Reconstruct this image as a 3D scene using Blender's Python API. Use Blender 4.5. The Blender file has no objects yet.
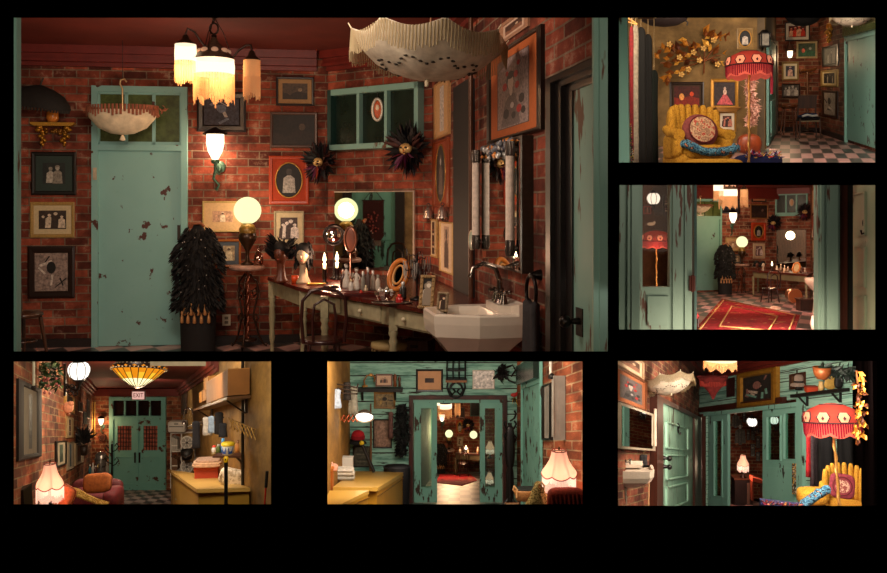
import bpy, math, random
from mathutils import Vector, Matrix
random.seed(7)
SC = bpy.context.scene
COL = SC.collection
# ---------------------------------------------------------------- camera, world, exposure
F, CX, HV = 900.0, 443.5, 205.0          # focal length in px, principal column, level horizon row
cam_d = bpy.data.cameras.new('camera'); cam = bpy.data.objects.new('camera', cam_d); COL.objects.link(cam)
cam_d.sensor_width = 36; cam_d.lens = 36*F/887; cam_d.shift_y = -(286.5-HV)/887
cam_d.clip_start = 0.05; cam_d.clip_end = 60
cam.rotation_euler = (math.pi/2, 0, 0)
SC.camera = cam
w = bpy.data.worlds.new('world'); SC.world = w; w.use_nodes = True
w.node_tree.nodes['Background'].inputs[0].default_value = (0, 0, 0, 1)
w.node_tree.nodes['Background'].inputs[1].default_value = 0
SC.view_settings.view_transform = 'Standard'; SC.view_settings.look = 'None'
SC.view_settings.gamma = 1; SC.view_settings.exposure = 0.12
SC.cycles.max_bounces = 6; SC.cycles.sample_clamp_indirect = 3; SC.cycles.caustics_reflective = False; SC.cycles.caustics_refractive = False

def P(u, v, Y): return Vector(((u-CX)*Y/F, Y, (HV-v)*Y/F))
def lamp(loc, watts, col=(1, .62, .32), r=.03, name='lamp_or_fill_light'):  # light of a modelled lamp; a few calls add unseen fills
    l = bpy.data.lights.new(name, 'POINT'); l.energy = watts; l.color = col; l.shadow_soft_size = r
    o = bpy.data.objects.new(name, l); o.location = loc; COL.objects.link(o); return o
def area(loc, aim, watts, size, col=(1, .7, .45)):  # adds an unseen fill light that belongs to no fixture
    l = bpy.data.lights.new('added_fill_light', 'AREA'); l.energy = watts; l.color = col; l.size = size; l.shape = 'DISK'
    o = bpy.data.objects.new('added_fill_light', l); o.location = loc; COL.objects.link(o)
    o.rotation_euler = (Vector(aim)-Vector(loc)).to_track_quat('-Z', 'Y').to_euler(); return o
WARM = (1, .60, .32); PINK = (1, .5, .36); CREAM = (1, .78, .52)
#@@LIGHTS
# ---------------------------------------------------------------- materials
def lin(h):
    h = h.lstrip('#'); c = [int(h[i:i+2], 16)/255 for i in (0, 2, 4)]
    return tuple(x/12.92 if x <= .04045 else ((x+.055)/1.055)**2.4 for x in c) + (1,)
MC = {}
def _new(name):
    m = bpy.data.materials.new(name); m.use_nodes = True; nt = m.node_tree
    return m, nt, nt.nodes['Principled BSDF']
def _lk(nt, a, b): nt.links.new(a, b)
def _co(nt, kind='Object', scale=None):
    t = nt.nodes.new('ShaderNodeTexCoord'); o = t.outputs[kind]
    if scale:
        mp = nt.nodes.new('ShaderNodeMapping'); _lk(nt, o, mp.inputs[0]); mp.inputs['Scale'].default_value = scale; o = mp.outputs[0]
    return o
def _noise(nt, co, scale, detail=4, rough=.6):
    n = nt.nodes.new('ShaderNodeTexNoise'); n.inputs['Scale'].default_value = scale; n.inputs['Detail'].default_value = detail
    n.inputs['Roughness'].default_value = rough
    _lk(nt, co, n.inputs['Vector']); return n.outputs['Fac']
def _ramp(nt, fac, stops):
    r = nt.nodes.new('ShaderNodeValToRGB'); _lk(nt, fac, r.inputs[0]); e = r.color_ramp.elements
    while len(e) < len(stops): e.new(.5)
    for i, (p, c) in enumerate(stops): e[i].position = p; e[i].color = c
    return r.outputs[0]
def _mix(nt, fac, a, b, mode='MIX'):
    m = nt.nodes.new('ShaderNodeMix'); m.data_type = 'RGBA'; m.blend_type = mode
    if isinstance(fac, (int, float)): m.inputs[0].default_value = fac
    else: _lk(nt, fac, m.inputs[0])
    for s, x in ((6, a), (7, b)):
        if isinstance(x, tuple): m.inputs[s].default_value = x
        else: _lk(nt, x, m.inputs[s])
    return m.outputs[2]
def _bump(nt, b, h, st=.3, dist=.02):
    bp = nt.nodes.new('ShaderNodeBump'); bp.inputs['Strength'].default_value = st; bp.inputs['Distance'].default_value = dist
    _lk(nt, h, bp.inputs['Height']); _lk(nt, bp.outputs[0], b.inputs['Normal'])
G2 = lambda k: (k, k, k, 1)
def M(col, rough=.6, metal=0, var=.25, sc=30, spec=.4):
    k = ('M', col, rough, metal, var, sc, spec)
    if k in MC: return MC[k]
    m, nt, b = _new('paint_'+col.strip('#'))
    c = lin(col); co = _co(nt, 'Object')
    n = _noise(nt, co, sc)
    f = _ramp(nt, n, [(.3, G2(1-var)), (.7, G2(1+var*.4))])
    _lk(nt, _mix(nt, 1.0, c, f, 'MULTIPLY'), b.inputs['Base Color'])
    b.inputs['Roughness'].default_value = rough; b.inputs['Metallic'].default_value = metal
    b.inputs['Specular IOR Level'].default_value = spec
    MC[k] = m; return m
def glow(col, st, tr=.0, name='glow'):
    k = ('G', col, st, tr)
    if k in MC: return MC[k]
    m, nt, b = _new('lit_'+name)
    e = nt.nodes.new('ShaderNodeEmission'); e.inputs[0].default_value = lin(col); e.inputs[1].default_value = st
    out = nt.nodes['Material Output']
    if tr > 0:
        t = nt.nodes.new('ShaderNodeBsdfTransparent'); mx = nt.nodes.new('ShaderNodeMixShader'); mx.inputs[0].default_value = tr
        _lk(nt, e.outputs[0], mx.inputs[1]); _lk(nt, t.outputs[0], mx.inputs[2]); _lk(nt, mx.outputs[0], out.inputs[0])
    else: _lk(nt, e.outputs[0], out.inputs[0])
    MC[k] = m; return m
def cloth_lit(col, st=.0, tr=.45):
    """lamp shade cloth: light from the bulb inside comes through it"""
    k = ('CL', col, st, tr)
    if k in MC: return MC[k]
    m, nt, b = _new('shade_cloth')
    d = nt.nodes.new('ShaderNodeBsdfDiffuse'); d.inputs[0].default_value = lin(col)
    t = nt.nodes.new('ShaderNodeBsdfTranslucent'); t.inputs[0].default_value = lin(col)
    mx = nt.nodes.new('ShaderNodeMixShader'); mx.inputs[0].default_value = .5
    _lk(nt, d.outputs[0], mx.inputs[1]); _lk(nt, t.outputs[0], mx.inputs[2])
    last = mx.outputs[0]
    if st > 0:
        e = nt.nodes.new('ShaderNodeEmission'); e.inputs[0].default_value = lin(col); e.inputs[1].default_value = st
        a = nt.nodes.new('ShaderNodeAddShader'); _lk(nt, last, a.inputs[0]); _lk(nt, e.outputs[0], a.inputs[1]); last = a.outputs[0]
    if tr > 0:
        tb = nt.nodes.new('ShaderNodeBsdfTransparent'); m2 = nt.nodes.new('ShaderNodeMixShader'); m2.inputs[0].default_value = tr
        _lk(nt, last, m2.inputs[1]); _lk(nt, tb.outputs[0], m2.inputs[2]); last = m2.outputs[0]
    _lk(nt, last, nt.nodes['Material Output'].inputs[0])
    MC[k] = m; return m
def brick(rh, c1='#8a3a28', c2='#5c2418', mor='#8a7058', smear='#b09880', rough=.85):
    k = ('B', rh, c1, c2, mor)
    if k in MC: return MC[k]
    m, nt, b = _new('brick')
    co = _co(nt, 'UV')
    nv = nt.nodes.new('ShaderNodeTexNoise'); nv.inputs['Scale'].default_value = 1.3/rh*.35; _lk(nt, co, nv.inputs['Vector'])
    wob = nt.nodes.new('ShaderNodeVectorMath'); wob.operation = 'MULTIPLY_ADD'
    _lk(nt, nv.outputs['Color'], wob.inputs[0]); wob.inputs[1].default_value = (rh*.16,)*3; _lk(nt, co, wob.inputs[2])
    t = nt.nodes.new('ShaderNodeTexBrick'); _lk(nt, wob.outputs[0], t.inputs['Vector'])
    t.inputs['Scale'].default_value = 1; t.inputs['Brick Width'].default_value = rh*2.8; t.inputs['Row Height'].default_value = rh
    t.inputs['Mortar Size'].default_value = rh*.085; t.inputs['Mortar Smooth'].default_value = .25; t.inputs['Bias'].default_value = 0
    t.inputs['Color1'].default_value = lin(c1); t.inputs['Color2'].default_value = lin(c2); t.inputs['Mortar'].default_value = lin(mor)
    n1 = _noise(nt, co, .9/rh*.5, 5, .65); n2 = _noise(nt, co, .16/rh, 4, .6); n3 = _noise(nt, co, .45/rh, 6, .75)
    c = _mix(nt, 1.0, t.outputs['Color'], _ramp(nt, n1, [(.3, G2(.38)), (.5, G2(.8)), (.7, G2(1.3))]), 'MULTIPLY')
    c = _mix(nt, _ramp(nt, n3, [(.56, G2(0)), (.66, G2(.55))]), c, lin(smear))
    c = _mix(nt, _ramp(nt, n2, [(.36, G2(.75)), (.47, G2(0))]), c, lin('#2a120c'))
    _lk(nt, c, b.inputs['Base Color']); b.inputs['Roughness'].default_value = rough; b.inputs['Specular IOR Level'].default_value = .25
    inv = nt.nodes.new('ShaderNodeMath'); inv.operation = 'MULTIPLY_ADD'; _lk(nt, t.outputs['Fac'], inv.inputs[0]); inv.inputs[1].default_value = -1; _lk(nt, n1, inv.inputs[2])
    _bump(nt, b, inv.outputs[0], .8, rh*.22)
    MC[k] = m; return m
def peel(col, under='#3a1c14', sc=10, amt=.36, rough=.5, stretch=1.0, dark='#2c5a52', bump=.3, kind='UV', cvar=.8):
    """old paint, flaked off in patches"""
    k = ('P', col, under, sc, amt, stretch, kind)
    if k in MC: return MC[k]
    m, nt, b = _new('old_paint')
    co = _co(nt, kind, (1, stretch, 1) if kind == 'UV' else (1, 1, stretch))
    n1 = _noise(nt, co, sc, 5, .62); n2 = _noise(nt, co, sc*3.2, 5, .7); n3 = _noise(nt, co, sc*.4, 3, .5)
    c = _mix(nt, _ramp(nt, n3, [(.3, G2(0)), (.7, G2(cvar*.5))]), lin(col), lin(dark))
    c = _mix(nt, _ramp(nt, n2, [(.62, G2(0)), (.75, G2(.5))]), c, lin(dark))
    msk = _ramp(nt, n1, [(amt-.015, G2(1)), (amt+.01, G2(0))])
    c = _mix(nt, msk, c, lin(under))
    _lk(nt, c, b.inputs['Base Color']); b.inputs['Roughness'].default_value = rough; b.inputs['Specular IOR Level'].default_value = .3
    _bump(nt, b, msk, -bump, .2/sc)
    MC[k] = m; return m
def plaster(c1='#8a6c40', c2='#5a4424', sc=6):
    k = ('PL', c1, c2, sc)
    if k in MC: return MC[k]
    m, nt, b = _new('plaster'); co = _co(nt, 'UV')
    n1 = _noise(nt, co, sc, 5, .65); n2 = _noise(nt, co, sc*5, 4, .6)
    c = _ramp(nt, n1, [(.3, lin(c2)), (.65, lin(c1))])
    c = _mix(nt, 1.0, c, _ramp(nt, n2, [(.3, G2(.75)), (.7, G2(1.1))]), 'MULTIPLY')
    _lk(nt, c, b.inputs['Base Color']); b.inputs['Roughness'].default_value = .8; b.inputs['Specular IOR Level'].default_value = .25
    _bump(nt, b, n2, .2, .1/sc)
    MC[k] = m; return m
def tiles(size, c1='#b08078', c2='#3c3a3a', rot=.785, rough=.35, dep=1.0):
    k = ('T', size, c1, c2, rot, dep)
    if k in MC: return MC[k]
    m, nt, b = _new('floor_tiles'); t = nt.nodes.new('ShaderNodeTexCoord')
    mp = nt.nodes.new('ShaderNodeMapping'); _lk(nt, t.outputs['UV'], mp.inputs[0]); mp.inputs['Rotation'].default_value = (0, 0, rot); mp.inputs['Scale'].default_value = (1, 1/dep, 1); mp.inputs['Location'].default_value = (0, 0, size*.5)
    ck = nt.nodes.new('ShaderNodeTexChecker'); _lk(nt, mp.outputs[0], ck.inputs[0]); ck.inputs['Scale'].default_value = 1/size
    ck.inputs[1].default_value = lin(c1); ck.inputs[2].default_value = lin(c2)
    n = _noise(nt, t.outputs['UV'], .6/size, 4)
    _lk(nt, _mix(nt, 1.0, ck.outputs[0], _ramp(nt, n, [(.3, G2(.65)), (.7, G2(1.1))]), 'MULTIPLY'), b.inputs['Base Color'])
    b.inputs['Roughness'].default_value = rough
    MC[k] = m; return m
def planks(ph, c1='#5f9a86', c2='#3f6c60', gap='#241510', worn='#8fb8a4'):
    k = ('PK', ph, c1)
    if k in MC: return MC[k]
    m, nt, b = _new('painted_planks'); co = _co(nt, 'UV')
    t = nt.nodes.new('ShaderNodeTexBrick'); _lk(nt, co, t.inputs['Vector']); t.inputs['Scale'].default_value = 1
    t.inputs['Brick Width'].default_value = ph*14; t.inputs['Row Height'].default_value = ph; t.inputs['Mortar Size'].default_value = ph*.05
    t.inputs['Color1'].default_value = lin(c1); t.inputs['Color2'].default_value = lin(c1); t.inputs['Mortar'].default_value = lin(gap)
    st = _co(nt, 'UV', (.22, 1.6, 1)); n1 = _noise(nt, st, 1.1/ph, 5, .7); n2 = _noise(nt, st, 3/ph, 4, .7)
    c = _mix(nt, _ramp(nt, n1, [(.47, G2(0)), (.6, G2(.95))]), t.outputs['Color'], lin(c2))
    c = _mix(nt, _ramp(nt, n1, [(.36, G2(1)), (.42, G2(0))]), c, lin(gap))
    c = _mix(nt, _ramp(nt, n2, [(.6, G2(0)), (.7, G2(.5))]), c, lin(worn))
    _lk(nt, c, b.inputs['Base Color']); b.inputs['Roughness'].default_value = .7; b.inputs['Specular IOR Level'].default_value = .25
    _bump(nt, b, t.outputs['Fac'], -.5, ph*.1)
    MC[k] = m; return m
def wood(col, dark, sc=8, rough=.4):
    k = ('W', col, dark, sc, rough)
    if k in MC: return MC[k]
    m, nt, b = _new('wood'); co = _co(nt, 'Object', (1, 1, .15)); n = _noise(nt, co, sc, 6, .7)
    _lk(nt, _ramp(nt, n, [(.3, lin(dark)), (.7, lin(col))]), b.inputs['Base Color']); b.inputs['Roughness'].default_value = rough
    MC[k] = m; return m
def pattern(cols, sc=.12, rough=.8):
    """mottled print in several colours (carpets, brocade, painted canvases)"""
    k = ('PT', tuple(cols), sc)
    if k in MC: return MC[k]
    m, nt, b = _new('patterned'); co = _co(nt, 'Object')
    n = _noise(nt, co, sc, 3, .55); L = len(cols)
    r = nt.nodes.new('ShaderNodeValToRGB'); _lk(nt, n, r.inputs[0]); r.color_ramp.interpolation = 'CONSTANT'; e = r.color_ramp.elements
    while len(e) < L: e.new(.5)
    for i, c in enumerate(cols): e[i].position = 0 if i == 0 else .36+.28*(i-1)/max(1, L-2); e[i].color = lin(c)
    _lk(nt, r.outputs[0], b.inputs['Base Color']); b.inputs['Roughness'].default_value = rough; b.inputs['Specular IOR Level'].default_value = .2
    MC[k] = m; return m
def mirrorm():
    if 'mir' in MC: return MC['mir']
    m, nt, b = _new('mirror_glass'); b.inputs['Base Color'].default_value = (.85, .88, .85, 1); b.inputs['Metallic'].default_value = 1; b.inputs['Roughness'].default_value = .02
    MC['mir'] = m; return m
def glassm(col='#c8d8d0', al=.25):
    k = ('GL', col, al)
    if k in MC: return MC[k]
    m, nt, b = _new('thin_glass'); out = nt.nodes['Material Output']
    g = nt.nodes.new('ShaderNodeBsdfGlossy'); g.inputs[1].default_value = .05; g.inputs[0].default_value = lin(col)
    t = nt.nodes.new('ShaderNodeBsdfTransparent'); t.inputs[0].default_value = lin(col)
    mx = nt.nodes.new('ShaderNodeMixShader'); mx.inputs[0].default_value = 1-al
    _lk(nt, g.outputs[0], mx.inputs[1]); _lk(nt, t.outputs[0], mx.inputs[2]); _lk(nt, mx.outputs[0], out.inputs[0])
    MC[k] = m; return m
# ---------------------------------------------------------------- mesh builder
class MB:
    def __init__(s): s.v = []; s.f = []; s.m = []; s.sm = []; s.uv = {}
    def add(s, vs, fs, m=0, smooth=False, uvs=None):
        b = len(s.v); s.v += [Vector(p) for p in vs]
        for i, f in enumerate(fs):
            if uvs: s.uv[len(s.f)] = uvs[i]
            s.f.append([b+k for k in f]); s.m.append(m); s.sm.append(smooth)
        return s
    def poly(s, pts, m=0, uv=None): return s.add(pts, [list(range(len(pts)))], m, False, [uv] if uv else None)
    def hexa(s, p, m=0):   # p: 4 bottom (ccw from above), 4 top
        return s.add(p, [(3, 2, 1, 0), (4, 5, 6, 7), (0, 1, 5, 4), (1, 2, 6, 5), (2, 3, 7, 6), (3, 0, 4, 7)], m)
    def box(s, x0, x1, y0, y1, z0, z1, m=0):
        return s.hexa([(x0, y0, z0), (x1, y0, z0), (x1, y1, z0), (x0, y1, z0), (x0, y0, z1), (x1, y0, z1), (x1, y1, z1), (x0, y1, z1)], m)
    def tube(s, path, r, n=8, m=0, cap=True):
        path = [Vector(p) for p in path]; N = len(path)
        rs = r if isinstance(r, (list, tuple)) else [r]*N
        vs = []; up = None
        for i, p in enumerate(path):
            d = (path[min(i+1, N-1)]-path[max(i-1, 0)])
            d = d.normalized() if d.length > 1e-9 else Vector((0, 0, 1))
            if up is None: up = Vector((0, 0, 1)) if abs(d.z) < .9 else Vector((1, 0, 0))
            a = d.cross(up)
            a = a.normalized() if a.length > 1e-6 else d.orthogonal().normalized()
            b = a.cross(d).normalized(); up = b
            for k in range(n):
                t = 2*math.pi*k/n; vs.append(p+(a*math.cos(t)+b*math.sin(t))*rs[i])
        fs = [(i*n+k, i*n+(k+1) % n, (i+1)*n+(k+1) % n, (i+1)*n+k) for i in range(N-1) for k in range(n)]
        s.add(vs, fs, m, True)
        if cap:
            s.add(vs[:n], [list(range(n))[::-1]], m); s.add(vs[-n:], [list(range(n))], m)
        return s
    def bar(s, a, b, r, m=0, n=6): return s.tube([a, b], r, n, m)
    def lathe(s, prof, c=(0, 0, 0), n=16, m=0, wob=None, smooth=True, sy=1.0):
        c = Vector(c); vs = []; L = len(prof)
        for i, (r, z) in enumerate(prof):
            for k in range(n):
                t = 2*math.pi*k/n; rr, dz = (r, 0) if not wob else wob(r, z, t, i)
                vs.append(c+Vector((rr*math.cos(t), rr*math.sin(t)*sy, z+dz)))
        fs = [(i*n+k, i*n+(k+1) % n, (i+1)*n+(k+1) % n, (i+1)*n+k) for i in range(L-1) for k in range(n)]
        return s.add(vs, fs, m, smooth)
    def ball(s, c, r, m=0, n=14, k=9, jit=0):
        rx, ry, rz = r if isinstance(r, (tuple, list)) else (r, r, r)
        vs = []; c = Vector(c)
        for i in range(k+1):
            a = math.pi*i/k-math.pi/2
            for j in range(n):
                t = 2*math.pi*j/n; q = 1+random.uniform(-jit, jit)
                vs.append(c+Vector((rx*math.cos(a)*math.cos(t)*q, ry*math.cos(a)*math.sin(t)*q, rz*math.sin(a)*q)))
        fs = [(i*n+j, i*n+(j+1) % n, (i+1)*n+(j+1) % n, (i+1)*n+j) for i in range(k) for j in range(n)]
        return s.add(vs, fs, m, True)
    def prism(s, pts, y0, y1, m=0):   # pts in (x, z)
        n = len(pts); vs = [(x, y0, z) for x, z in pts]+[(x, y1, z) for x, z in pts]
        return s.add(vs, [list(range(n))[::-1], [n+i for i in range(n)]]+[(i, (i+1) % n, n+(i+1) % n, n+i) for i in range(n)], m)
    def ring(s, R, r, c=(0, 0, 0), axis='y', n=24, k=8, m=0, sx=1, sz=1):
        p = []
        for i in range(n+1):
            t = 2*math.pi*i/n; x, z = R*math.cos(t)*sx, R*math.sin(t)*sz
            p.append(Vector(c)+(Vector((x, 0, z)) if axis == 'y' else Vector((x, z, 0)) if axis == 'z' else Vector((0, x, z))))
        return s.tube(p, r, k, m, cap=False)
    def spikes(s, n, area, ln, wd, m=0, bias=(0, 0, 0), nm=1):   # tufts of hair, feathers, leaves
        for _ in range(n):
            p, d = area(); d = (Vector(d)+Vector(bias)).normalized()
            l = ln*random.uniform(.6, 1.3); a = d.orthogonal().normalized(); a.rotate(Matrix.Rotation(random.uniform(0, 6.28), 3, d))
            q = Vector(p); w_ = wd*random.uniform(.7, 1.3); side = d.cross(a)
            s.add([q, q+d*l*.45+a*w_+side*w_*.3, q+d*l, q+d*l*.45-a*w_+side*w_*.3], [(0, 1, 2, 3)], m if nm == 1 else random.randrange(nm))
        return s
    def fringe(s, R, z0, ln, n=40, m=0, c=(0, 0, 0), zig=0, lobes=8, wd=None, sy=1.0, z0f=None, arc=(0, 1)):
        c = Vector(c); wd = wd or 2*math.pi*R/n*.36
        for k in range(n):
            t = 2*math.pi*(arc[0]+(arc[1]-arc[0])*(k+.5)/n); l = ln*random.uniform(.86, 1.06)+zig*(abs(((t/6.2832*lobes) % 1)-.5)*-2+1)
            zz = z0 if z0f is None else z0f(t)
            rad = Vector((math.cos(t), math.sin(t)*sy, 0)); tan = Vector((-math.sin(t), math.cos(t)*sy, 0)).normalized()
            p = c+rad*R; a = tan*wd; o = rad.normalized()*wd*.5; up = Vector((0, 0, zz)); dn = Vector((0, 0, zz-l))
            s.add([p+a+up, p-a+up, p+o+up, p+a*.8+dn, p-a*.8+dn, p+o+dn], [(0, 2, 5, 3), (2, 1, 4, 5), (1, 0, 3, 4), (3, 5, 4)], m)
        return s
def setp(o, label=None, cat=None, group=None, kind=None):
    if label: o['label'] = label
    if cat: o['category'] = cat
    if group: o['group'] = group
    if kind: o['kind'] = kind
    return o
def build(name, mb, mats, parent=None, world=False, loc=None, label=None, cat=None, group=None, kind=None):
    me = bpy.data.meshes.new(name); off = Vector((0, 0, 0))
    if world: off = Vector(parent.location) if parent else Vector(loc) if loc else sum(mb.v, Vector((0, 0, 0)))/max(1, len(mb.v))
    me.from_pydata([tuple(p-off) for p in mb.v], [], mb.f)
    for mt in (mats if isinstance(mats, (list, tuple)) else [mats]): me.materials.append(mt)
    me.polygons.foreach_set('material_index', mb.m); me.polygons.foreach_set('use_smooth', mb.sm)
    uvl = me.uv_layers.new(name='UVMap')
    for fi, uv in mb.uv.items():
        pl = me.polygons[fi]
        for li, q in zip(pl.loop_indices, uv): uvl.data[li].uv = q
    me.update()
    o = bpy.data.objects.new(name, me); COL.objects.link(o)
    if parent: o.parent = parent
    elif world: o.location = off
    return setp(o, label, cat, group, kind)
def thing(name, label, cat, loc, group=None, s=1.0, rz=0, kind=None, rot=None):
    o = bpy.data.objects.new(name, None); o.empty_display_size = .05; COL.objects.link(o)
    o.location = loc; o.scale = (s, s, s); o.rotation_euler = rot or (0, 0, rz)
    return setp(o, label, cat, group, kind)
def T(name, label, cat, u, v, Y, group=None, rz=0, k=1.0, rot=None):     # a thing whose local unit is one px at its distance
    return thing(name, label, cat, P(u, v, Y), group, k*Y/F, rz, None, rot)
def one(name, label, cat, u, v, Y, mb, mats, group=None, rz=0, k=1.0, rot=None, kind=None):
    o = build(name, mb, mats); o.location = P(u, v, Y); o.scale = (k*Y/F,)*3; o.rotation_euler = rot or (0, 0, rz)
    return setp(o, label, cat, group, kind)
def kids(o): return [c for c in bpy.data.objects if c.parent == o]
def copy_tree(o, u, v, Y, k, label, rz=None, group=None, skip=(), sz=None):
    def cp(x, par):
        c = x.copy(); COL.objects.link(c)
        if par: c.parent = par
        for ch in kids(x):
            if ch.name.split('.')[0] not in skip: cp(ch, c)
        return c
    c = cp(o, None); c.location = P(u, v, Y); c.scale = (k*Y/F,)*3
    if sz: c.scale = (k*Y/F*sz[0], k*Y/F*sz[1], k*Y/F*sz[2])
    if rz is not None: c.rotation_euler = (0, 0, rz)
    c['label'] = label
    if group: c['group'] = group
    elif 'group' in c: del c['group']
    return c
# ---------------------------------------------------------------- walls and rooms
class Room:
    """cv: the row its horizontal depth lines run to; hf, hc: floor and ceiling below and above that eye line"""
    def __init__(s, cv, hf, hc): s.cv, s.hf, s.hc = cv, hf, hc; s.k = (HV-cv)/F  # floor, ceiling and walls are sheared about the camera to this image row
    def fz(s, Y): return -s.hf+s.k*Y
    def cz(s, Y): return s.hc+s.k*Y
    def fl(s, u, Y): return Vector(((u-CX)*Y/F, Y, s.fz(Y)))
    def ground(s, u, v):   # floor point seen at a pixel
        Y = s.hf*F/(v-s.cv); return P(u, v, Y), Y
class Wall:
    def __init__(s, room, a, b, xy=False):
        s.room = room
        A = Vector((a[0] if xy else (a[0]-CX)*a[1]/F, a[1])); B = Vector((b[0] if xy else (b[0]-CX)*b[1]/F, b[1]))
        d = B-A; s.L = d.length; d = d/s.L; s.A2 = A; s.d2 = d
        s.n = Vector((-d.y, d.x, 0))
        if s.n.dot(Vector((A.x, A.y, 0))) > 0: s.n = -s.n
        s.k = room.k*d.y; s.z0 = room.k*A.y
        s.hb, s.ht = -room.hf, room.hc; st = 1.5 if room.hf > 1 else 3.6; s.us = math.hypot(d.x, d.y/st)
    def pt(s, q, h, o=0): return Vector((s.A2.x+s.d2.x*q, s.A2.y+s.d2.y*q, s.z0+s.k*q+h))+s.n*o
    def q(s, u):
        t = (u-CX)/F; return (t*s.A2.y-s.A2.x)/(s.d2.x-t*s.d2.y)
    def Y(s, u): return s.A2.y+s.d2.y*s.q(u)
    def h(s, u, v):
        q = s.q(u); Y = s.A2.y+s.d2.y*q; return (HV-v)*Y/F-s.z0-s.k*q
    def at(s, u, v, o=0): return s.pt(s.q(u), s.h(u, v), o)
    def ang(s): return math.atan2(s.d2.y, s.d2.x)
    def box(s, mb, q0, q1, h0, h1, o0, o1, m=0):
        p = [s.pt(q, h, o) for h in (h0, h1) for q, o in ((q0, o0), (q1, o0), (q1, o1), (q0, o1))]
        b = len(mb.v); uvs = []
        mb.add(p, [(0, 1, 2, 3), (4, 7, 6, 5), (0, 4, 5, 1), (1, 5, 6, 2), (2, 6, 7, 3), (3, 7, 4, 0)], m, False,
               [[(a*s.us, c) for a, c in z] for z in ([(q0, o0), (q1, o0), (q1, o1), (q0, o1)], [(q0, o0), (q0, o1), (q1, o1), (q1, o0)], [(q0, h0), (q0, h1), (q1, h1), (q1, h0)], [(o0, h0), (o0, h1), (o1, h1), (o1, h0)], [(q1, h0), (q1, h1), (q0, h1), (q0, h0)], [(o1, h0), (o1, h1), (o0, h1), (o0, h0)])])
        return mb
    def rect(s, u0, v0, u1, v1):
        um = (u0+u1)/2; return s.q(u0), s.q(u1), s.h(um, v1), s.h(um, v0)
    def pbox(s, mb, u0, v0, u1, v1, o0, o1, m=0): return s.box(mb, *s.rect(u0, v0, u1, v1), o0, o1, m)
    def shell(s, name, mat, th=.06, hole=None, hb=None, ht=None, q0=0, q1=None):
        """the wall as a slab with thickness; hole = (q0, q1, h0, h1)"""
        mb = MB(); q1 = s.L if q1 is None else q1; hb = s.hb if hb is None else hb; ht = s.ht if ht is None else ht
        if hole:
            a, b, c, d = hole
            for r in ((q0, a, hb, ht), (b, q1, hb, ht), (a, b, d, ht), (a, b, hb, c)):
                if r[1]-r[0] > 1e-4 and r[3]-r[2] > 1e-4: s.box(mb, *r, 0, -th)
        else: s.box(mb, q0, q1, hb, ht, 0, -th)
        return build(name, mb, mat, world=True, kind='structure')
def clipped(name, W, mat, vmin=None, vmax=None, th=.03, holes=(), n=24):
    """a wall slab whose top and bottom edges are cut along a slope"""
    mb = MB(); cuts = sorted({W.L*i/n for i in range(n+1)} | {x for h in holes for x in h[:2]})
    def lim(q):
        p = W.pt(q, 0); f = lambda v: (HV-v)*p.y/F-p.z
        return max(W.hb, f(vmax)) if vmax else W.hb, min(W.ht, f(vmin)) if vmin else W.ht
    for a, b in zip(cuts, cuts[1:]):
        if b-a < 1e-6: continue
        (b0, t0), (b1, t1) = lim(a), lim(b); m = (a+b)/2; segs = [(b0, b1, t0, t1)]
        for x0, x1, c, d in holes:
            if x0 < m < x1:
                ns = []
                for (l0, l1, u0, u1) in segs:
                    if c > l0: ns.append((l0, l1, c, c))
                    if d < u0: ns.append((d, d, u0, u1))
                segs = ns
        for l0, l1, u0, u1 in segs:
            P4 = [(a, l0), (b, l1), (b, u1), (a, u0)]; fr = [W.pt(q, h) for q, h in P4]; bk = [W.pt(q, h, -th) for q, h in P4]
            mb.poly(fr, 0, [(q*W.us, h) for q, h in P4]); mb.poly(bk[::-1]); mb.poly([fr[0], bk[0], bk[1], fr[1]]); mb.poly([fr[3], fr[2], bk[2], bk[3]])
            mb.poly([fr[1], bk[1], bk[2], fr[2]]); mb.poly([fr[0], fr[3], bk[3], bk[0]])
    return build(name, mb, mat, world=True, kind='structure')
def floorplate(name, room, pts, mat, top=False, th=.004, vx=CX):
    z = room.cz if top else room.fz
    p = [Vector((x, y, z(y))) for x, y in pts]; dz = Vector((0, 0, th if top else -th)); n = len(p)
    mb = MB(); mb.poly(p, 0, [(q.x-q.y*(vx-CX)/F, q.y) for q in p]); mb.poly([q+dz for q in p][::-1])
    for i in range(n): j = (i+1) % n; mb.poly([p[i], p[i]+dz, p[j]+dz, p[j]])
    return build(name, mb, mat, world=True, kind='structure')
def xy(u, Y): return ((u-CX)*Y/F, Y)
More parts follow.
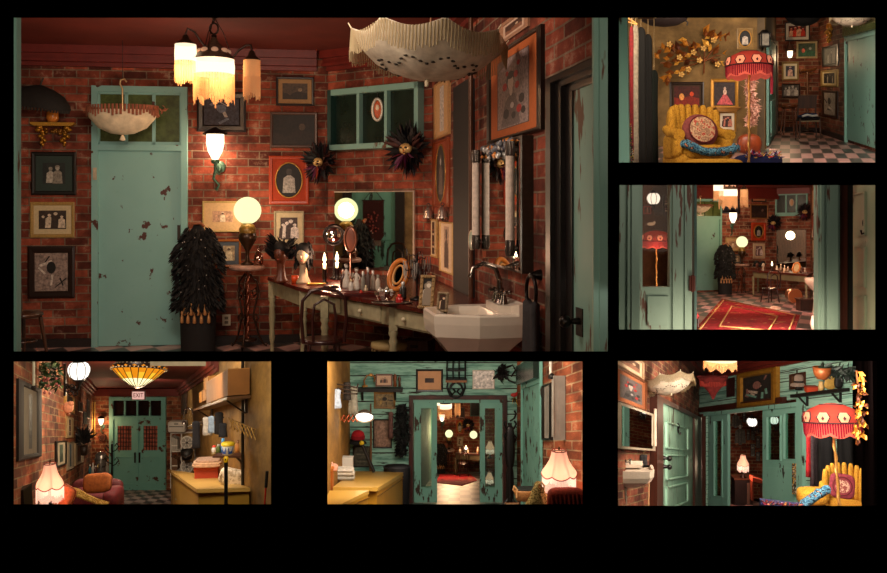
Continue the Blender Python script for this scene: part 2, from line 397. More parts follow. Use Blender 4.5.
# ---------------------------------------------------------------- framed pictures
BW = ['#1c1815', '#cfc4b0', '#6a6055']; SEP = ['#4a2c20', '#d8b898', '#8a5a42']; REDART = ['#8a7470', '#c01818', '#2a2022']
def figure(mb, kind, f, w, h):
    """people and shapes of the printed picture, f(a, b, layer) -> point, a across 0..1, b up 0..1"""
    asp = w/max(h, 1e-6)
    def ell(ca, cb, ra, rb, m, l, n=12): mb.poly([f(ca+ra*math.cos(6.2832*i/n), cb+rb*math.sin(6.2832*i/n), l) for i in range(n)], m)
    def pers(ca, base, hh, l=1, body=2, skin=1):
        wdt = hh*.27/asp
        mb.poly([f(ca-wdt, base, l), f(ca+wdt, base, l), f(ca+wdt*.85, base+hh*.62, l), f(ca+wdt*.25, base+hh*.74, l), f(ca-wdt*.25, base+hh*.74, l), f(ca-wdt*.85, base+hh*.62, l)], body)
        ell(ca, base+hh*.86, wdt*.42, hh*.125, skin, l+1); ell(ca, base+hh*.93, wdt*.46, hh*.09, body if body != 1 else 3, l+2)
        ell(ca, base+hh*.84, wdt*.36, hh*.085, skin, l+3)
    if kind == 'portrait': pers(.5, .02, .9)
    elif kind == 'pale': pers(.5, .02, .9, 1, 1, 3)
    elif kind == 'group':
        for i in range(4): pers(.16+.225*i, .06, .72+.1*((i*7) % 3), 1+i, 1 if i % 2 else 3)
    elif kind == 'pair': pers(.35, .05, .75, 1, 1, 3); pers(.66, .02, .86, 5, 3, 1)
    elif kind == 'land':
        mb.poly([f(0, 0, 1), f(1, 0, 1), f(1, .38, 1), f(.6, .5, 1), f(.3, .33, 1), f(0, .42, 1)], 2); ell(.7, .6, .08, .12, 1, 2); ell(.3, .45, .1, .18, 3, 3)
    elif kind == 'art':
        rr = random.Random(int(w*1e5) % 991)
        for i in range(9):
            x, y, t = rr.uniform(.15, .85), rr.uniform(.12, .88), rr.uniform(0, 3.14); l = rr.uniform(.12, .3); wd = rr.uniform(.02, .07)
            c, s_ = math.cos(t), math.sin(t); q = [(l*c-wd*s_, l*s_+wd*c), (-l*c-wd*s_, -l*s_+wd*c), (-l*c+wd*s_, -l*s_-wd*c), (l*c+wd*s_, l*s_-wd*c)]
            mb.poly([f(min(.98, max(.02, x+a*.7)), min(.98, max(.02, y+b*.7)), 1+i) for a, b in q], 1+i % 3)
        ell(.5, .62, .14, .16, 1, 11)
    elif kind == 'lady':
        mb.poly([f(.12, .02, 1), f(.75, .02, 1), f(.68, .3, 1), f(.58, .46, 1), f(.44, .47, 1), f(.25, .36, 1)], 3); ell(.46, .52, .05, .08, 4, 2); ell(.44, .66, .13, .13, 2, 3); ell(.45, .63, .10, .11, 4, 4); ell(.45, .74, .12, .055, 2, 5)
        for x, y, a, m in ((.25, .6, .08, 1), (.62, .72, .07, 1), (.66, .56, .07, 1), (.33, .78, .05, 1), (.8, .35, .09, 2), (.72, .22, .08, 1), (.85, .18, .07, 2), (.3, .2, .1, 2), (.55, .15, .07, 2), (.7, .86, .05, 1), (.5, .3, .06, 5)): ell(x, y, a, a*.75, m, 6, 9)
    elif kind == 'dress':
        mb.poly([f(.12, .04, 1), f(.92, .04, 1), f(.58, .5, 1), f(.46, .5, 1)], 2); ell(.52, .58, .09, .12, 1, 2); ell(.52, .73, .06, .07, 1, 3)
    elif kind == 'lines':
        for i in range(5): mb.poly([f(.15, .2+.13*i, 1), f(.85, .2+.13*i, 1), f(.85, .26+.13*i, 1), f(.15, .26+.13*i, 1)], 1+i % 3)
def pic(W, u0, v0, u1, v1, label, frame='#2a1a12', fw=3, mat=None, mw=5, kind='portrait', pal=BW, cat='framed picture', group=None, oval=False, dep=2.2, o=.0, gloss=.35, name='framed_picture', metal=0, rot=0, mirror=False, slip=None):
    q0, q1, h0, h1 = W.rect(u0, v0, u1, v1); Y = W.Y((u0+u1)/2); px = Y/F
    cq, ch = (q0+q1)/2, (h0+h1)/2; cr, sr = math.cos(rot), math.sin(rot)
    def wp(q, h, oo): dq, dh = q-cq, h-ch; return W.pt(cq+dq*cr-dh*sr, ch+dq*sr+dh*cr, oo)
    r = thing(name, label, cat, W.pt(cq, ch, o), group)
    d = dep*px; f_ = fw*px; ob = abs(q1-q0)/max(1e-6, abs(u1-u0)*px); g = min(f_*ob, (q1-q0)*.3)
    mb = MB(); sgn = 1 if q1 > q0 else -1
    rects = [(0, 0), (0, d*.8), (.3, d), (.8, d*.9), (1, d*.45)]
    rows = []
    for t, oo in rects:
        a, b = t*g*sgn, t*f_
        rows.append([wp(q0+a, h0+b, o+oo), wp(q1-a, h0+b, o+oo), wp(q1-a, h1-b, o+oo), wp(q0+a, h1-b, o+oo)])
    for i in range(len(rows)-1):
        for k in range(4):
            j = (k+1) % 4; mb.poly([rows[i][k], rows[i][j], rows[i+1][j], rows[i+1][k]], 0)
    build('frame', mb, M(frame, gloss, metal, .3, 60), r, True)
    a0, a1, b0, b1 = q0+g*sgn, q1-g*sgn, h0+f_, h1-f_
    if mat:
        mm = MB(); mm.poly([wp(a0, b0, o+d*.46), wp(a1, b0, o+d*.46), wp(a1, b1, o+d*.46), wp(a0, b1, o+d*.46)]); build('mat_board', mm, M(mat, .8, 0, .15, 40), r, True)
        m_ = mw*px; g2 = min(m_*ob, (q1-q0)*.33)
        a0 += g2*sgn; a1 -= g2*sgn; b0 += m_; b1 -= m_
        if slip:
            sl = MB(); e = .6*px; e2 = e*ob; sl.poly([wp(a0-e2*sgn, b0-e, o+d*.47), wp(a1+e2*sgn, b0-e, o+d*.47), wp(a1+e2*sgn, b1+e, o+d*.47), wp(a0-e2*sgn, b1+e, o+d*.47)]); build('slip', sl, M(slip), r, True)
    pm = MB(); fb = lambda a, b, l=0: wp(a0+(a1-a0)*a, b0+(b1-b0)*b, o+d*.48+l*px*.025)
    w_, h_ = abs(a1-a0), abs(b1-b0)
    if oval:
        pm.poly([fb(.5+.47*math.cos(.2618*i), .5+.47*math.sin(.2618*i)) for i in range(24)], 0)
        f2 = lambda a, b, l=0: fb(.5+(a-.5)*.6, .5+(b-.5)*.72, l+1)
        if not mirror: figure(pm, kind, f2, w_*.6, h_*.72)
        rim = MB(); rim.tube([fb(.5+.48*math.cos(.2618*i), .5+.48*math.sin(.2618*i), 2) for i in range(25)], .7*px, 6, 0, False); build('oval_rim', rim, M('#b08038' if not mirror else frame, .35, .5), r, True)
    else:
        pm.poly([fb(0, 0), fb(1, 0), fb(1, 1), fb(0, 1)], 0)
        if not mirror: figure(pm, kind, fb, w_, h_)
    if mirror: build('mirror_glass', pm, mirrorm(), r, True)
    else: build('print', pm, [M(pal[0], .6, 0, .7, .35/px), M(pal[1], .6, 0, .6, .5/px), M(pal[2], .6, 0, .6, .5/px), M(pal[3] if len(pal) > 3 else pal[0], .6, 0, .6, .5/px)]+[M(c, .4, 0, .4, 160) for c in pal[4:]], r, True)
    return r
# ================================================================ the sheet's black border as a panel before the camera, openings at image pixels
BLACK = _new('matt_black')[0]; _b = BLACK.node_tree.nodes['Principled BSDF']
_b.inputs['Base Color'].default_value = (0, 0, 0, 1); _b.inputs['Roughness'].default_value = 1; _b.inputs['Specular IOR Level'].default_value = 0
OPEN = [(12, 17, 608.5, 352), (619, 17, 877, 162.5), (619, 185, 877, 330), (12, 361.5, 271, 505.5), (327, 361.5, 583, 505.5), (618, 361, 879, 507)]
def sheet_border():
    Y = 1.4; xs = sorted({-500, 1400} | {o[0] for o in OPEN} | {o[2] for o in OPEN}); ys = sorted({-400, 1000} | {o[1] for o in OPEN} | {o[3] for o in OPEN})
    mb = MB()
    for i in range(len(xs)-1):
        for j in range(len(ys)-1):
            cx, cy = (xs[i]+xs[i+1])/2, (ys[j]+ys[j+1])/2
            if any(o[0] < cx < o[2] and o[1] < cy < o[3] for o in OPEN): continue
            a, b = P(xs[i], ys[j+1], Y), P(xs[i+1], ys[j], Y)
            mb.box(a.x, b.x, Y, Y+.006, a.z, b.z)
    o = build('sheet_border_panel', mb, BLACK, world=True, kind='structure')
sheet_border()
# ================================================================ MAIN DRESSING ROOM
R0 = Room(205, 1.457, 1.62)
A_ = Wall(R0, (-6, 9.14), (328, 9.6)); B_ = Wall(R0, (-1.232, 9.6), (-.113, 8.82), True); C_ = Wall(R0, (-.113, 8.82), (.86, 3.78), True); D_ = Wall(R0, (-4.62, 9.14), (-2.56, 4.6), True)
BR0 = brick(.082, '#a8523a', '#4e231a', '#846c58', '#a08872')
A_.shell('wall_back', BR0, q1=A_.L+.02); B_.shell('wall_corner', BR0)
C_.shell('wall_right', BR0); D_.shell('wall_left', plaster('#a08458', '#6a5030', 3))
FL = [(-4.9, 9.3), (-2.4, 3.6), (1.1, 3.6), (.9, 3.8), (-.05, 8.9), (-1.2, 9.7)]
floorplate('floor', R0, FL, tiles(.22, '#b89088', '#3a3634', .785, .35, 1.6)); floorplate('ceiling', R0, FL, M('#6a2418', .7, 0, .3, 2), True)
RED = M('#6a2018', .5, 0, .3, 6)
for W, nm in ((A_, 'trim_1'), (B_, 'trim_2'), (C_, 'trim_3'), (D_, 'trim_4')):
    mb = MB()
    for h0, h1, o in ((1.54, 1.62, .16), (1.49, 1.54, .11), (1.46, 1.49, .13), (1.42, 1.46, .05)): W.box(mb, .02, W.L-.12 if W is A_ else W.L, h0, h1, 0, o)
    build(nm, mb, RED, world=True, kind='structure')
mb = MB(); A_.box(mb, 0, A_.q(94), -1.457, -1.37, 0, .03); A_.box(mb, A_.q(189), A_.L, -1.457, -1.37, 0, .03); build('baseboard_back', mb, M('#1c100c', .6), world=True, kind='structure')
TEAL = peel('#82b0aa', '#4a261c', 6.5, .376, .5, .9, '#66968e', kind='Object', cvar=.5); TEALD = peel('#80a89c', '#5a3a28', 7, .40, .5, .2, '#608880', kind='Object', cvar=.6)
# near teal jambs
for nm, u0, u1 in (('trim_5', 4, 16.5), ('trim_6', 593.5, 612)):
    mb = MB(); a, b = P(u0, 0, 3.66), P(u1, 0, 3.66); mb.hexa([(a.x, 3.66, -1.457), (b.x, 3.66, -1.457), (b.x, 3.70, -1.457), (a.x, 3.70, -1.457), (a.x, 3.66, 1.62), (b.x, 3.66, 1.62), (b.x, 3.70, 1.62), (a.x, 3.70, 1.62)]); mb.box(a.x+(b.x-a.x)*.3, b.x-(b.x-a.x)*.22, 3.645, 3.66, -1.457, 1.62)
    build(nm, mb, TEALD, world=True, kind='structure')
# the teal door with its three light transom
def wall_door(W, name, u0, v0, u1, v1, vt, fr, panes, mats, label, fo=.07, lo=.03, knob=None, inset=5):
    q0, q1, h0, h1 = W.rect(u0, v0, u1, v1); um = (u0+u1)/2; px = W.Y(um)/F; ht = W.h(um, vt)
    r = thing(name, label, 'door', W.pt((q0+q1)/2, h0), kind='structure')
    g = fr*px; mb = MB()
    W.box(mb, q0, q0+g, h0, h1, .002, fo); W.box(mb, q1-g, q1, h0, h1, .002, fo); W.box(mb, q0+g, q1-g, h1-g, h1, .002, fo)
    if panes: W.box(mb, q0+g, q1-g, ht, ht+g*1.0, .002, fo)
    build('door_frame', mb, mats[0], r, True)
    mb = MB(); W.box(mb, q0+g, q1-g, h0+.01, (ht if panes else h1-g), .002, lo); build('door_leaf', mb, mats[1], r, True)
    if panes:
        a, b, c, d = q0+g, q1-g, ht+g, h1-g; wd = (b-a)/panes
        mb = MB(); W.box(mb, a, b, c, c+g*.5, .002, fo*.7); W.box(mb, a, b, d-g*.35, d, .002, fo*.7)
        for i in range(panes+1): W.box(mb, a+wd*i-g*.25, a+wd*i+g*.25, c, d, .002, fo*.7)
        build('transom_frame', mb, mats[0], r, True)
        for i in range(panes):
            mb = MB(); W.box(mb, a+wd*i+g*.25, a+wd*(i+1)-g*.25, c+g*.5, d-g*.35, .002, .02); build('transom_pane', mb, mats[2], r, True)
    return r
GREENGLASS = M('#4a5a30', .25, 0, .5, 14)
d = wall_door(A_, 'door_1', 93, 87, 188, 346, 151, 6, 3, (TEAL, TEAL, GREENGLASS), 'tall teal painted door with a three-pane transom on the main room back wall')
mb = MB(); A_.pbox(mb, 95, 168, 98.5, 180, .07, .09); build('hinge', mb, M('#b8a890', .4, .5), d, True)
mb = MB(); A_.pbox(mb, 178, 225, 181, 240, .03, .05); build('door_latch', mb, M('#2c241c', .4, .6), d, True)
# the window on the corner wall
def bwindow():
    q0, q1, h0, h1 = B_.q(333.5), B_.q(424), B_.h(378, 149), B_.h(378, 87); r = thing('window_1', 'teal framed three-light window high above the vanity mirror', 'window', B_.pt((q0+q1)/2, (h0+h1)/2), kind='structure')
    mb = MB(); g = .05
    B_.box(mb, q0, q0+g, h0, h1, .002, .10, 1)
    B_.box(mb, q0+g, q1, h1-.06, h1, .002, .10); B_.box(mb, q0+g, q1, h0, h0+.055, .002, .12); B_.box(mb, q1-g, q1, h0, h1, .002, .10)
    build('window_frame', mb, [TEALD, M('#1a3a34', .6)], r, True)
    w3 = (q1-q0-2*g)/3
    for i in (1, 2):
        mb = MB(); B_.box(mb, q0+g+w3*i-.018, q0+g+w3*i+.018, h0+.055, h1-.06, .002, .09); build('mullion', mb, TEALD, r, True)
    for i in range(3):
        mb = MB(); B_.box(mb, q0+g+w3*i+.018, q0+g+w3*(i+1)-.018, h0+.055, h1-.06, .002, .03); build('window_pane', mb, M('#1c2a22', .2, 0, .4, 6), r, True)
    return r
bwindow()
p = B_.at(380.5, 110, .05); r = thing('hanging_cameo', 'small oval cameo ornament hanging in the middle pane of the window', 'ornament', p, s=9/F)
mb = MB(); mb.ring(8, 1.6, sx=.62, sz=1.35); build('rim', mb, M('#c8c0b0', .4, .3), r); mb = MB(); mb.ball((0, .5, 0), (4.6, 1, 9)); mb.ball((0, -.6, 2), (2, 1, 3), 1); build('medallion', mb, [M('#c85a28', .5), M('#f0d8b8', .5)], r)
mb = MB(); mb.bar((0, 0, 11), (0, 0, 22), .4); build('cord', mb, M('#222222'), r)
# pictures of the back wall
BK, GD, GDL, BRN, REDW = '#1c1614', '#a8874a', '#b89a5c', '#3c2416', '#8a2c12'
pic(A_, 32, 152, 76.5, 195, 'black framed photograph of a couple on dark green mat below gilded bracket', BK, 4, '#2c3a34', 7, 'pair', ['#20241f', '#b8b0a0', '#5a564c', '#8a8274'], dep=3)
pic(A_, 30.5, 202, 75, 237.5, 'gold framed group photograph with a pale mat between two dark frames', GD, 3.5, '#c8b48a', 5, 'group', ['#3a2c20', '#d8c4a8', '#7a6450'])
pic(A_, 28, 246, 75, 298, 'dark wooden frame with black and white abstract figure print, lowest left of teal door', '#26140e', 7, None, 0, 'art', ['#9a8478', '#161210', '#d8c8b8'])
pic(A_, 197, 92, 246, 132, 'dark framed picture hanging behind the bright fringed chandelier', '#1a100c', 7, None, 0, 'art', ['#3a3a48', '#6a7488', '#b8b0a8'])
pic(A_, 276, 77, 314, 106, 'small dark framed landscape with tan mat, topmost right of chandelier', '#20130c', 2.5, '#9a7850', 4, 'land', ['#4a3a2c', '#8a7458', '#2a2018'])
pic(A_, 270, 112, 317.5, 148, 'wide dark gloomy painting in brown and gold frame above red oval portrait', '#4a2c18', 3, None, 0, 'land', ['#1a1410', '#4a3a2c', '#241a14'], slip='#c09050')
pic(A_, 269, 156, 309, 204.5, 'glossy red framed oval portrait of a standing lady beside the vanity corner', '#a83a14', 4, '#a03412', 2, 'pale', ['#120e0c', '#a8a098', '#d8c8b8', '#3a3430'], oval=True)
pic(A_, 274, 211, 304, 246, 'silver framed group photograph above the two mannequin heads', '#a89a7c', 2, '#c8b490', 4.5, 'group', ['#4a3a38', '#e0d0c8', '#8a7470'])
pic(A_, 202.5, 201, 243, 232, 'gold framed guitar player picture with wide mat behind the globe lamp', GDL, 2, '#d0a878', 8, 'portrait', ['#c89878', '#5a3428', '#f0d8b8'])
pic(A_, 217, 239.5, 241, 267, 'orange framed print on grey mat just above the pedestal table', '#a05a24', 2.2, '#4a5058', 4, 'portrait', ['#a89070', '#5a4434', '#d8c4a0'])
# gilded bracket shelf, vase, dark hat
def corbel(name, label, W, u, v, s, flip=1):
    r = thing(name, label, 'shelf', W.at(u, v, 0), s=s, rz=W.ang())
    mb = MB(); mb.prism([(-21, 0), (21, 0), (20, -2), (17, -3.5), (-17, -3.5), (-20, -2)], -9, 0); build('shelf_board', mb, M('#c8963c', .35, .5), r)
    for sx in (-1, 1):
        mb = MB()
        for i in range(9): mb.ball((sx*(13-i*.5+math.sin(i*1.9)*2.2), -3-2*math.cos(i), -5-i*2.1), (3.2-.22*i, 2.5, 2.1), 0, 8, 5, .2)
        build('scroll', mb, M('#b8822c', .35, .6, .5, 1), r)
    mb = MB()
    for i in range(16): mb.ball((random.uniform(-12, 12), -3, -5-random.uniform(0, 6)), (2.2, 2, 1.8), 0, 7, 4, .2)
    build('carved_leaves', mb, M('#8a5a1c', .4, .6, .5, 1), r); return r
corbel('gilded_bracket_shelf', 'gilded carved bracket shelf on the brick left of the tall teal door', A_, 54.5, 123, 9.25/F)
p = A_.at(54, 122.5, .05); r = thing('amber_jar', 'small amber glowing jar standing on the gilded bracket of the back wall', 'jar', p, s=9.2/F)
mb = MB(); mb.lathe([(0, 0), (4.5, 0), (6, 4), (5.6, 10), (4, 13), (4.6, 14.5), (0, 14.5)], n=14); build('body', mb, M('#c87830', .25, 0, .3, .3), r)
mb = MB(); mb.ring(4.4, .6, (0, 0, 14.2), 'z'); build('rim', mb, M('#e0b070', .3, .4), r)
p = A_.at(44, 100, .18); r = thing('dark_straw_parasol', 'dark round woven parasol hung flat on brick above the amber jar', 'parasol', p, s=9.1/F, rz=A_.ang(), rot=(math.radians(8), math.radians(8), A_.ang()))
mb = MB(); mb.lathe([(31, -9), (30, -4), (24, 4), (14, 9.5), (4, 12.5), (0, 13)], n=24, sy=.5, wob=lambda a, z, t, i: (a*(1+.03*math.sin(8*t)), .8*math.sin(8*t) if i == 0 else 0)); build('canopy', mb, M('#16120e', .8, 0, .5, .3), r)
mb = MB(); mb.fringe(30, -8.5, 3, 60, 0, sy=.5); build('fringe', mb, M('#1e1812', .8), r); mb = MB(); mb.bar((0, 0, 12), (2, 2, 20), .8); build('ferrule', mb, M('#2a2018'), r)
# doll parasol on its hanger
def doll_parasol(u, v, Y, label):
    r = T('doll_parasol', label, 'parasol', u, v, Y)
    mb = MB(); mb.lathe([(.5, -24), (12, -22.5), (24, -17), (33, -7), (35, 0)], n=20, wob=lambda a, z, t, i: (a*(1+.02*math.sin(10*t)), 0), sy=.6); build('canopy', mb, M('#d8c8a8', .8, 0, .3, .1), r)
    mb = MB(); mb.fringe(35, 5, 8, 56, 0, zig=4, lobes=10, sy=.62); build('ruffle', mb, M('#8a5038', .8, 0, .5, .2), r)
    mb = MB(); mb.spikes(30, lambda: ((random.uniform(30, 40)*random.choice((-1, 1)), random.uniform(-6, 6), random.uniform(-4, 6)), (random.uniform(-1, 1), random.uniform(-1, 1), random.uniform(-1, .4))), 7, 1.6); build('ribbon', mb, M('#a86848', .8), r)
    mb = MB(); mb.lathe([(0, -30), (3, -29), (2, -26), (1, -24)], n=8); build('tassel', mb, M('#e0d0b0'), r)
    mb = MB(); mb.tube([(0, 0, -4), (0, 0, 22), (-2.5, 0, 27), (-2, 0, 31), (2, 0, 32), (4, 0, 29)], .9, 6); build('hook', mb, M('#d0b080', .3, .5), r)
    mb = MB(); mb.bar((0, 0, 32), (0, 0, 76), .3); build('hanging_wire', mb, M('#20100c'), r)
    return r
DOLL = doll_parasol(122.5, 111, 8.85, 'little white doll parasol with brown ruffle hanging before the transom')
# chandelier
AMB = cloth_lit('#cca070', .14, .15); CRM = glow('#ffe8c0', 1.9, .35, 'chandelier_silk'); DKM = M('#2a1c14', .35, .7)
def chandelier(u, v, Y, label):
    r = T('fringed_chandelier', label, 'chandelier', u, v, Y)
    mb = MB(); mb.lathe([(0, 0), (6, 0), (6, -1.5), (1.5, -3), (1.5, -5)], n=14); build('ceiling_rose', mb, DKM, r)
    for k in range(3):
        t = 2.1*k+.4; mb = MB(); mb.tube([(1*math.cos(t), 1*math.sin(t), -3), (9*math.cos(t), 9*math.sin(t), -16), (17*math.cos(t), 17*math.sin(t), -38)], .45, 5); build('chain', mb, DKM, r)
    mb = MB(); mb.ring(4.2, 1.0, (0, 0, -13), sx=1, sz=1.3); mb.bar((0, 0, -4), (0, 0, -8), .8); mb.lathe([(0, -18), (3, -20), (2.2, -23), (4, -24.5)], n=12); build('finial', mb, DKM, r)
    mb = MB(); mb.lathe([(2.5, -22), (5, -27), (9.5, -32), (16, -38), (20, -42.5), (20.6, -44)], n=24); build('crown', mb, M('#5a4434', .4, .5, .6, .4), r)
    for k in range(8):
        t = .785*k+.3; mb = MB(); mb.ball((13.2*math.cos(t), 13.2*math.sin(t), -36), (3.8, 3.8, 3.0), 0, 10, 6); build('crown_jewel', mb, cloth_lit('#d0a484', .22, 0), r)
    def shade(x, y, z, R, hs, lf, lit, n):
        mb = MB(); mb.lathe([(R*.98, z), (R*1.02, z-hs*.5), (R, z-hs)], (x, y, 0), 24); build('silk_shade', mb, CRM if lit else AMB, r)
        mb = MB(); mb.fringe(R, z-hs+.5, lf, n, 0, (x, y, 0), zig=lf*.38, lobes=max(4, int(R/2.2))); build('fringe', mb, AMB, r)
    shade(0, 0, -43.5, 20, 16, 22, True, 84)
    def arm(side, x, y, zc, R, lit, path):
        mb = MB(); mb.tube(path, 1.1, 7); build('arm', mb, DKM, r)
        mb = MB(); mb.lathe([(.8, zc+10), (2.5, zc+9), (4, zc+5), (R*.8, zc+2), (R+.8, zc)], (x, y, 0), 16); build('shade_cap', mb, M('#3a281c', .4, .6, .6, .5), r)
        shade(x, y, zc, R, 17, 18, lit, 40)
    arm(-1, -25, -12, -31, 10.4, True, [(-6, -3, -34), (-12, -7, -26), (-17, -9, -18), (-23, -12, -15), (-25, -12, -21)])
    arm(1, 37, 4, -44, 8.5, False, [(18, 2, -42), (24, 3, -34), (31, 4, -29), (36, 4, -28.5), (37, 4, -34)])
    return r
CHAN = chandelier(214, 15.7, 7.7, 'lit three-shade chandelier with long bead fringe under the main room ceiling')
# wall sconce
VERD = M('#4a6a58', .5, .4, .5, .5)
def sconce(u, v, W, px, label, o=.0):
    r = thing('wall_sconce', label, 'wall lamp', W.at(u, v, o), s=px, rz=W.ang())
    mb = MB(); mb.lathe([(1, 9), (3, 8), (12, 3), (12.4, 1.6)], (0, -11, 15), 16); build('hood', mb, M('#2a1c14', .4, .6), r)
    mb = MB(); mb.lathe([(8.6, 17), (8.8, 8), (7.2, 0), (4, -6), (3, -8)], (0, -11, 0), 16); build('glass_shade', mb, glow('#ffe8c8', 2.6, .35, 'sconce_glass'), r)
    mb = MB(); mb.lathe([(0, -13), (3.5, -12), (4.5, -9), (3, -8)], (0, -11, 0), 12); mb.tube([(0, -11, -12), (0, -10, -19), (3, -6, -22), (4, -2, -17), (3, 0, -12)], 1.5, 7); mb.tube([(0, -10, -19), (-2, -8, -27), (3, -4, -33), (0, -1, -38)], [1.6, 1.4, 1.2, 1.6], 7); build('bracket', mb, VERD, r)
    mb = MB(); mb.ball((4, -.5, -15), (5, 1.4, 6)); build('wall_plate', mb, VERD, r); return r
SCON = sconce(216.5, 152, A_, 9.4/F, 'lit gas style wall sconce with verdigris bracket left of the red oval portrait')
# globe lamp on pedestal table
def pedestal(u, v, Y, label):
    r = T('pedestal_table', label, 'side table', u, v, Y)
    mb = MB(); mb.lathe([(0, 78), (16, 78), (17.5, 79.5), (17.5, 81.5), (16, 83), (0, 83)], n=24); build('tabletop', mb, M('#b08a78', .35, 0, .4, .2), r)
    mb = MB()
    for ph in (0, 3.14):
        mb.tube([(1.3*math.cos(ph+i*.55), 1.3*math.sin(ph+i*.55), 8+i*1.8) for i in range(39)], 1.4, 6)
    build('twisted_column', mb, M('#7a3c24', .3, .5), r)
    for k in range(3):
        t = 2.094*k+.5; c, s = math.cos(t), math.sin(t); mb = MB()
        mb.tube([(x*c, x*s, z) for x, z in ((3, 74), (10, 66), (12, 56), (7, 51), (5, 57), (9, 60), (11, 52), (8, 40), (6, 30), (9, 24), (12, 30), (9, 34), (8, 26), (12, 12), (17, 3), (20, 1), (21, 4))], 1.0, 6)
        build('scroll_leg', mb, M('#3c281c', .4, .6), r)
    mb = MB(); mb.lathe([(0, 6), (9, 7), (10, 9), (0, 10)], n=14); build('lower_shelf', mb, M('#3c281c', .4, .5), r); return r
def gpos(u, v): Y = 1.457*F/(v-205); return Y
PED = pedestal(247, 205+1.457*F/9.17, 9.17, 'round stone topped pedestal table with twisted column beside the feather cloak')
def globe_lamp(u, v, Y, label):
    r = T('globe_lamp', label, 'lamp', u, v, Y)
    mb = MB(); mb.lathe([(0, 0), (6, 0), (6.5, 1.5), (2.5, 4), (1.6, 9), (2, 14), (5, 19), (8.6, 25), (9.2, 29), (8, 32)], n=18); build('goblet_base', mb, M('#3c2818', .3, .4, .4, .3), r)
    mb = MB(); mb.lathe([(8, 32), (8.6, 36), (6.5, 40), (4.5, 41), (4.5, 43)], n=16); build('oil_font', mb, M('#8a6a2c', .3, .3, .4, .3), r)
    mb = MB(); mb.ball((0, 0, 54.5), 13.6, 0, 24, 14); build('glass_globe', mb, glow('#f4f0b0', 1.35, .25, 'globe_glass'), r)
    return r
zt = HV - (-1.457+83*9.17/F)*F/9.17
GLOBE = globe_lamp(247.5, zt, 9.17, 'lit oil lamp with round white globe on the main room pedestal table')
r = T('glass_decanter', 'small clear glass jug standing beside the main globe lamp', 'decanter', 258.5, zt, 9.12)
mb = MB(); mb.lathe([(0, 0), (4, 0), (5, 5), (4.2, 10), (1.8, 14), (1.6, 18), (2.4, 19)], n=12); build('body', mb, glassm('#c8a898', .5), r); mb = MB(); mb.tube([(3, 0, 13), (6, 0, 16), (5, 0, 20)], .5, 5); build('handle', mb, M('#6a5448', .3), r)
r = thing('wall_outlet', 'white electrical outlet low on the brick behind the pedestal table', 'outlet', A_.at(226.5, 320), s=9.4/F, rz=A_.ang())
mb = MB(); mb.box(-4, 4, -1.2, 0, -5.5, 5.5); build('cover_plate', mb, M('#c8b8a0', .5), r)
for z in (2.2, -2.2):
    mb = MB(); mb.box(-1.8, 1.8, -1.5, -1.2, z-1.4, z+1.4); build('socket', mb, M('#6a5a4c', .5), r)
# feather cloak on its stand
BLKF = M('#0c0a0a', .7, 0, .5, .4, .3)
def cloak(u, v, Y, label):
    r = T('feather_cloak', label, 'cloak', u, v, Y)
    prof = lambda z: 7+18*min(1, (128-z)/22)**.6+2*math.sin(z*.15)
    mb = MB(); mb.lathe([(17, 0), (18, 30), (19, 50), (17, 75), (17, 100), (14, 115), (6, 124), (3.5, 130), (0, 131)], n=16, sy=.7); build('dress_form', mb, M('#0e0b0b', .8), r)
    mb = MB()
    def ar():
        z = random.uniform(44, 126); t = random.uniform(0, 6.2832); R = prof(z)*.82; return ((R*math.cos(t), R*.65*math.sin(t), z), (math.cos(t), .7*math.sin(t), -.9))
    mb.spikes(1500, ar, 8.5, 1.3); build('feathers', mb, [BLKF], r)
    mb = MB(); mb.tube([(-6, -5, 126), (-4, -7, 129), (4, -7, 129.5), (7, -4, 126)], 1.6, 6); build('collar', mb, M('#8a5030', .5), r)
    for i in range(9):
        x = -13+i*3.3; y = -13.4*math.sqrt(max(0, 1-(x/20)**2)); zz = 38 if i % 2 else 30
        mb = MB(); mb.lathe([(0, 0), (1.9, 1), (1.6, 6), (.7, 9), (1.4, 11), (0, 13)], (x, y, zz), 7); build('gold_tassel', mb, M('#d09860', .35, .4), r)
    mb = MB()
    for i in range(14): mb.ball((random.uniform(-13, 13), -14.5, random.uniform(60, 118)), .55, 0, 6, 4)
    build('bead', mb, M('#d8d0c8', .2, .3), r)['kind'] = 'stuff'
    return r
CLOAK = cloak(198, 205+1.457*F/8.9, 8.9, 'black feathered cloak with gold tassels on a stand right of the teal door')
# ---- the vanity table, top outline from image pixels, stretched back to fill the corner
VZ = -.70
vpl = [(-1.71, 8.75), (-1.235, 7.66), (-.13, 6.06), (.30, 6.36), (-.14, 8.66), (-1.12, 9.4)]
def onv(u, v): return -VZ*F/(v-HV)
rv = thing('vanity_table', 'long cream painted vanity table with dark red top below the mirror', 'table', (-.9, 8, -1.457))
mb = MB(); n = len(vpl); mb.add([(x, y, VZ-.03) for x, y in vpl]+[(x, y, VZ) for x, y in vpl], [tuple(range(n))[::-1], tuple(range(n, 2*n))]+[(i, (i+1) % n, n+(i+1) % n, n+i) for i in range(n)])
build('tabletop', mb, wood('#5c1c14', '#35100c', 4, .25), rv, True)
CRMP = M('#948c6c', .5, 0, .3, 12)
ins = lambda p, k=.04: Vector((p[0]+k, p[1]+k*.4))
a, b, c = ins(vpl[0]), ins(vpl[1]), ins(vpl[2])
mb = MB()
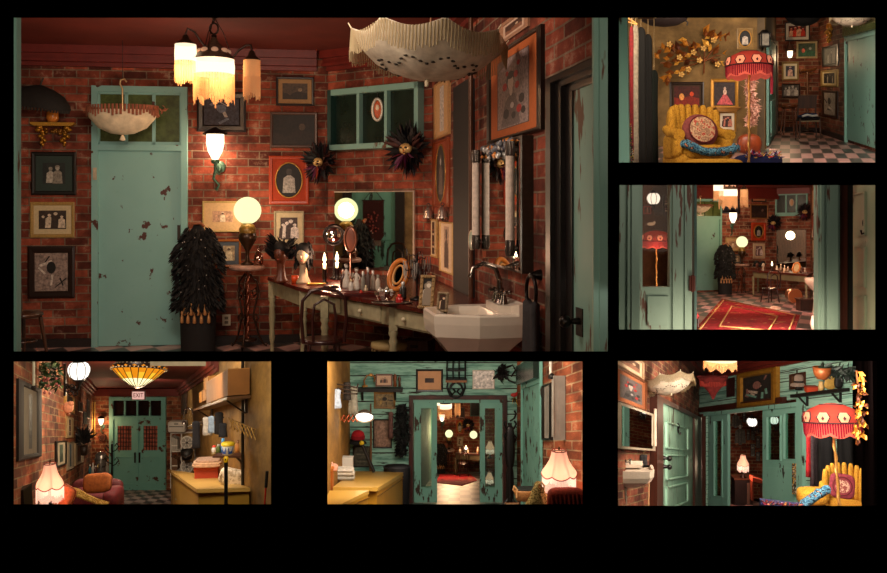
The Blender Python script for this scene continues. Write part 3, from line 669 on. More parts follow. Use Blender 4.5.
for p0, p1 in ((a, b), (b, c)):
    dd = (p1-p0).normalized(); nn = Vector((-dd.y, dd.x))*.03
    mb.hexa([(p0.x, p0.y, VZ-.17), (p1.x, p1.y, VZ-.17), (p1.x+nn.x, p1.y+nn.y, VZ-.17), (p0.x+nn.x, p0.y+nn.y, VZ-.17), (p0.x, p0.y, VZ-.03), (p1.x, p1.y, VZ-.03), (p1.x+nn.x, p1.y+nn.y, VZ-.03), (p0.x+nn.x, p0.y+nn.y, VZ-.03)])
build('apron', mb, CRMP, rv, True)
for p in (a, b, Vector((-.36, 6.46)), Vector((.22, 6.42)), Vector((-.95, 7.2))):
    mb = MB(); x, y = p; mb.box(x-.03, x+.03, y-.03, y+.03, VZ-.2, VZ-.03)
    mb.lathe([(.03, VZ-.2), (.036, VZ-.22), (.024, VZ-.25), (.034, VZ-.28), (.026, VZ-.31), (.033, VZ-.4), (.022, -1.2), (.03, -1.28), (.018, -1.34), (.02, -1.457)], (x, y, 0), 12); build('leg', mb, CRMP, rv, True)
bc = (c-b); L_ = bc.length; bd = bc.normalized(); nn = Vector((bd.y, -bd.x))
for i, t in enumerate((.08, .4, .72)):
    p0 = b+bd*L_*t; p1 = b+bd*L_*(t+.27); dr = MB(); nf = nn*.012
    if nn.y > 0: nf = -nf
    dr.hexa([(p0.x+nf.x, p0.y+nf.y, VZ-.155), (p1.x+nf.x, p1.y+nf.y, VZ-.155), (p1.x, p1.y, VZ-.155), (p0.x, p0.y, VZ-.155), (p0.x+nf.x, p0.y+nf.y, VZ-.045), (p1.x+nf.x, p1.y+nf.y, VZ-.045), (p1.x, p1.y, VZ-.045), (p0.x, p0.y, VZ-.045)])
    do = build('drawer', dr, M('#a09878', .5, 0, .3, 12), rv, True); pm = (p0+p1)/2; kb = MB(); kb.ball((pm.x+nf.x*3, pm.y+nf.y*3, VZ-.1), .016, 0, 8, 6)
    k_ = build('knob', kb, M('#c8bc9c', .4), None, True, (0, 0, 0)); k_.parent = do; k_.location = -Vector(rv.location)
# mirror above it
rm = thing('vanity_mirror', 'large rectangular mirror above the vanity reflecting a teal door', 'mirror', B_.at(376, 240))
q0, q1, h0, h1 = B_.q(336.5), B_.q(417), -.66, B_.h(376, 191)
mb = MB(); B_.box(mb, q0, q1, h0, h1, .004, .03); build('mirror_glass', mb, mirrorm(), rm, True)
mb = MB(); B_.box(mb, q1-.02, q1, h0, h1, .03, .045); B_.box(mb, q0, q1-.02, h1-.012, h1, .03, .04); build('edge', mb, M('#b8a898', .3, .5), rm, True)
# the door the mirror shows, on the left wall, with its hanging banner
TEALP = peel('#70b0a0', '#1e2a24', 9, .40, .5, .22, '#4a8276')
qd = 1.02; dw = .62
rd = thing('door_2', 'teal door on the left wall seen only in the vanity mirror', 'door', D_.pt(qd, -1.457), kind='structure')
mb = MB(); D_.box(mb, qd-dw/2, qd+dw/2, -1.45, .62, .003, .035)
for h0_, h1_ in ((-1.3, -.62), (-.5, .5)):
    for s_ in (-1, 1): D_.box(mb, qd+s_*.15-.11, qd+s_*.15+.11, h0_, h1_, .035, .048)
build('door_leaf', mb, TEALP, rd, True)
mb = MB(); D_.box(mb, qd-dw/2-.13, qd-dw/2, -1.45, .74, .003, .07); D_.box(mb, qd+dw/2, qd+dw/2+.13, -1.45, .74, .003, .07); D_.box(mb, qd-dw/2, qd+dw/2, .62, .74, .003, .07); build('door_frame', mb, M('#180c08', .6), rd, True)
mb = MB(); mb.ball(D_.pt(qd-dw*.4, -.42, .08), .03, 0, 10, 6); build('door_knob', mb, M('#1c1814', .3, .7), rd, True)
rb = thing('hanging_banner', 'dark red embroidered banner hanging on the teal door seen in the mirror', 'banner', D_.pt(qd, -.1, .06))
qq = lambda a, h, o=.06: D_.pt(qd+a, h, o)
mb = MB(); mb.add([qq(a, h, o) for o in (.058, .066) for a, h in ((-.15, .06), (.15, .06), (.15, -.44), (.11, -.50), (-.11, -.50), (-.15, -.44))], [(0, 1, 2, 3, 4, 5), (11, 10, 9, 8, 7, 6)]+[(i, (i+1) % 6, 6+(i+1) % 6, 6+i) for i in range(6)]); build('cloth', mb, M('#3a1210', .9), rb, True)
mb = MB()
for i in range(26): mb.ball(qq(random.uniform(-.09, .09), random.uniform(-.4, -.1), .067), .014, 0, 6, 4, .3)
build('embroidery', mb, M('#8a3a30', .8), rb, True)
mb = MB(); mb.tube([qq(-.14, .06), qq(0, .24), qq(.14, .06)], .006, 5); mb.bar(qq(-.16, .065), qq(.16, .065), .009); build('hanging_cord', mb, M('#2a1a14'), rb, True)
mb = MB()
for i in range(14): mb.bar(qq(-.1+i*.0154, -.5), qq(-.1+i*.0154, -.58), .005, 0, 5)
build('tassel_fringe', mb, M('#8a5a48'), rb, True)
# ---- objects on the vanity
def von(name, label, cat, u, v, **k): return T(name, label, cat, u, v, onv(u, v), **k)
def head(u, v, label, skin, wig, name='mannequin_head', feathers=False):
    r = von(name, label, 'mannequin head', u, v)
    mb = MB(); mb.lathe([(0, 0), (7.5, 0), (7.2, 2), (4.6, 7), (3.8, 14), (4.2, 19), (5, 22)], n=16, sy=.9)
    mb.ball((-.6, -1.5, 28), (6.2, 7, 9.5), 0, 18, 12); mb.ball((-1.4, -8.3, 27), (1, 1.6, 1.8)); mb.ball((-1.3, -7.2, 23.2), (1.6, .9, .5), 1); mb.ball((-4, -7, 29.3), (1.1, .6, .5), 2); mb.ball((1.4, -7.2, 29.3), (1.1, .6, .5), 2)
    build('bust', mb, [M(skin, .4, 0, .15, .2), M('#a84838', .5), M('#2a1c18', .5)], r)
    mb = MB()
    def ar():
        t = random.uniform(-.9, 4.05); z = random.uniform(-2, 1)
        return ((7*math.cos(t)*random.uniform(.9, 1.1), 1+7.6*math.sin(t), 30+z*4+random.uniform(0, 9)*(z > -.6)), (math.cos(t)*.7, math.sin(t)*.7, -1 if not feathers else .5))
    mb.ball((0, .4, 33), (8, 8, 8), 0, 14, 9, .06); (mb.spikes(160, ar, 11, 1.5) if feathers else (mb.ball((4.5, 1, 24), (4.2, 5, 11), 0, 12, 8, .12), mb.ball((-5, 3, 26), (3, 4.4, 9), 0, 12, 8, .12), mb.spikes(160, ar, 8, 1.5, bias=(0, .3, -1.6)))); build('wig' if not feathers else 'feather_headdress', mb, BLKF, r)
    return r
head(303.5, 283.5, 'white mannequin head with wavy black wig on the vanity top', '#a89478', 1, 'mannequin_head')
head(281, 282, 'brown mannequin head with black feather headdress at the left vanity end', '#5a2c18', 1, feathers=True)
def jar(u, v, w_, h_, col, label, lid=None, cat='bottle', name='perfume_bottle', gl=False, group=None):
    r = von(name, label, cat, u, v, group=group); mb = MB(); w2 = w_/2
    mb.lathe([(0, 0), (w2*.9, 0), (w2, h_*.12), (w2*.95, h_*.6), (w2*.45, h_*.74), (w2*.4, h_*.8)], n=12); build('body', mb, M(col, .2, 0, .3, .3) if not gl else glassm(col, .5), r)
    mb = MB(); mb.lathe([(w2*.5, h_*.78), (w2*.55, h_*.95), (0, h_)], n=10); build('stopper', mb, M(lid or '#d8d0c0', .25, .3), r); return r
r = von('candle_glass', 'small orange glowing votive glass between heads at front of vanity', 'candle', 295, 283); mb = MB(); mb.lathe([(0, 0), (3.4, 0), (3.6, 7.5), (3, 7.6), (2.9, 3)], n=14); build('glass', mb, M('#d84a18', .3), r); mb = MB(); mb.lathe([(0, 3), (2.8, 3.2)], n=10); mb.lathe([(0, 4), (.6, 4.6), (0, 7)], n=6); build('flame', mb, glow('#ff9038', 1.6, 0, 'flame'), r)
r = von('powder_tray', 'flat yellow brass tray lying on the vanity left of the candles', 'tray', 316, 285); mb = MB(); mb.lathe([(0, 0), (8, 0), (10, 1), (9.6, 1.8), (8, .9), (0, .8)], n=18, sy=.5); build('dish', mb, M('#c09040', .35, .5), r); mb = MB(); mb.ring(9.8, .35, (0, 0, 1.6), 'z', sz=.5); build('rim', mb, M('#e0b860', .3, .6), r)
def candle(u, v, h_, lit, label):
    r = von('black_candlestick', label, 'candle', u, v); mb = MB(); mb.lathe([(0, 0), (4, 0), (4.2, 1), (1.6, 3), (2.4, 6), (2.2, h_-9), (2.8, h_-8)], n=12); build('holder', mb, M('#1c1412', .3, .3), r)
    mb = MB(); mb.lathe([(1.6, h_-8), (1.6, h_-2), (0, h_-1.6)], n=10); build('wax', mb, M('#e8d8b8', .6), r)
    mb = MB(); mb.lathe([(0, h_-2), (1.9, h_+1), (1.5, h_+4), (0, h_+9)], n=10); build('flame', mb, glow('#ffdca8', 6, 0, 'candle_flame'), r); return r
candle(324.5, 284, 23, 1, 'left of two black candlesticks burning on the vanity'); candle(337, 280, 20, 1, 'right of two black candlesticks burning on the vanity')
jar(343, 287, 6, 17, '#3a2018', 'squat dark bottle with orange cap beside the candles', '#e86a20')
r = von('black_compact', 'flat round black compact case before the burning candles', 'compact', 331, 287.5); mb = MB(); mb.lathe([(0, 0), (7.5, 0), (8, .8), (7.5, 1.8), (0, 2.2)], n=18, sy=.6); build('case', mb, M('#141010', .25), r); mb = MB(); mb.ball((0, -4.8, 1.3), (1, .5, .5)); build('clasp', mb, M('#b89858', .3, .6), r)
def hand_mirror(u, v, h_, R, col, label, sx=1, glass=True, yaw=0):
    r = von('vanity_stand_mirror', label, 'mirror', u, v, rz=yaw); mb = MB(); mb.lathe([(0, 0), (4.5, 0), (4.5, 1), (1, 3), (.8, h_-R*1.2)], n=12); build('stand', mb, M(col, .3, .4), r)
    mb = MB(); mb.ring(R, 1.3, (0, 0, h_), sx=sx); build('rim', mb, M(col, .3, .4), r)
    mb = MB(); mb.ball((0, 0, h_), (R*sx, .8, R), 0, 20, 8) if not glass else mb.lathe([(0, -.3), (R, -.3), (R, .3), (0, .3)], n=24)
    o = build('mirror_glass' if glass else 'mirror_back', mb, mirrorm() if glass else M('#5a3428', .35, .3), r)
    if glass: o.rotation_euler = (math.pi/2, 0, 0); o.location = (0, 0, h_)
    return r
hand_mirror(334, 279, 44, 10, '#1c1412', 'round black vanity mirror on a stand showing pink reflections', yaw=.25); hand_mirror(350.5, 283, 44, 12, '#5a3424', 'oval brown hand mirror seen from its back on a tall stand', .48, False)
# red tray and the little figures and bottles on it
r = von('lacquer_tray', 'dark red lacquer tray full of small bottles on the vanity', 'tray', 356, 296); mb = MB(); mb.hexa([(-24, -3, 0), (24, -3, 0), (20, 14, 0), (-26, 14, 0), (-25, -4, 2.2), (26, -4, 2.2), (21, 15, 2.2), (-28, 15, 2.2)]); build('base', mb, M('#4a1410', .3), r); mb = MB(); mb.tube([(-25, -4, 3), (26, -4, 3), (21, 15, 3), (-28, 15, 3), (-25, -4, 3)], .7, 5); build('rim', mb, M('#6a2018', .3), r)
def figurine(u, v, h_, label):
    r = von('porcelain_figurine', label, 'figurine', u, v); s = h_/30; mb = MB()
    mb.lathe([(0, 0), (4.5*s, 0), (5*s, 2*s), (4*s, 9*s), (2*s, 15*s), (2.6*s, 19*s), (1.1*s, 22*s)], n=12); mb.tube([(-2*s, 0, 19*s), (-4.5*s, -1*s, 16*s), (-4*s, -2*s, 22*s)], .9*s, 6); mb.tube([(2*s, 0, 19*s), (4.5*s, -1*s, 15*s), (3*s, -3*s, 13*s)], .9*s, 6); mb.ball((0, 0, 25*s), 2.4*s); build('body', mb, M('#d0c8bc', .25, 0, .2, .4), r)
    mb = MB(); mb.ball((0, .5*s, 26.3*s), (2.6*s, 2.6*s, 1.9*s)); build('hair', mb, M('#6a5a4c', .4), r); return r
figurine(346.5, 288, 26, 'tall white porcelain figurine on the tray, leftmost'); figurine(356.5, 290, 24, 'white porcelain dancer figurine in the middle of the tray')
for i, (u, v, w_, h_, cl, ld, lb) in enumerate(((351, 291, 5, 12, '#d8d0c4', '#c8b890', 'short white jar between the two porcelain figurines'), (363, 291, 5, 20, '#8a8478', '#d0ccc4', 'silver topped bottle behind the tray edge, right of the dancer'), (368, 291, 5, 24, '#5a4a44', '#b0a8a0', 'tall grey bottle, tallest on the tray'), (373, 290, 5, 20, '#a89c8c', '#e0d8d0', 'pale bottle third from right end of the tray'), (378, 291, 5.5, 17, '#c8bca8', '#8a8478', 'cream bottle at the right end of the tray'), (361, 296, 4, 6, '#c82818', '#e84030', 'tiny bright red bottle on the front of the tray'), (366, 294, 4.5, 9, '#b8a080', '#d8c8a0', 'short tan bottle before the tall grey one'))):
    jar(u, v, w_, h_, cl, lb, ld, group=None)
# oval orange easel mirror
r = von('easel_mirror', 'tilted oval table mirror in wide orange wooden frame on the vanity', 'mirror', 393.5, 291, rot=(math.radians(-12), math.radians(14), -.35))
mb = MB(); mb.ring(11.5, 2.6, (0, 0, 17), sx=.78, sz=1.3, k=10, n=28); build('frame', mb, M('#d07a30', .35, 0, .25, .2), r)
mb = MB(); mb.ring(6.8, 1.1, (0, -1, 17), sx=.72, sz=1.4, n=24); build('inner_rim', mb, M('#e0a058', .35), r)
mb = MB(); mb.prism([(7*math.cos(.2618*i), 17+13*math.sin(.2618*i)) for i in range(24)], -.3, .6); build('mirror_glass', mb, mirrorm(), r)
mb = MB(); mb.bar((0, 1, 26), (2, 12, -1), .9); build('strut', mb, M('#6a3818'), r)
r = von('crystal_dish', 'clear crystal dish heaped with trinkets before the orange oval mirror', 'dish', 385, 300); mb = MB(); mb.lathe([(0, 0), (6, 0), (10, 5), (11, 9), (9.6, 8.6), (6, 3), (0, 2)], n=12, sy=.6, smooth=False); build('bowl', mb, glassm('#e8e0d8', .6), r)
mb = MB()
for i in range(26): mb.ball((random.uniform(-7, 7), random.uniform(-3, 3), random.uniform(5, 12)), random.uniform(.9, 2), 0, 6, 4)
build('trinkets', mb, M('#d0c4b4', .25), r)['kind'] = 'stuff'
r = von('silver_tray', 'dark oval silver tray under the crystal dish on the vanity', 'tray', 392, 303.5); mb = MB(); mb.lathe([(0, 0), (19, 0), (21, 1), (20, 1.6), (18, .8), (0, .7)], n=24, sy=.5); build('plate', mb, M('#4a3c34', .25, .6), r); mb = MB(); mb.ring(20.5, .5, (0, 0, 1.3), 'z', sz=.5, n=32); build('rim', mb, M('#8a7868', .25, .7), r)
jar(399.5, 303, 8, 9, '#a81818', 'round red jar right of the crystal dish', '#d84030'); jar(403, 299, 7, 18, '#2a2420', 'dark glass bottle behind the round red jar', '#c8c4bc')
# black jewelry tree
r = von('jewelry_tree', 'black jewelry tree hung with chains in front of the right brick wall', 'jewelry stand', 417, 300); mb = MB(); mb.lathe([(0, 0), (7, 0), (7, 1.5), (1.4, 4)], n=14); mb.bar((0, 0, 2), (0, 0, 46), 1)
for i in range(11):
    t = i*2.4; z = 16+i*2.9; l = 13-i*.55; mb.tube([(0, 0, z), (l*.5*math.cos(t), l*.5*math.sin(t), z+3), (l*math.cos(t), l*math.sin(t), z+2), (l*1.1*math.cos(t), l*1.1*math.sin(t), z+4)], .55, 5)
build('branches', mb, M('#161212', .35, .4), r)
for i in range(24):
    t = i*1.7; R = 4+i % 5*2.4; z = 46-i*.8; x, y = R*math.cos(t), R*math.sin(t); l = random.uniform(10, 20); mb = MB(); mb.tube([(x-1.3, y, z), (x-1, y, z-l*.6), (x, y-.5, z-l), (x+1, y, z-l*.6), (x+1.3, y, z)], .55, 5); build('necklace', mb, M(random.choice(('#8a8480', '#3a3030', '#c8c0b8', '#5a2c24')), .25, .5), r)
def stand_frame(u, v, w_, h_, col, yaw, label, pal, tilt=-.16):
    r = von('table_photo_frame', label, 'framed photograph', u, v, rot=(tilt, 0, yaw)); w2 = w_/2; b = w_*.2; mb = MB()
    for x0, x1, z0, z1 in ((-w2, w2, 0, b), (-w2, w2, h_-b, h_), (-w2, -w2+b, b, h_-b), (w2-b, w2, b, h_-b)): mb.box(x0, x1, -1.2, 1, z0, z1)
    for i in range(26):
        t = i/26*4; e = t % 1; sd = int(t); x, z = ((-w2+e*w_, b/2), (w2-b/2, e*h_), (w2-e*w_, h_-b/2), (-w2+b/2, h_-e*h_))[sd]; mb.ball((x, -1.2, z), b*.45, 0, 6, 4)
    build('frame', mb, M(col, .4, .3, .5, .3), r)
    pm = MB(); f = lambda a, c, l=0: Vector((-w2+b+(w_-2*b)*a, -.2-l*.03, b+(h_-2*b)*c)); pm.poly([f(0, 0), f(1, 0), f(1, 1), f(0, 1)]); figure(pm, 'pair', f, w_-2*b, h_-2*b); build('print', pm, [M(c_, .4) for c_ in pal], r)
    mb = MB(); mb.hexa([(-1, .5, h_*.1), (1, .5, h_*.1), (1.5, 8, -1), (-1.5, 8, -1), (-1, .5, h_*.6), (1, .5, h_*.6), (1.5, 9, 0), (-1.5, 9, 0)]); build('strut', mb, M('#2a2018'), r); return r
stand_frame(426, 309, 16, 34, '#a8885c', -.45, 'ornate carved photo frame standing at the right vanity end', BW+['#8a7c6c']); stand_frame(442, 312, 12, 20, '#988468', -.5, 'small carved photo frame leaning beside the white sink', SEP+['#3a2c24'])
# bentwood chair before the vanity
def bentwood(u, v, Y, label, col='#3a140e', rz=0):
    r = T('bentwood_chair', label, 'chair', u, v, Y, rz=rz); cm = wood(col, '#1c0a08', .2, .3)
    mb = MB(); mb.lathe([(0, 50), (19, 50), (21, 51.5), (20.5, 54), (17, 54.5), (0, 53.5)], n=24); build('seat', mb, cm, r)
    mb = MB(); mb.tube([(-19, -14, 52), (-21, -16, 75), (-20, -17, 92), (-12, -18, 101), (0, -18, 103), (12, -18, 101), (20, -17, 92), (21, -16, 75), (19, -14, 52)], 1.7, 8); build('back_hoop', mb, cm, r)
    mb = MB(); mb.tube([(-10, -17, 53), (-11, -17.5, 75), (-9, -18, 88), (0, -18, 93), (9, -18, 88), (11, -17.5, 75), (10, -17, 53)], 1.3, 8); build('inner_hoop', mb, cm, r)
    for sx in (-1, 1):
        for sy in (-1, 1): mb = MB(); mb.tube([(13*sx, 12*sy, 51), (16*sx, 15*sy, 25), (19*sx, 18*sy, 0)], [2, 1.7, 1.3], 8); build('leg', mb, cm, r)
    mb = MB(); mb.ring(14.5, 1, (0, 0, 26), 'z', k=6); build('stretcher', mb, cm, r); return r
BENT = bentwood(322, 205+1.457*F/6.9, 6.9, 'dark red bentwood chair with double hoop back before the vanity', rz=.25)
BENT.scale = tuple(x*1.05 for x in BENT.scale)
bentwood(21, 205+1.457*F/8.1, 8.1, 'old bentwood chair at the far left edge beside the black frame', '#4a2c18', -.5)
# things under the vanity
r = T('rattan_stool', 'striped rattan stool under the right half of the vanity', 'stool', 389, 205+1.457*F/7.0, 7.0); mb = MB(); mb.lathe([(0, 44), (17, 44), (18.5, 46), (18, 50), (0, 51)], n=20); build('seat', mb, M('#a08858', .6), r)
mb = MB()
for i in range(15): t = .419*i; mb.bar((17*math.cos(t), 17*math.sin(t), 0), (16.5*math.cos(t), 16.5*math.sin(t), 44), 1.2)
for z in (2, 20, 40): mb.ring(17.3, 1, (0, 0, z), 'z')
build('rattan_sides', mb, M('#7a6440', .6), r)
r = T('storage_crate', 'dark wooden crate on the floor beside the rattan stool under the vanity', 'crate', 418, 205+1.457*F/7.4, 7.4, rz=-.3); mb = MB()
for z in (1, 16, 31):
    mb.box(-14, 14, -12, -10, z, z+12); mb.box(-14, 14, 10, 12, z, z+12); mb.box(-14, -12, -10, 10, z, z+12); mb.box(12, 14, -10, 10, z, z+12)
mb.box(-14, 14, -12, 12, 0, 1.5); build('slats', mb, wood('#5a3420', '#2a160c', .3), r); mb = MB(); mb.box(-4, 4, -12.3, -12, 36, 39); build('handle_hole', mb, M('#120a06'), r)
# feather masks
def mask(W, u, v, px, label, top, o=.08, gold=True):
    r = thing('feather_mask', label, 'mask', W.at(u, v, o), s=px, rz=W.ang()); mb = MB()
    def ar(): t = random.uniform(0, 6.283); return ((3*math.cos(t), random.uniform(-2, 2), 3*math.sin(t)), (math.cos(t)*.8, random.uniform(-.7, .1), math.sin(t)*top+(.35 if top > 1 else 0)))
    mb.spikes(190, ar, 17, 2.6, nm=4); build('feathers', mb, [BLKF, M('#120d0d', .6), M('#3a1410', .6), M('#0e0c14', .5)], r)
    mb = MB(); mb.spikes(14, lambda: ((0, -5, -3), (random.uniform(-1, 1), -.5, random.uniform(-1.6, .2))), 15, 1.6, nm=2); build('plume', mb, [M('#8a2c14', .5), M('#5a1c40', .5)], r)
    mb = MB(); mb.ball((0, -5, 0), (6, 3.4, 4.6), 0, 14, 9); mb.ball((-2.4, -8, .8), (1.4, .8, .8), 1); mb.ball((2.4, -8, .8), (1.4, .8, .8), 1); mb.ball((0, -8.8, -1.4), (1, 1.4, 1.6)); build('face', mb, [M('#d8b070', .35, .3), M('#1c1010')], r); return r
mask(B_, 331.5, 163, 9.3/F, 'black feather mask with purple plume left below the window', 1.0, .16); mask(B_, 419, 150, 8.8/F*1.25, 'black and orange feather mask right below the window', 1.5, .16)
# ---- right wall
pic(C_, 435, 80, 451, 137, 'narrow pale gold frame with blank white sheet, highest near the corner', '#b88a58', 2, '#c09868', 4, 'blank', ['#d0c4b8', '#d0c4b8', '#d0c4b8'], dep=2)
pic(C_, 433.5, 140, 450.5, 207, 'red wood framed oval portrait below the pale gold frame on right wall', '#8a3c1c', 2.5, '#8a3a18', 1, 'portrait', ['#3a3430', '#b0a8a0', '#6a5c54'], oval=True, dep=2)
pic(C_, 430, 219, 438.5, 257, 'slim gold framed print close to the corner, left of the gentleman photograph', '#c0985c', 1.5, '#d8c098', 1.5, 'lines', SEP, dep=2)
pic(C_, 440.5, 222, 454.5, 273, 'gold framed photograph of a standing gentleman on the right wall', '#c8a468', 1.5, '#d8c0a0', 3, 'portrait', ['#b89880', '#3a2c28', '#5a4840'], dep=2)
for u, v, lb in ((433.5, 213, 'left silver bell hung above the slim gold print'), (448, 213, 'right silver bell hung above the gentleman photograph')):
    r = thing('silver_bell', lb, 'bell', C_.at(u, v, .05), s=8.2/F); mb = MB(); mb.lathe([(0, 7), (2, 6), (4.5, 2), (5.4, -4), (6.4, -6), (5.2, -5)], n=14); build('cup', mb, M('#c8b8ac', .25, .8), r); mb = MB(); mb.ring(1.6, .5, (0, 0, 8.5)); build('hanger', mb, M('#3a302c'), r); mb = MB(); mb.ball((0, 0, -6), 1.5); build('clapper', mb, M('#3a302c', .3, .6), r)
mb = MB(); C_.box(mb, C_.q(459), C_.q(475), -1.457, C_.h(466, 84), .002, .05); build('trim_7', mb, M('#0c0706', .7), world=True, kind='structure')
mb = MB(); p = C_.q(478.5); mb.tube([C_.pt(p, -1.457, .06), C_.pt(p, 1.62, .06)], .018, 8); build('trim_8', mb, M('#5a3a28', .4, .3), world=True, kind='structure')
pic(C_, 490, 42, 545, 137, 'large framed picture of a lady in red on orange mat, right wall', '#1c120e', 4, '#b05a28', 8, 'lady', ['#94807c', '#b01818', '#2a2224', '#6a5c5a', '#c8b4a8', '#b8aca8'], dep=5, slip='#3a241a')
pic(C_, 501, 15, 530, 36, 'pale framed picture cut by the ceiling edge above the lady in red', '#a87c60', 4, '#c8a890', 2, 'land', SEP, dep=3)
# medicine cabinet
rc = thing('medicine_cabinet', 'mirrored medicine cabinet with two tube lamps above the white sink', 'cabinet', C_.at(505, 205))
q0, q1 = [(8.82-y)/abs(C_.d2.y) for y in (6.45, 5.42)]; o1 = .085
hb_, ht_ = C_.h(500, 262), C_.h(500, 147)
mb = MB(); C_.box(mb, q0, q1, hb_-.02, ht_+.02, .002, o1-.012); build('body', mb, M('#3c3028', .35, .6), rc, True)
mb = MB(); C_.box(mb, q0+.05, q1-.02, hb_, ht_, o1-.012, o1); build('mirror_glass', mb, mirrorm(), rc, True)
for q in (q0+.02, q1-.1):
    mb = MB(); mb.tube([C_.pt(q, hb_+.17, o1+.035), C_.pt(q, ht_-.09, o1+.035)], .028, 12); tb = build('tube_lamp', mb, M('#d8c4b4', .3), rc, True)
    for h_ in (hb_+.13, ht_-.06):
        mb = MB(); mb.tube([C_.pt(q, h_-.05, o1+.035), C_.pt(q, h_-.02, o1+.035), C_.pt(q, h_+.05, o1+.035)], [.026, .034, .03], 10); mb.bar(C_.pt(q, h_, o1), C_.pt(q, h_, o1+.035), .02); build('lamp_socket', mb, M('#6a605a', .25, .8), rc, True)
mb = MB()
for i in range(40): mb.ball(C_.pt(random.uniform(q0+.1, q1-.06), ht_-random.uniform(-.01, .13)*random.random(), o1+.012), random.uniform(.012, .024), i % 4, 6, 4, .3)
build('mosaic_crest', mb, [M('#c8c4c0', .2, .3), M('#3a3c48', .3), M('#c87830', .3), M('#6a6c74', .3)], rc, True)['kind'] = 'stuff'
r = thing('oval_ornament', 'small green oval ornament propped on the medicine cabinet mirror', 'ornament', C_.at(487, 240, o1+.02), s=6.6/F, rz=C_.ang()); mb = MB(); mb.ball((0, -1, 0), (13, 1.2, 9)); build('stone', mb, M('#7a9480', .4), r); mb = MB(); mb.ring(9.4, 1, (0, -1, 0), sx=1.42); build('rim', mb, M('#b0a48c', .3, .4), r)
# sink
def sink():
    W = C_; q = W.q(513); Y = W.Y(513)
    base = W.pt(q, -.69, 0); r = thing('pedestal_sink', 'white ceramic pedestal sink with angled front corners on the right wall', 'sink', base, s=1.0, rz=W.ang()+math.pi if False else 0)
    ax = Vector((W.d2.x, W.d2.y, 0)); n = W.n
    L = lambda x, y, z: base+ax*x+n*y+Vector((0, 0, z))
    ov = [(-.33, 0), (.33, 0), (.33, .30), (.2, .56), (-.2, .56), (-.33, .30)]
    sc = lambda k, z, dy=0: [L(x*k, .26+(y-.26)*k+dy, z) for x, y in ov]
    inn = [(-.24, .17), (.24, .17), (.24, .31), (.14, .48), (-.14, .48), (-.24, .31)]
    si = lambda k, z: [L(x*k, .31+(y-.31)*k, z) for x, y in inn]
    rows = [sc(.55, -.27), sc(.78, -.19), sc(.97, -.13), sc(1, -.05), sc(1, 0), sc(.96, .012), si(1.04, .008), si(.97, -.02), si(.8, -.12), si(.4, -.15)]
    mb = MB(); vs = [p for rw in rows for p in rw]
    mb.add(vs, [(i*6+k, i*6+(k+1) % 6, (i+1)*6+(k+1) % 6, (i+1)*6+k) for i in range(len(rows)-1) for k in range(6)]+[tuple(range(54, 60)), tuple(range(5, -1, -1))])
    WH = M('#d8ccbc', .12, 0, .08, 5, .6)
    build('basin', mb, WH, r, True)
    mb = MB()
    pts = [(-.33, 0), (.33, 0), (.33, .05), (.21, .07), (.17, .14), (-.17, .14), (-.21, .07), (-.33, .05)]
    mb.add([L(x, y, 0) for x, y in pts]+[L(x, y, .055 if y > .06 else .075) for x, y in pts], [tuple(range(8, 16))]+[(i, (i+1) % 8, 8+(i+1) % 8, 8+i) for i in range(8)]); build('faucet_deck', mb, WH, r, True)
    mb = MB(); mb.tube([L(0, .2, -1.457+.69), L(0, .2, -.72), L(0, .2, -.6), L(0, .22, -.2)], [.14, .12, .08, .1], 12); build('pedestal', mb, WH, r, True)
    CH = M('#7a7068', .15, .95)
    f = thing('sink_faucet', 'antique chrome gooseneck faucet with cross handles on the white sink', 'faucet', L(0, .09, .055))
    mb = MB(); mb.tube([L(0, .09, .055), L(0, .09, .2), L(0, .12, .28), L(0, .2, .31), L(0, .27, .28), L(0, .285, .22)], [.022, .018, .016, .016, .016, .019], 10); mb.tube([L(0, .09, .055), L(0, .09, .08)], [.045, .03], 12); build('spout', mb, CH, f, True)
    for sx in (-1, 1):
        mb = MB(); x = sx*.1; mb.tube([L(x, .09, .055), L(x, .09, .12)], [.03, .015], 10); mb.bar(L(x-.04, .09, .13), L(x+.04, .09, .13), .011); mb.bar(L(x, .05, .13), L(x, .13, .13), .011)
        for a_, b_ in ((-.04, 0), (.04, 0), (0, -.04), (0, .04)): mb.ball(L(x+a_, .09+b_, .13), .016, 0, 8, 5)
        build('cross_handle', mb, CH, f, True)
    return r
SINK = sink()
# towel ring
rt = thing('towel_ring', 'dark iron towel ring on the brick right of the sink', 'towel ring', C_.at(541, 288)); q = C_.q(541); h_ = C_.h(541, 292)
mb = MB(); mb.tube([C_.pt(q+.1*math.cos(t*.393), h_+.1*math.sin(t*.393), .06) for t in range(17)], .012, 6, cap=False); build('ring', mb, M('#1c1614', .3, .7), rt, True); mb = MB(); mb.tube([C_.pt(q, h_+.1, .0), C_.pt(q, h_+.1, .07)], [.035, .015], 8); build('wall_mount', mb, M('#1c1614', .3, .7), rt, True)
r = thing('hand_towel', 'dark grey towel hanging from the iron ring beside the sink', 'towel', C_.pt(q, h_-.3, .06)); mb = MB(); N = 14; rows = []
for j in range(9):
    z = h_-.06-j*.055; row = []
    for i in range(N): t = 2*math.pi*i/N; wv = (.1+.03*j/8)*(1+.08*math.sin(3*t)); row.append(C_.pt(q+wv*math.cos(t), z+(.02*math.cos(2*t) if j == 0 else 0), .06+(.035+.015*math.sin(4*t))*math.sin(t)))
    rows.append(row)
mb.add([p for rw in rows for p in rw], [(j*N+i, j*N+(i+1) % N, (j+1)*N+(i+1) % N, (j+1)*N+i) for j in range(8) for i in range(N)]+[tuple(range(N))[::-1], tuple(range(8*N, 9*N))], 0, True); build('cloth', mb, M('#2c2a2c', .95, 0, .3, 30), r, True)
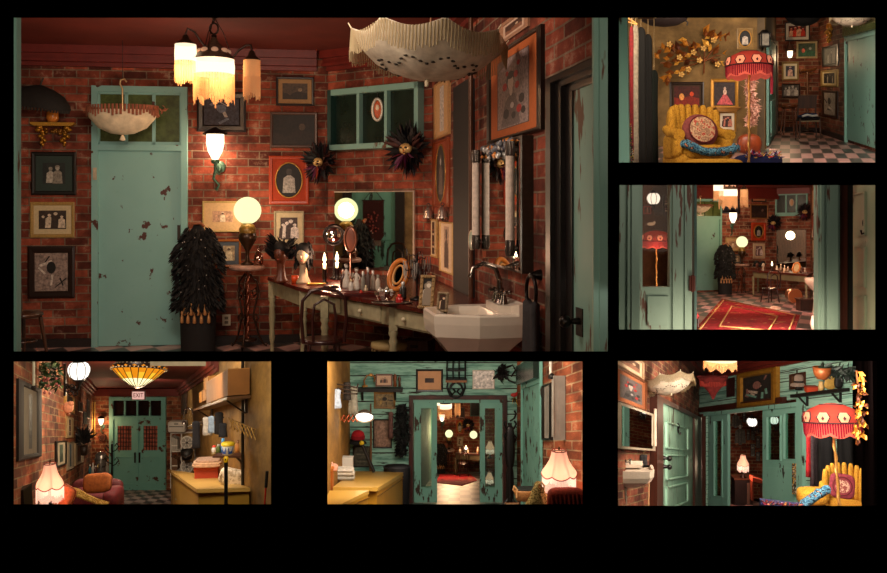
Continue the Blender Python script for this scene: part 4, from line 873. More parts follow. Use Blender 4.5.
mb = MB(); C_.box(mb, q-.12, q+.12, h_-.46, h_-.43, .02, .105); build('hem_band', mb, M('#3a3838', .95), r, True)
# the right hand door with its dark surround
rd = thing('door_3', 'teal door in a dark moulded surround at the right edge of the main room', 'door', C_.at(580, 300), kind='structure')
qa, qb, qe = C_.q(557.5), C_.q(577.5), C_.L-.02; hd = C_.h(566, 74); hi = C_.h(585, 88)
mb = MB()
for t0, t1, o in ((0, .2, .05), (.2, .45, .09), (.45, .7, .06), (.7, 1, .03)):
    C_.box(mb, qa+(qb-qa)*t0, qa+(qb-qa)*t1, -1.457, hd-(hd-hi)*t0, .002, o); C_.box(mb, qa+(qb-qa)*t1, qe, hd-(hd-hi)*t1, hd-(hd-hi)*t0, .002, o)
build('door_surround', mb, M('#140c0a', .35, 0, .3, 8), rd, True)
mb = MB(); C_.box(mb, qb, qe, -1.457, hi, .002, .02); build('door_leaf', mb, TEALD, rd, True)
p = C_.at(584, 321, .02); mb = MB(); mb.tube([p, p+C_.n*.05], [.02, .014], 8); mb.ball(p+C_.n*.08, .032, 0, 12, 8); build('door_knob', mb, M('#1c1613', .3, .6), rd, True)
mb = MB(); C_.box(mb, C_.q(580.5), C_.q(587), C_.h(584, 336), C_.h(584, 308), .02, .026); build('lock_plate', mb, M('#2a221c', .4, .6), rd, True)
# the big hanging parasol
def parasol(u, v, Y, label, rot=(0, 0, 0), col='#c8bca6'):
    r = T('lace_parasol', label, 'parasol', u, v, Y, rot=rot); n = 32; cl = M(col, .85, 0, .3, .08); lace = cloth_lit('#a89878', 0, .25)
    def wb(a, z, t, i): k = a/80; s = abs(math.sin(4*t)); return (a*(1-.10*k*s), -8*k*k*s)
    mb = MB(); mb.lathe([(0, 0), (18, 2), (38, 8), (58, 19), (72, 32), (80, 45)], n=n*2, wob=wb); build('canopy', mb, cl, r)
    mb = MB()
    for k in range(8):
        t = .7854*k
        mb.tube([(x*math.cos(t), x*math.sin(t), z+.8) for x, z in ((2, 0), (18, 2), (38, 8), (58, 19), (72, 32), (80, 45), (82, 48))], .7, 5)
    build('ribs', mb, M('#c8b898', .5), r)
    def zf(t): return 44-8*abs(math.sin(4*t))
    mb = MB(); mb.fringe(78.5, 0, 23, 150, 0, z0f=zf, lobes=8); build('fringe', mb, lace, r)
    mb = MB()
    for k in range(46):
        t = k*.1366; rr = 46+5*math.sin(8*t); z = 12.4+.55*(rr-46); mb.ball((rr*math.cos(t), rr*math.sin(t), z-1.6), (2.2, 2.2, 1.0), 0, 6, 4, .3)
    build('embroidery', mb, M('#2c241c', .9), r, kind='stuff')
    mb = MB(); mb.lathe([(0, -7), (2, -6.5), (2.4, 1), (0, 1)], n=10); build('ferrule', mb, M('#d0c0a0', .5), r)
    mb = MB(); mb.bar((0, 0, 0), (0, 0, 70), 1.0); build('shaft', mb, M('#8a5a38', .5), r); return r
PARA = parasol(427, 80, 5.55, 'large cream lace parasol hung upside down before the window', (math.radians(-2), math.radians(4), .2))
# lights inside the visible lamps, then the added unseen fills
lamp(P(213, 68, 7.7), 42, WARM, .08); lamp(P(186, 70, 7.6), 14, WARM, .05)
_p = A_.at(216.5, 150, .13); lamp(_p, 30, (1, .66, .42), .05)
lamp(P(247.5, 211, 9.17), 26, (1, .74, .48), .09)
lamp(P(324.5, 256, onv(324.5, 284)-.03), 12, (1, .58, .36), .02); lamp(P(337, 256, onv(337, 280)-.03), 9, (1, .58, .36), .02)
area((-1.3, 4.6, 1.5), (-1.6, 8.5, -.5), 95, 1.2, (1, .80, .64)); lamp((-.9, 2.4, .7), 24, (1, .80, .62), .2); lamp((-2.9, 6.9, .1), 20, (1, .8, .65), .15)  # added fills: whole room, foreground jambs, mirrored door; no lamps stand there
# ================================================================ builders shared by the smaller rooms
def sball(mb, c, r, e=.4, m=0, n=20, k=12):
    c = Vector(c); pw = lambda x: math.copysign(abs(x)**e, x); vs = []
    for i in range(k+1):
        a = math.pi*i/k-math.pi/2
        for j in range(n): t = 2*math.pi*j/n; vs.append(c+Vector((r[0]*pw(math.cos(a))*pw(math.cos(t)), r[1]*pw(math.cos(a))*pw(math.sin(t)), r[2]*pw(math.sin(a)))))
    return mb.add(vs, [(i*n+j, i*n+(j+1) % n, (i+1)*n+(j+1) % n, (i+1)*n+j) for i in range(k) for j in range(n)], m, True)
GOLDB = lambda: pattern(['#b8842a', '#ac7a22', '#bc8c30', '#94661c', '#b08028'], .5)
def armchair(u, v, Y, label, rz=0, k=1.0):
    """v: the row of its feet; 56 px wide, 58 px high"""
    r = T('wing_armchair', label, 'armchair', u, v, Y, rz=rz, k=k); g = GOLDB()
    mb = MB()
    for i in range(9):
        t = (i-4)/4; x = 21*math.sin(t*1.25); y = 10-18*(1-math.cos(t*1.25)) if abs(t) < 2 else 0
        sball(mb, (x, y, 36-3*abs(t)**3), (3.3, 5, 23-3*abs(t)**2), .6, 0, 12, 10)
    build('channel_back', mb, g, r)
    for s in (-1, 1):
        mb = MB(); sball(mb, (s*22, -12, 20), (4.5, 15, 11), .5); mb.tube([(s*22, -27, 29), (s*22, -10, 31), (s*22, 2, 36)], [5, 5, 4], 10); build('arm', mb, g, r)
    mb = MB(); sball(mb, (0, -11, 15), (19, 17, 7), .45); build('seat_cushion', mb, g, r)
    mb = MB(); sball(mb, (0, -8, 8), (25, 18, 5.5), .3); build('base', mb, g, r)
    for sx in (-1, 1):
        for sy in (-22, 6): mb = MB(); mb.lathe([(1.2, 0), (2, 3), (2.2, 4)], (sx*20, sy, 0), 8); build('leg', mb, wood('#3a2010', '#1a0c06', .3), r)
    return r
def fringe_floor_lamp(u, v, Y, label, h=100, R=22, k=1.0, lit=.9, base=True, tassel=True):
    """v: the row of the top of its shade; h: height of shade top above the floor"""
    r = T('fringed_floor_lamp', label, 'lamp', u, v, Y, k=k)
    mb = MB(); mb.lathe([(3, 1), (9, 0), (16, -3), (R*.96, -7), (R, -9), (R, -14)], n=28); build('shade', mb, cloth_lit('#b04438', .28*lit, .1), r)
    for i in range(9):
        t = 6.2832*i/9-1.57; c, s = math.cos(t), math.sin(t)
        q = lambda a, z, o: Vector(((R+o)*math.cos(t+a/R), (R+o)*math.sin(t+a/R), z)); mb = MB()
        mb.add([q(-5.2, -9.6, .5), q(-2.9, -14, .5), q(2.9, -14, .5), q(5.2, -9.6, .5), q(2.9, -6, -.7), q(-2.9, -6, -.7), q(0, -10, .8)], [(k_, (k_+1) % 6, 6) for k_ in range(6)], 0)
        mb.poly([q(-1.3, -10.6, 1.1), q(0, -12.4, 1.1), q(1.3, -10.6, 1.1), q(0, -8.8, 1)], 1)
        mb.tube([q(-5.2, -9.6, .4), q(-2.9, -14, .4), q(2.9, -14, .4), q(5.2, -9.6, .4), q(2.9, -5.9, -1.2), q(-2.9, -5.9, -1.2), q(-5.2, -9.6, .4)], .6, 5, 1)
        build('medallion', mb, [cloth_lit('#f09c78', .8*lit, 0), M('#3a1014', .8)], r)
    mb = MB(); mb.ring(R, .7, (0, 0, -14.3), 'z', k=6, n=28); mb.ring(9, .5, (0, 0, 0), 'z', k=5); build('braid', mb, M('#3a1014', .8), r)
    mb = MB(); mb.fringe(R-.2, -14, 8, 72, 0, zig=4, lobes=9); build('fringe', mb, cloth_lit('#8a1c30', .25*lit, .1), r)
    mb = MB(); mb.lathe([(R*.93, -15), (R*.95, -20), (R*.97, -24)], n=54, wob=lambda a, z, t, i: (a, -2.2*abs(math.sin(4.5*t)) if i == 2 else 0)); build('scalloped_skirt', mb, cloth_lit('#e06a58', .5*lit, .1), r)
    mb = MB(); mb.tube([(.8*math.cos(i*.5), .8*math.sin(i*.5), -4-i*(h-8)/70) for i in range(71)], 1.0, 6); mb.bar((0, 0, -4), (0, 0, -h+4), 1.1); build('twisted_pole', mb, M('#c08a48', .3, .5, .3, .5), r)
    mb = MB(); mb.lathe([(1.5, -h+8), (4, -h+5), (11, -h+2.5), (12, -h), (0, -h)], n=18); build('base', mb, M('#6a4a24', .35, .5), r)
    if tassel:
        mb = MB(); mb.tube([(R, 0, -14), (R+.4, 0, -30), (R+.2, 0, -42)], [.8, 1.6, 1.2], 7); build('tassel', mb, M('#a82440', .7), r)
    return r
def table_lamp(u, v, Y, label, k=1.0, lit=1.0):
    """scalloped bell shade with long white fringe, 28 px wide; v: the row of the shade's top"""
    r = T('fringed_table_lamp', label, 'lamp', u, v, Y, k=k)
    prof = [(5.5, 0), (6, -4), (7.2, -9), (9.5, -14), (12.2, -18.5), (13.2, -21)]
    mb = MB(); mb.lathe(prof, n=48, wob=lambda a, z, t, i: (a*(1+.045*math.cos(6*t)), -3.2*abs(math.sin(3*t)) if i == 5 else 0)); build('shade', mb, cloth_lit('#f4c4a4', .45*lit, .1), r)
    mb = MB()
    for j in range(6):
        t = 1.0472*j; mb.tube([(a*.96*math.cos(t), a*.96*math.sin(t), z) for a, z in prof], .4, 5)
    mb.tube([(13.2*(1+.045*math.cos(6*t))*math.cos(t), 13.2*(1+.045*math.cos(6*t))*math.sin(t), -21-3.2*abs(math.sin(3*t))) for t in [i*.1309 for i in range(49)]], .5, 5); mb.ring(5.6, .5, (0, 0, 0), 'z'); build('piping', mb, M('#8a3018', .7), r)
    mb = MB(); mb.fringe(12.9, 0, 14, 96, 0, z0f=lambda t: -21-3.2*abs(math.sin(3*t))); build('fringe', mb, cloth_lit('#f8e4d4', .42*lit, .1), r)
    mb = MB(); mb.lathe([(0, -52), (7, -52), (7, -50), (2, -47), (3, -42), (1.4, -36), (1.2, -6), (0, -5)], n=12); build('stand', mb, M('#2a1c14', .3, .5), r)
    mb = MB(); mb.lathe([(.5, 3.5), (1.2, 2), (.6, .5), (0, 0)], n=8); mb.bar((-5.5, 0, 0), (5.5, 0, 0), .4); build('finial', mb, M('#6a5030', .3, .6), r); return r
def lantern(u, v, Y, label, k=1.0, lit=1.0, bracket=True, side=-1, group=None):
    """white globe in an iron cage, 23 px wide, on a scrolled wall bracket"""
    r = T('iron_lantern', label, 'wall lamp', u, v, Y, k=k, group=group)
    mb = MB(); mb.lathe([(5.5, -7), (9, -4), (11, 1), (11, 5), (9, 9), (6, 11)], n=20); build('glass_globe', mb, glow('#fff6ea', 1.9*lit, .3, 'lantern_glass'), r)
    mb = MB(); IR = M('#14100f', .4, .5)
    for j in range(8):
        t = .7854*j+.2; mb.tube([(a*1.03*math.cos(t), a*1.03*math.sin(t), z) for a, z in ((5.5, -7), (9, -4), (11, 1), (11, 5), (9, 9), (6, 11))], .45, 5)
    mb.lathe([(0, -15), (2, -14), (3.5, -10), (6, -8), (6, -6.5)], n=12); mb.lathe([(6.5, 11), (5, 14), (1.5, 17), (1, 20), (0, 21)], n=12); build('iron_cage', mb, IR, r)
    if bracket:
        mb = MB(); s = side
        mb.tube([(0, 0, -14), (s*3, 2, -19), (s*9, 4, -18), (s*14, 6, -14), (s*17, 8, -17)], 1.2, 6)
        for i in range(7): mb.ring(2.4+.3*(i % 3), .7, (s*(3+i*2.1), 2+i*.8, -16-6*((i*5) % 3)/2), n=12, k=5)
        mb.box(s*18-1.2, s*18+1.2, 7, 9, -26, 8); build('scroll_bracket', mb, IR, r)
    return r
def sconce2(W, u, v, px, label, k=1.0):
    c = SCON; n = copy_tree(c, 0, 0, 1, 1, label); n.location = W.at(u, v, .002); n.scale = (px*k,)*3; n.rotation_euler = (0, 0, W.ang()); return n
def leafy(mb, n, area, ln, wd, nm=1): return mb.spikes(n, area, ln, wd, nm=nm)
def coat(u, v, Y, label, w_, h_, col, name='hanging_garment', cat='clothes', seed=1, rz=0, hook=True, hk=0):
    """a hanging piece of clothing, v: its top row"""
    r = T(name, label, cat, u, v, Y, rz=rz); N = 18; J = 8; mb = MB(); rr = random.Random(seed); rows = []
    for j in range(J+1):
        z = -h_*(0, .012, .035, .08, .2, .4, .6, .8, 1)[j]; wv = w_/2*(.25, .6, .85, .95, .9, .85, .92, 1, 1.05)[j]; rows.append([Vector((wv*math.cos(2*math.pi*i/N)*(1+.1*math.sin(3*i+seed)*min(1, j)), wv*.45*math.sin(2*math.pi*i/N)*(1+.35*math.sin(5*i+j*.3+seed)), z)) for i in range(N)])
    mb.add([p for q in rows for p in q], [(j*N+i, j*N+(i+1) % N, (j+1)*N+(i+1) % N, (j+1)*N+i) for j in range(J) for i in range(N)]+[tuple(range(N))[::-1], tuple(range(J*N, J*N+N))], 0, True)
    build('cloth', mb, col if not isinstance(col, str) else M(col, .85, 0, .4, .3), r)
    if hook: mb = MB(); mb.tube([(0, 0, 0), (0, 0, 2.5+hk), (1, 0, 3.8+hk), (2, 0, 2.6+hk)], .4, 5); build('hanger_hook', mb, M('#8a7450', .3, .6), r)
    return r
def cushion(u, v, Y, label, rx, ry, rz_, col, rot=(0, 0, 0), name='cushion', round_=False, extra=None):
    r = T(name, label, 'cushion', u, v, Y, rot=rot); mb = MB()
    if round_: mb.ball((0, 0, 0), (rx, ry, rz_), 0, 24, 12)
    else: sball(mb, (0, 0, 0), (rx, ry, rz_), .5)
    build('cover', mb, col, r)
    if extra:
        mb = MB(); mb.lathe([(0, -ry*1.06), (rx*.45, -ry*1.03), (rx*.72, -ry*.86)], n=24); o = MB(); o.add([(p.x, p.z, p.y) for p in mb.v], mb.f, 0, True); build('medallion', o, extra, r)
        mb = MB(); mb.ring(rx*.73, .7, (0, -ry*.86, 0), n=28); build('piping', mb, M('#5a1418', .8), r)
    else:
        mb = MB(); mb.tube([(rx*.98*math.copysign(abs(math.cos(t))**.5, math.cos(t)), 0, rz_*.98*math.copysign(abs(math.sin(t))**.5, math.sin(t))) for t in [i*.2618 for i in range(25)]], .5, 5); build('piping', mb, M('#5a2014', .8), r)
    return r
def drape(name, label, cat, pts, mat, th=.01, seed=3, amp=.006, nu=18, nv=12):
    """cloth laid over something: pts four world corners (a-b top edge, d-c bottom edge)"""
    a, b, c, d = [Vector(p) for p in pts]; rr = random.Random(seed); ph = [rr.uniform(0, 6) for _ in range(4)]; mb = MB(); vs = []
    nr = (b-a).cross(d-a).normalized()
    for j in range(nv+1):
        for i in range(nu+1):
            s, t = i/nu, j/nv; p = (a*(1-s)+b*s)*(1-t)+(d*(1-s)+c*s)*t
            p += nr*amp*(math.sin(9*s+ph[0]+2*t)+.7*math.sin(14*s-5*t+ph[1])+.5*math.sin(7*t+ph[2]))+(b-a)*.02*math.sin(6*t+ph[3]); vs.append(p)
    n1 = nu+1; top = len(vs); vs += [p-nr*th for p in vs]
    fs = [(j*n1+i, j*n1+i+1, (j+1)*n1+i+1, (j+1)*n1+i) for j in range(nv) for i in range(nu)]
    fs += [tuple(top+k for k in f[::-1]) for f in fs]
    bd = [i for i in range(n1)]+[j*n1+nu for j in range(1, nv+1)]+[nv*n1+i for i in range(nu-1, -1, -1)]+[j*n1 for j in range(nv-1, 0, -1)]
    fs += [(bd[i], top+bd[i], top+bd[(i+1) % len(bd)], bd[(i+1) % len(bd)]) for i in range(len(bd))]
    mb.add(vs, fs, 0, True)
    return build(name, mb, mat, world=True, label=label, cat=cat)
def pbox(mb, pts, m=0): return mb.hexa([P(*p) for p in pts], m)
def pthing(name, label, cat, u, v, Y, group=None): return thing(name, label, cat, P(u, v, Y), group)
# ================================================================ TOP RIGHT ROOM (armchair corner)
R1 = Room(82, .196, .34)
W1p = Wall(R1, (612, 2.8), (765, 2.6)); W1d = Wall(R1, (764.6, 2.6), (776, 3.6)); W1b = Wall(R1, (775.5, 3.6), (819, 3.5)); W1c = Wall(R1, (818.5, 3.5), (884, 2.44))
BR1 = brick(.0165, '#a05840', '#4c261a', '#8c765c', '#9c866c')
W1p.shell('wall_left.001', plaster('#8e7044', '#463418', 7), .03); W1d.shell('wall_left.002', M('#5a4a34', .8), .02); W1b.shell('wall_back.001', BR1, .03); W1c.shell('wall_right.001', BR1, .03)
floorplate('floor.001', R1, [xy(612, 1.77), xy(884, 1.77), xy(884, 2.44), xy(819, 3.52), xy(775, 3.62), xy(764, 2.6), xy(612, 2.8)], tiles(.030, '#c89890', '#4a4644', 0, .35, 5.5), vx=790)
floorplate('ceiling.004', R1, [xy(612, 1.65), xy(884, 1.65), xy(884, 2.44), xy(819, 3.52), xy(775, 3.62), xy(764, 2.6), xy(612, 2.8)], M('#3a1a14', .8), True)
mb = MB(); W1b.box(mb, 0, W1b.L, -.196, -.178, 0, .006); W1c.box(mb, 0, W1c.q(847), -.196, -.178, 0, .006); build('baseboard_back.001', mb, M('#1c100c', .6), world=True, kind='structure')
TEAL1 = peel('#80b2a6', '#3a1a12', 26, .375, .5, .8, '#64968a', kind='Object', cvar=.5)
TEALS = peel('#80ae9e', '#3a2216', 40, .36, .5, .25, '#588c7c', kind='Object')
mb = MB(); mb.hexa([P(610, 175, 1.62), P(629.5, 175, 1.62), P(630.5, 175, 1.66), P(610, 175, 1.66), P(610, 5, 1.62), P(627, 5, 1.62), P(628, 5, 1.66), P(610, 5, 1.66)]); mb.hexa([P(616, 175, 1.615), P(622, 175, 1.615), P(622, 175, 1.62), P(616, 175, 1.62), P(616, 5, 1.615), P(621, 5, 1.615), P(621, 5, 1.62), P(616, 5, 1.62)])
build('trim_9', mb, TEALS, world=True, kind='structure')
wall_door(W1c, 'door_4', 848, 6, 884, 148, 37.5, 3.4, 2, (TEAL1, TEAL1, M('#5a6a3c', .25, 0, .5, 30)), 'big teal door with green transom glass at the right of the armchair room', .012, .006)
# teal door leaf seen edge on between plaster and brick
rd = thing('door_5', 'narrow teal panelled door seen edge-on behind the pink boa', 'door', W1d.at(770, 148), kind='structure'); mb = MB()
qa, qb = W1d.q(766), W1d.q(773.5); W1d.box(mb, qa, qb, -.19, W1d.h(770, 42), .001, .008)
for a_, b_ in ((-.17, -.06), (-.04, .1)): W1d.box(mb, qa+(qb-qa)*.2, qa+(qb-qa)*.8, a_, b_, .008, .012)
build('door_leaf', mb, TEAL1, rd, True); mb = MB(); W1d.box(mb, qb, qb+.12, -.19, W1d.h(771, 38), .001, .014); W1d.box(mb, qa, qb, W1d.h(770, 42), W1d.h(770, 38), .001, .014); build('door_frame', mb, M('#4a3420', .6), rd, True)
# pictures
pic(W1p, 670, 82, 704, 110, 'dark framed glowing red interior painting behind the mustard armchair', '#2a1a10', 3, '#3a2818', 1.5, 'land', ['#4a140c', '#d8481c', '#8a2410', '#f0a050'], dep=1.5)
pic(W1p, 711, 79, 738.5, 109, 'gold framed painting of a figure in wide pink dress beside pink boa', '#b8802c', 3.4, None, 0, 'dress', ['#3a2a28', '#e8c0a8', '#d85c60', '#3a2018'], dep=2, metal=.4)
pic(W1p, 718, 111, 736.5, 132, 'small picture with white mat and gold frame below the pink dress painting', '#a87830', 2.2, '#d8c8b0', 2.6, 'group', ['#5a3020', '#c87860', '#8a4838', '#3a2018'], dep=1.5, metal=.3)
pic(W1p, 737, 28, 753.5, 49, 'oval dark framed portrait of a pale lady high on the ochre wall', '#8a6a34', 1.5, '#8a6c40', .2, 'pale', ['#151110', '#c8b8a8', '#e0d0c0', '#241a16'], oval=True, dep=1)
r = one('plaster_ledge', 'small moulded gold ledge on the wall between two gold framed pictures', 'shelf', 727.5, 108.5, W1p.Y(727)-.012, (lambda m: (m.box(-12, 12, -3, 3.5, 0, 1.4), m.box(-11, 11, -2, 3.5, -1.5, 0), m.box(-9.5, 9.5, -1, 3.5, -3, -1.5), m)[-1])(MB()), M('#a87434', .4, .3))
pic(W1b, 785, 22, 810, 41, 'white matted red picture topmost on the brick of the armchair room', '#1c1614', 1.2, '#c8c0b0', 2.6, 'group', ['#5a1410', '#c83018', '#2a1210', '#d8a080'], dep=1.2)
pic(W1b, 796.5, 41.5, 817.5, 58.5, 'silver gold framed green picture below the white matted red picture', '#a8946c', 2, None, 0, 'land', ['#3a4a34', '#8a8c80', '#2a5a3c', '#c86048'], dep=1.2, metal=.3)
pic(W1b, 782, 62, 799, 80.5, 'gold framed portrait with white mat under the little brown wall lamp', '#8a7040', 1.8, '#d0c4a8', 2.2, 'portrait', ['#3a3a4c', '#6a70a0', '#d8b0a0', '#2a1c1c'], dep=1.2, metal=.3)
pic(W1b, 782, 83.5, 800.5, 98, 'dark framed black and white group photograph above the wooden stool', '#2c1a10', 1.6, None, 0, 'group', ['#4a4440', '#c0b8b0', '#2a2624', '#8a8480'], dep=1.2)
pic(W1c, 822.5, 45.5, 839, 66.5, 'black framed pale photograph right of room corner, above gold framed one', '#1a1614', 1.8, '#484c48', 1.2, 'pair', ['#6a6c68', '#b0b0a8', '#8a8c88', '#3a3c3a'], dep=1.2)
pic(W1c, 821.5, 70, 838.5, 86.5, 'gold framed group photograph between black frame and dark art print, armchair room', '#b09456', 1.6, '#d0bc90', 1.6, 'group', BW, dep=1.2, metal=.3)
pic(W1c, 822.5, 90.5, 838.5, 117, 'dark framed black and white abstract print nearest the floor, right brick wall', '#22130d', 2.4, None, 0, 'art', ['#b0a498', '#1a1614', '#e8dcd0'], dep=1.2)
n = corbel('gilded_corbel', 'gilded carved corbel shelf on the brick of the armchair room', W1c, 831, 30, 3.25/F*.5)
r = T('orange_vase', 'tiny orange vase on the gilded corbel shelf of the armchair room', 'vase', 829, 29.6, 3.22); mb = MB(); mb.lathe([(0, 0), (2, 0), (2.8, 2), (2.4, 4.6), (1.6, 5.6), (2, 6.2), (0, 6.2)], n=12); build('body', mb, M('#d8842c', .25), r); mb = MB(); mb.ring(1.8, .3, (0, 0, 6), 'z'); build('rim', mb, M('#f0b868', .3), r)
r = T('black_umbrella', 'dark open umbrella hung upside down at the top of the brick corner', 'umbrella', 803, 26.5, 3.0); mb = MB(); mb.lathe([(.5, 0), (8, 1.5), (15, 5), (20, 11)], n=24, sy=.7, wob=lambda a, z, t, i: (a*(1-.06*abs(math.sin(4*t))*(i > 1)), 0)); build('canopy', mb, M('#141110', .8, 0, .4, .3), r); mb = MB(); mb.bar((0, 0, -2), (0, 0, 46), .5); build('shaft', mb, M('#241a14'), r)
copy_tree(PARA, 852, 25.5, 2.3, .27, 'cream lace parasol cut off by the top edge above the big teal door')
r = T('brown_wall_lamp', 'small lit brown shade wall lamp on the brick left of the green picture', 'wall lamp', 790, 48, 3.5); mb = MB(); mb.lathe([(2.4, 3.5), (3.4, 0), (5, -3.5)], n=14); build('shade', mb, M('#3a2014', .7), r); mb = MB(); mb.lathe([(0, -1), (2.6, -3), (2.6, -7), (1.8, -9.5), (0, -10)], n=12); build('bulb', mb, glow('#ffe8c0', 2.6, .2, 'bulb'), r); mb = MB(); mb.bar((0, 0, 2), (0, 8, 3), .5); build('bracket', mb, M('#241610', .4, .5), r)
lamp(P(790, 57, 3.36), .5, (1, .66, .36), .012)
r = T('wooden_valet', 'wooden valet post with crossbar on the brick between two columns of pictures', 'valet stand', 807.5, 131.5, 3.46); mb = MB(); mb.bar((0, 0, 0), (0, 0, 62), 1.1); build('post', mb, wood('#7a4a24', '#3a1e0e', .3), r); mb = MB(); mb.tube([(-7, 0, 60), (-5, 0, 61.5), (0, 0, 61), (6, 0, 62), (9, 0, 63.5)], [1.2, 1.4, 1.5, 1.4, 1], 8); mb.bar((-6, 0, 57.5), (7, 0, 58.5), .7); build('crossbar', mb, wood('#7a4a24', '#3a1e0e', .3), r); mb = MB(); mb.lathe([(5, 0), (5, 1), (1.2, 2.5)], n=12); build('base', mb, M('#2a160c'), r)
def stool(u, v, Y, label, k=1.0, col='#8a4a24'):
    r = T('wooden_stool', label, 'stool', u, v, Y, k=k); wm = wood(col, '#4a2410', .3); mb = MB(); mb.lathe([(0, 27), (7, 27), (8, 28.2), (7.8, 30), (0, 30)], n=20); build('seat', mb, wm, r)
    for sx, sy in ((-1, -1), (1, -1), (1, 1), (-1, 1)): mb = MB(); mb.bar((4.6*sx, 3*sy, 27.5), (7*sx, 4.5*sy, 0), .75, 0, 7); build('leg', mb, wm, r)
    mb = MB(); mb.bar((-5.8, -3.8, 11), (5.8, -3.8, 11), .5); mb.bar((-5.5, 3.6, 14), (5.5, 3.6, 14), .5); build('stretcher', mb, wm, r); return r
stool(789, 135, 3.28, 'round seat wooden stool beside the wooden chair of the armchair room')
r = T('wooden_armchair', 'dark wooden chair with blue cloth on its seat in the brick corner', 'chair', 808, 139.5, 3.02, rz=-.15); wm = wood('#4a2a18', '#22110a', .3, .7)
mb = MB(); mb.prism([(-8, 32), (9.5, 32), (10.5, 45), (-7.5, 45)], 7, 8.4); mb.box(-8.5, -7.2, 7, 8.4, 22, 33); mb.box(8.4, 9.8, 7, 8.4, 22, 33); build('backrest', mb, wm, r); mb = MB(); sball(mb, (0, -1, 20.5), (10.5, 8.5, 1.8), .4); build('seat', mb, M('#141014', .8), r)
for sx in (-1, 1):
    for sy in (-8, 7): mb = MB(); mb.tube([(9.2*sx, sy, 20), (9.6*sx, sy, 10), (10*sx, sy*1.1, 0)], [.9, .8, .7], 7); build('leg', mb, wm, r)
mb = MB(); mb.bar((-9, -8, 17.5), (9, -8, 17.5), .8); build('front_rail', mb, M('#7a6a50'), r)
r = T('blue_folded_cloth', 'dark blue patterned cloth lying on the seat of the wooden chair', 'cloth', 807.5, 117, 2.99); mb = MB(); sball(mb, (0, 0, .8), (9, 6, 1.6), .5); sball(mb, (1, -3, 2.3), (7, 4, 1.2), .6); mb2 = MB(); mb2.tube([(-8, -6.5, 0), (-3, -7, 1.5), (2, -7, .4), (7, -6.5, 1)], 1.1, 7); build('folds', mb, M('#1c2a48', .9, 0, .5, .4), r); build('white_edge', mb2, M('#b8b4b0', .9), r)
# gold leaf sculpture
r = thing('gilded_leaf_spray', 'spreading gilded spray of metal leaves and flowers on the ochre wall', 'wall sculpture', W1p.at(704, 62, .01), s=2.66/F)
LG = [M('#c07c28', .35, .4, .4, .5), M('#e8ac48', .35, .4, .4, .5), M('#7a4014', .4, .4, .4, .5), M('#50240e', .4, .4, .4, .5)]
bn = [((0, 0), (-46, 14)), ((0, 0), (-44, -2)), ((0, 0), (-38, -16)), ((0, 0), (-20, 22)), ((0, 0), (2, 28)), ((0, 0), (18, 20)), ((0, 0), (24, 6)), ((0, 2), (-32, 8)), ((0, -12), (0, 8))]
mb = MB()
for (x0, z0), (x1, z1) in bn: mb.tube([(x0, -1, z0), ((x0+x1)/2, -4, (z0+z1)/2+2), (x1, -3, z1)], [.9, .7, .4], 6)
build('stems', mb, LG[2], r); rr = random.Random(5)
for (x0, z0), (x1, z1) in bn[:8]:
    for i in range(9):
        t = rr.uniform(.3, 1.05); x, z = x0+(x1-x0)*t+rr.uniform(-4, 4), z0+(z1-z0)*t+rr.uniform(-4, 4); a = math.atan2(z1-z0, x1-x0)+rr.uniform(-1, 1); l = rr.uniform(7, 12); w_ = l*.28; mb = MB()
        y = -4-rr.uniform(0, 4); c, s = math.cos(a), math.sin(a); q = lambda p, o, dy=0: (x+p*c-o*s, y+dy, z+p*s+o*c)
        mb.add([q(0, 0, 1), q(l*.45, w_, 0), q(l, 0, -1.5), q(l*.45, -w_, 0), q(l*.5, 0, 1.3)], [(0, 4, 1), (1, 4, 2), (2, 4, 3), (3, 4, 0)]); build('leaf', mb, LG[rr.choice((0, 0, 1, 2, 2, 3))], r)
for x, z in ((-36, 16), (-26, 3), (-17, -9), (-12, 8), (-24, -14), (8, 20), (-6, 0), (12, -4), (-2, 12)):
    mb = MB()
    for k in range(5): t = 1.2566*k; mb.ball((x+2*math.cos(t), -8, z+2*math.sin(t)), (1.3, .7, 1.3), 0, 7, 4)
    mb.ball((x, -8.6, z), 1, 0, 7, 4); build('flower', mb, M('#e8b868', .3, .5), r)
# lantern by the door, unlit
r = T('black_coach_lantern', 'black box lantern mounted at the end of the ochre wall', 'wall lamp', 764.5, 39, 2.57); mb = MB()
for x in (-4, 4):
    for y in (-3, 3): mb.box(x-.5, x+.5, y-.5, y+.5, -7, 5)
mb.box(-5, 5, -4, 4, 5, 6); mb.lathe([(5, 6), (2.5, 9), (0, 9.6)], n=8, smooth=False); mb.box(-4.6, 4.6, -3.6, 3.6, -8, -7); build('cage', mb, M('#14110f', .4, .5), r); mb = MB(); mb.box(-3.6, 3.6, -2.6, 2.6, -7, 5); build('glass', mb, M('#8a8478', .25, 0, .4, .3), r); mb = MB(); mb.tube([(0, 3, -4), (0, 6, -10), (0, 9, -6)], .8, 6); build('bracket', mb, M('#14110f', .4, .5), r)
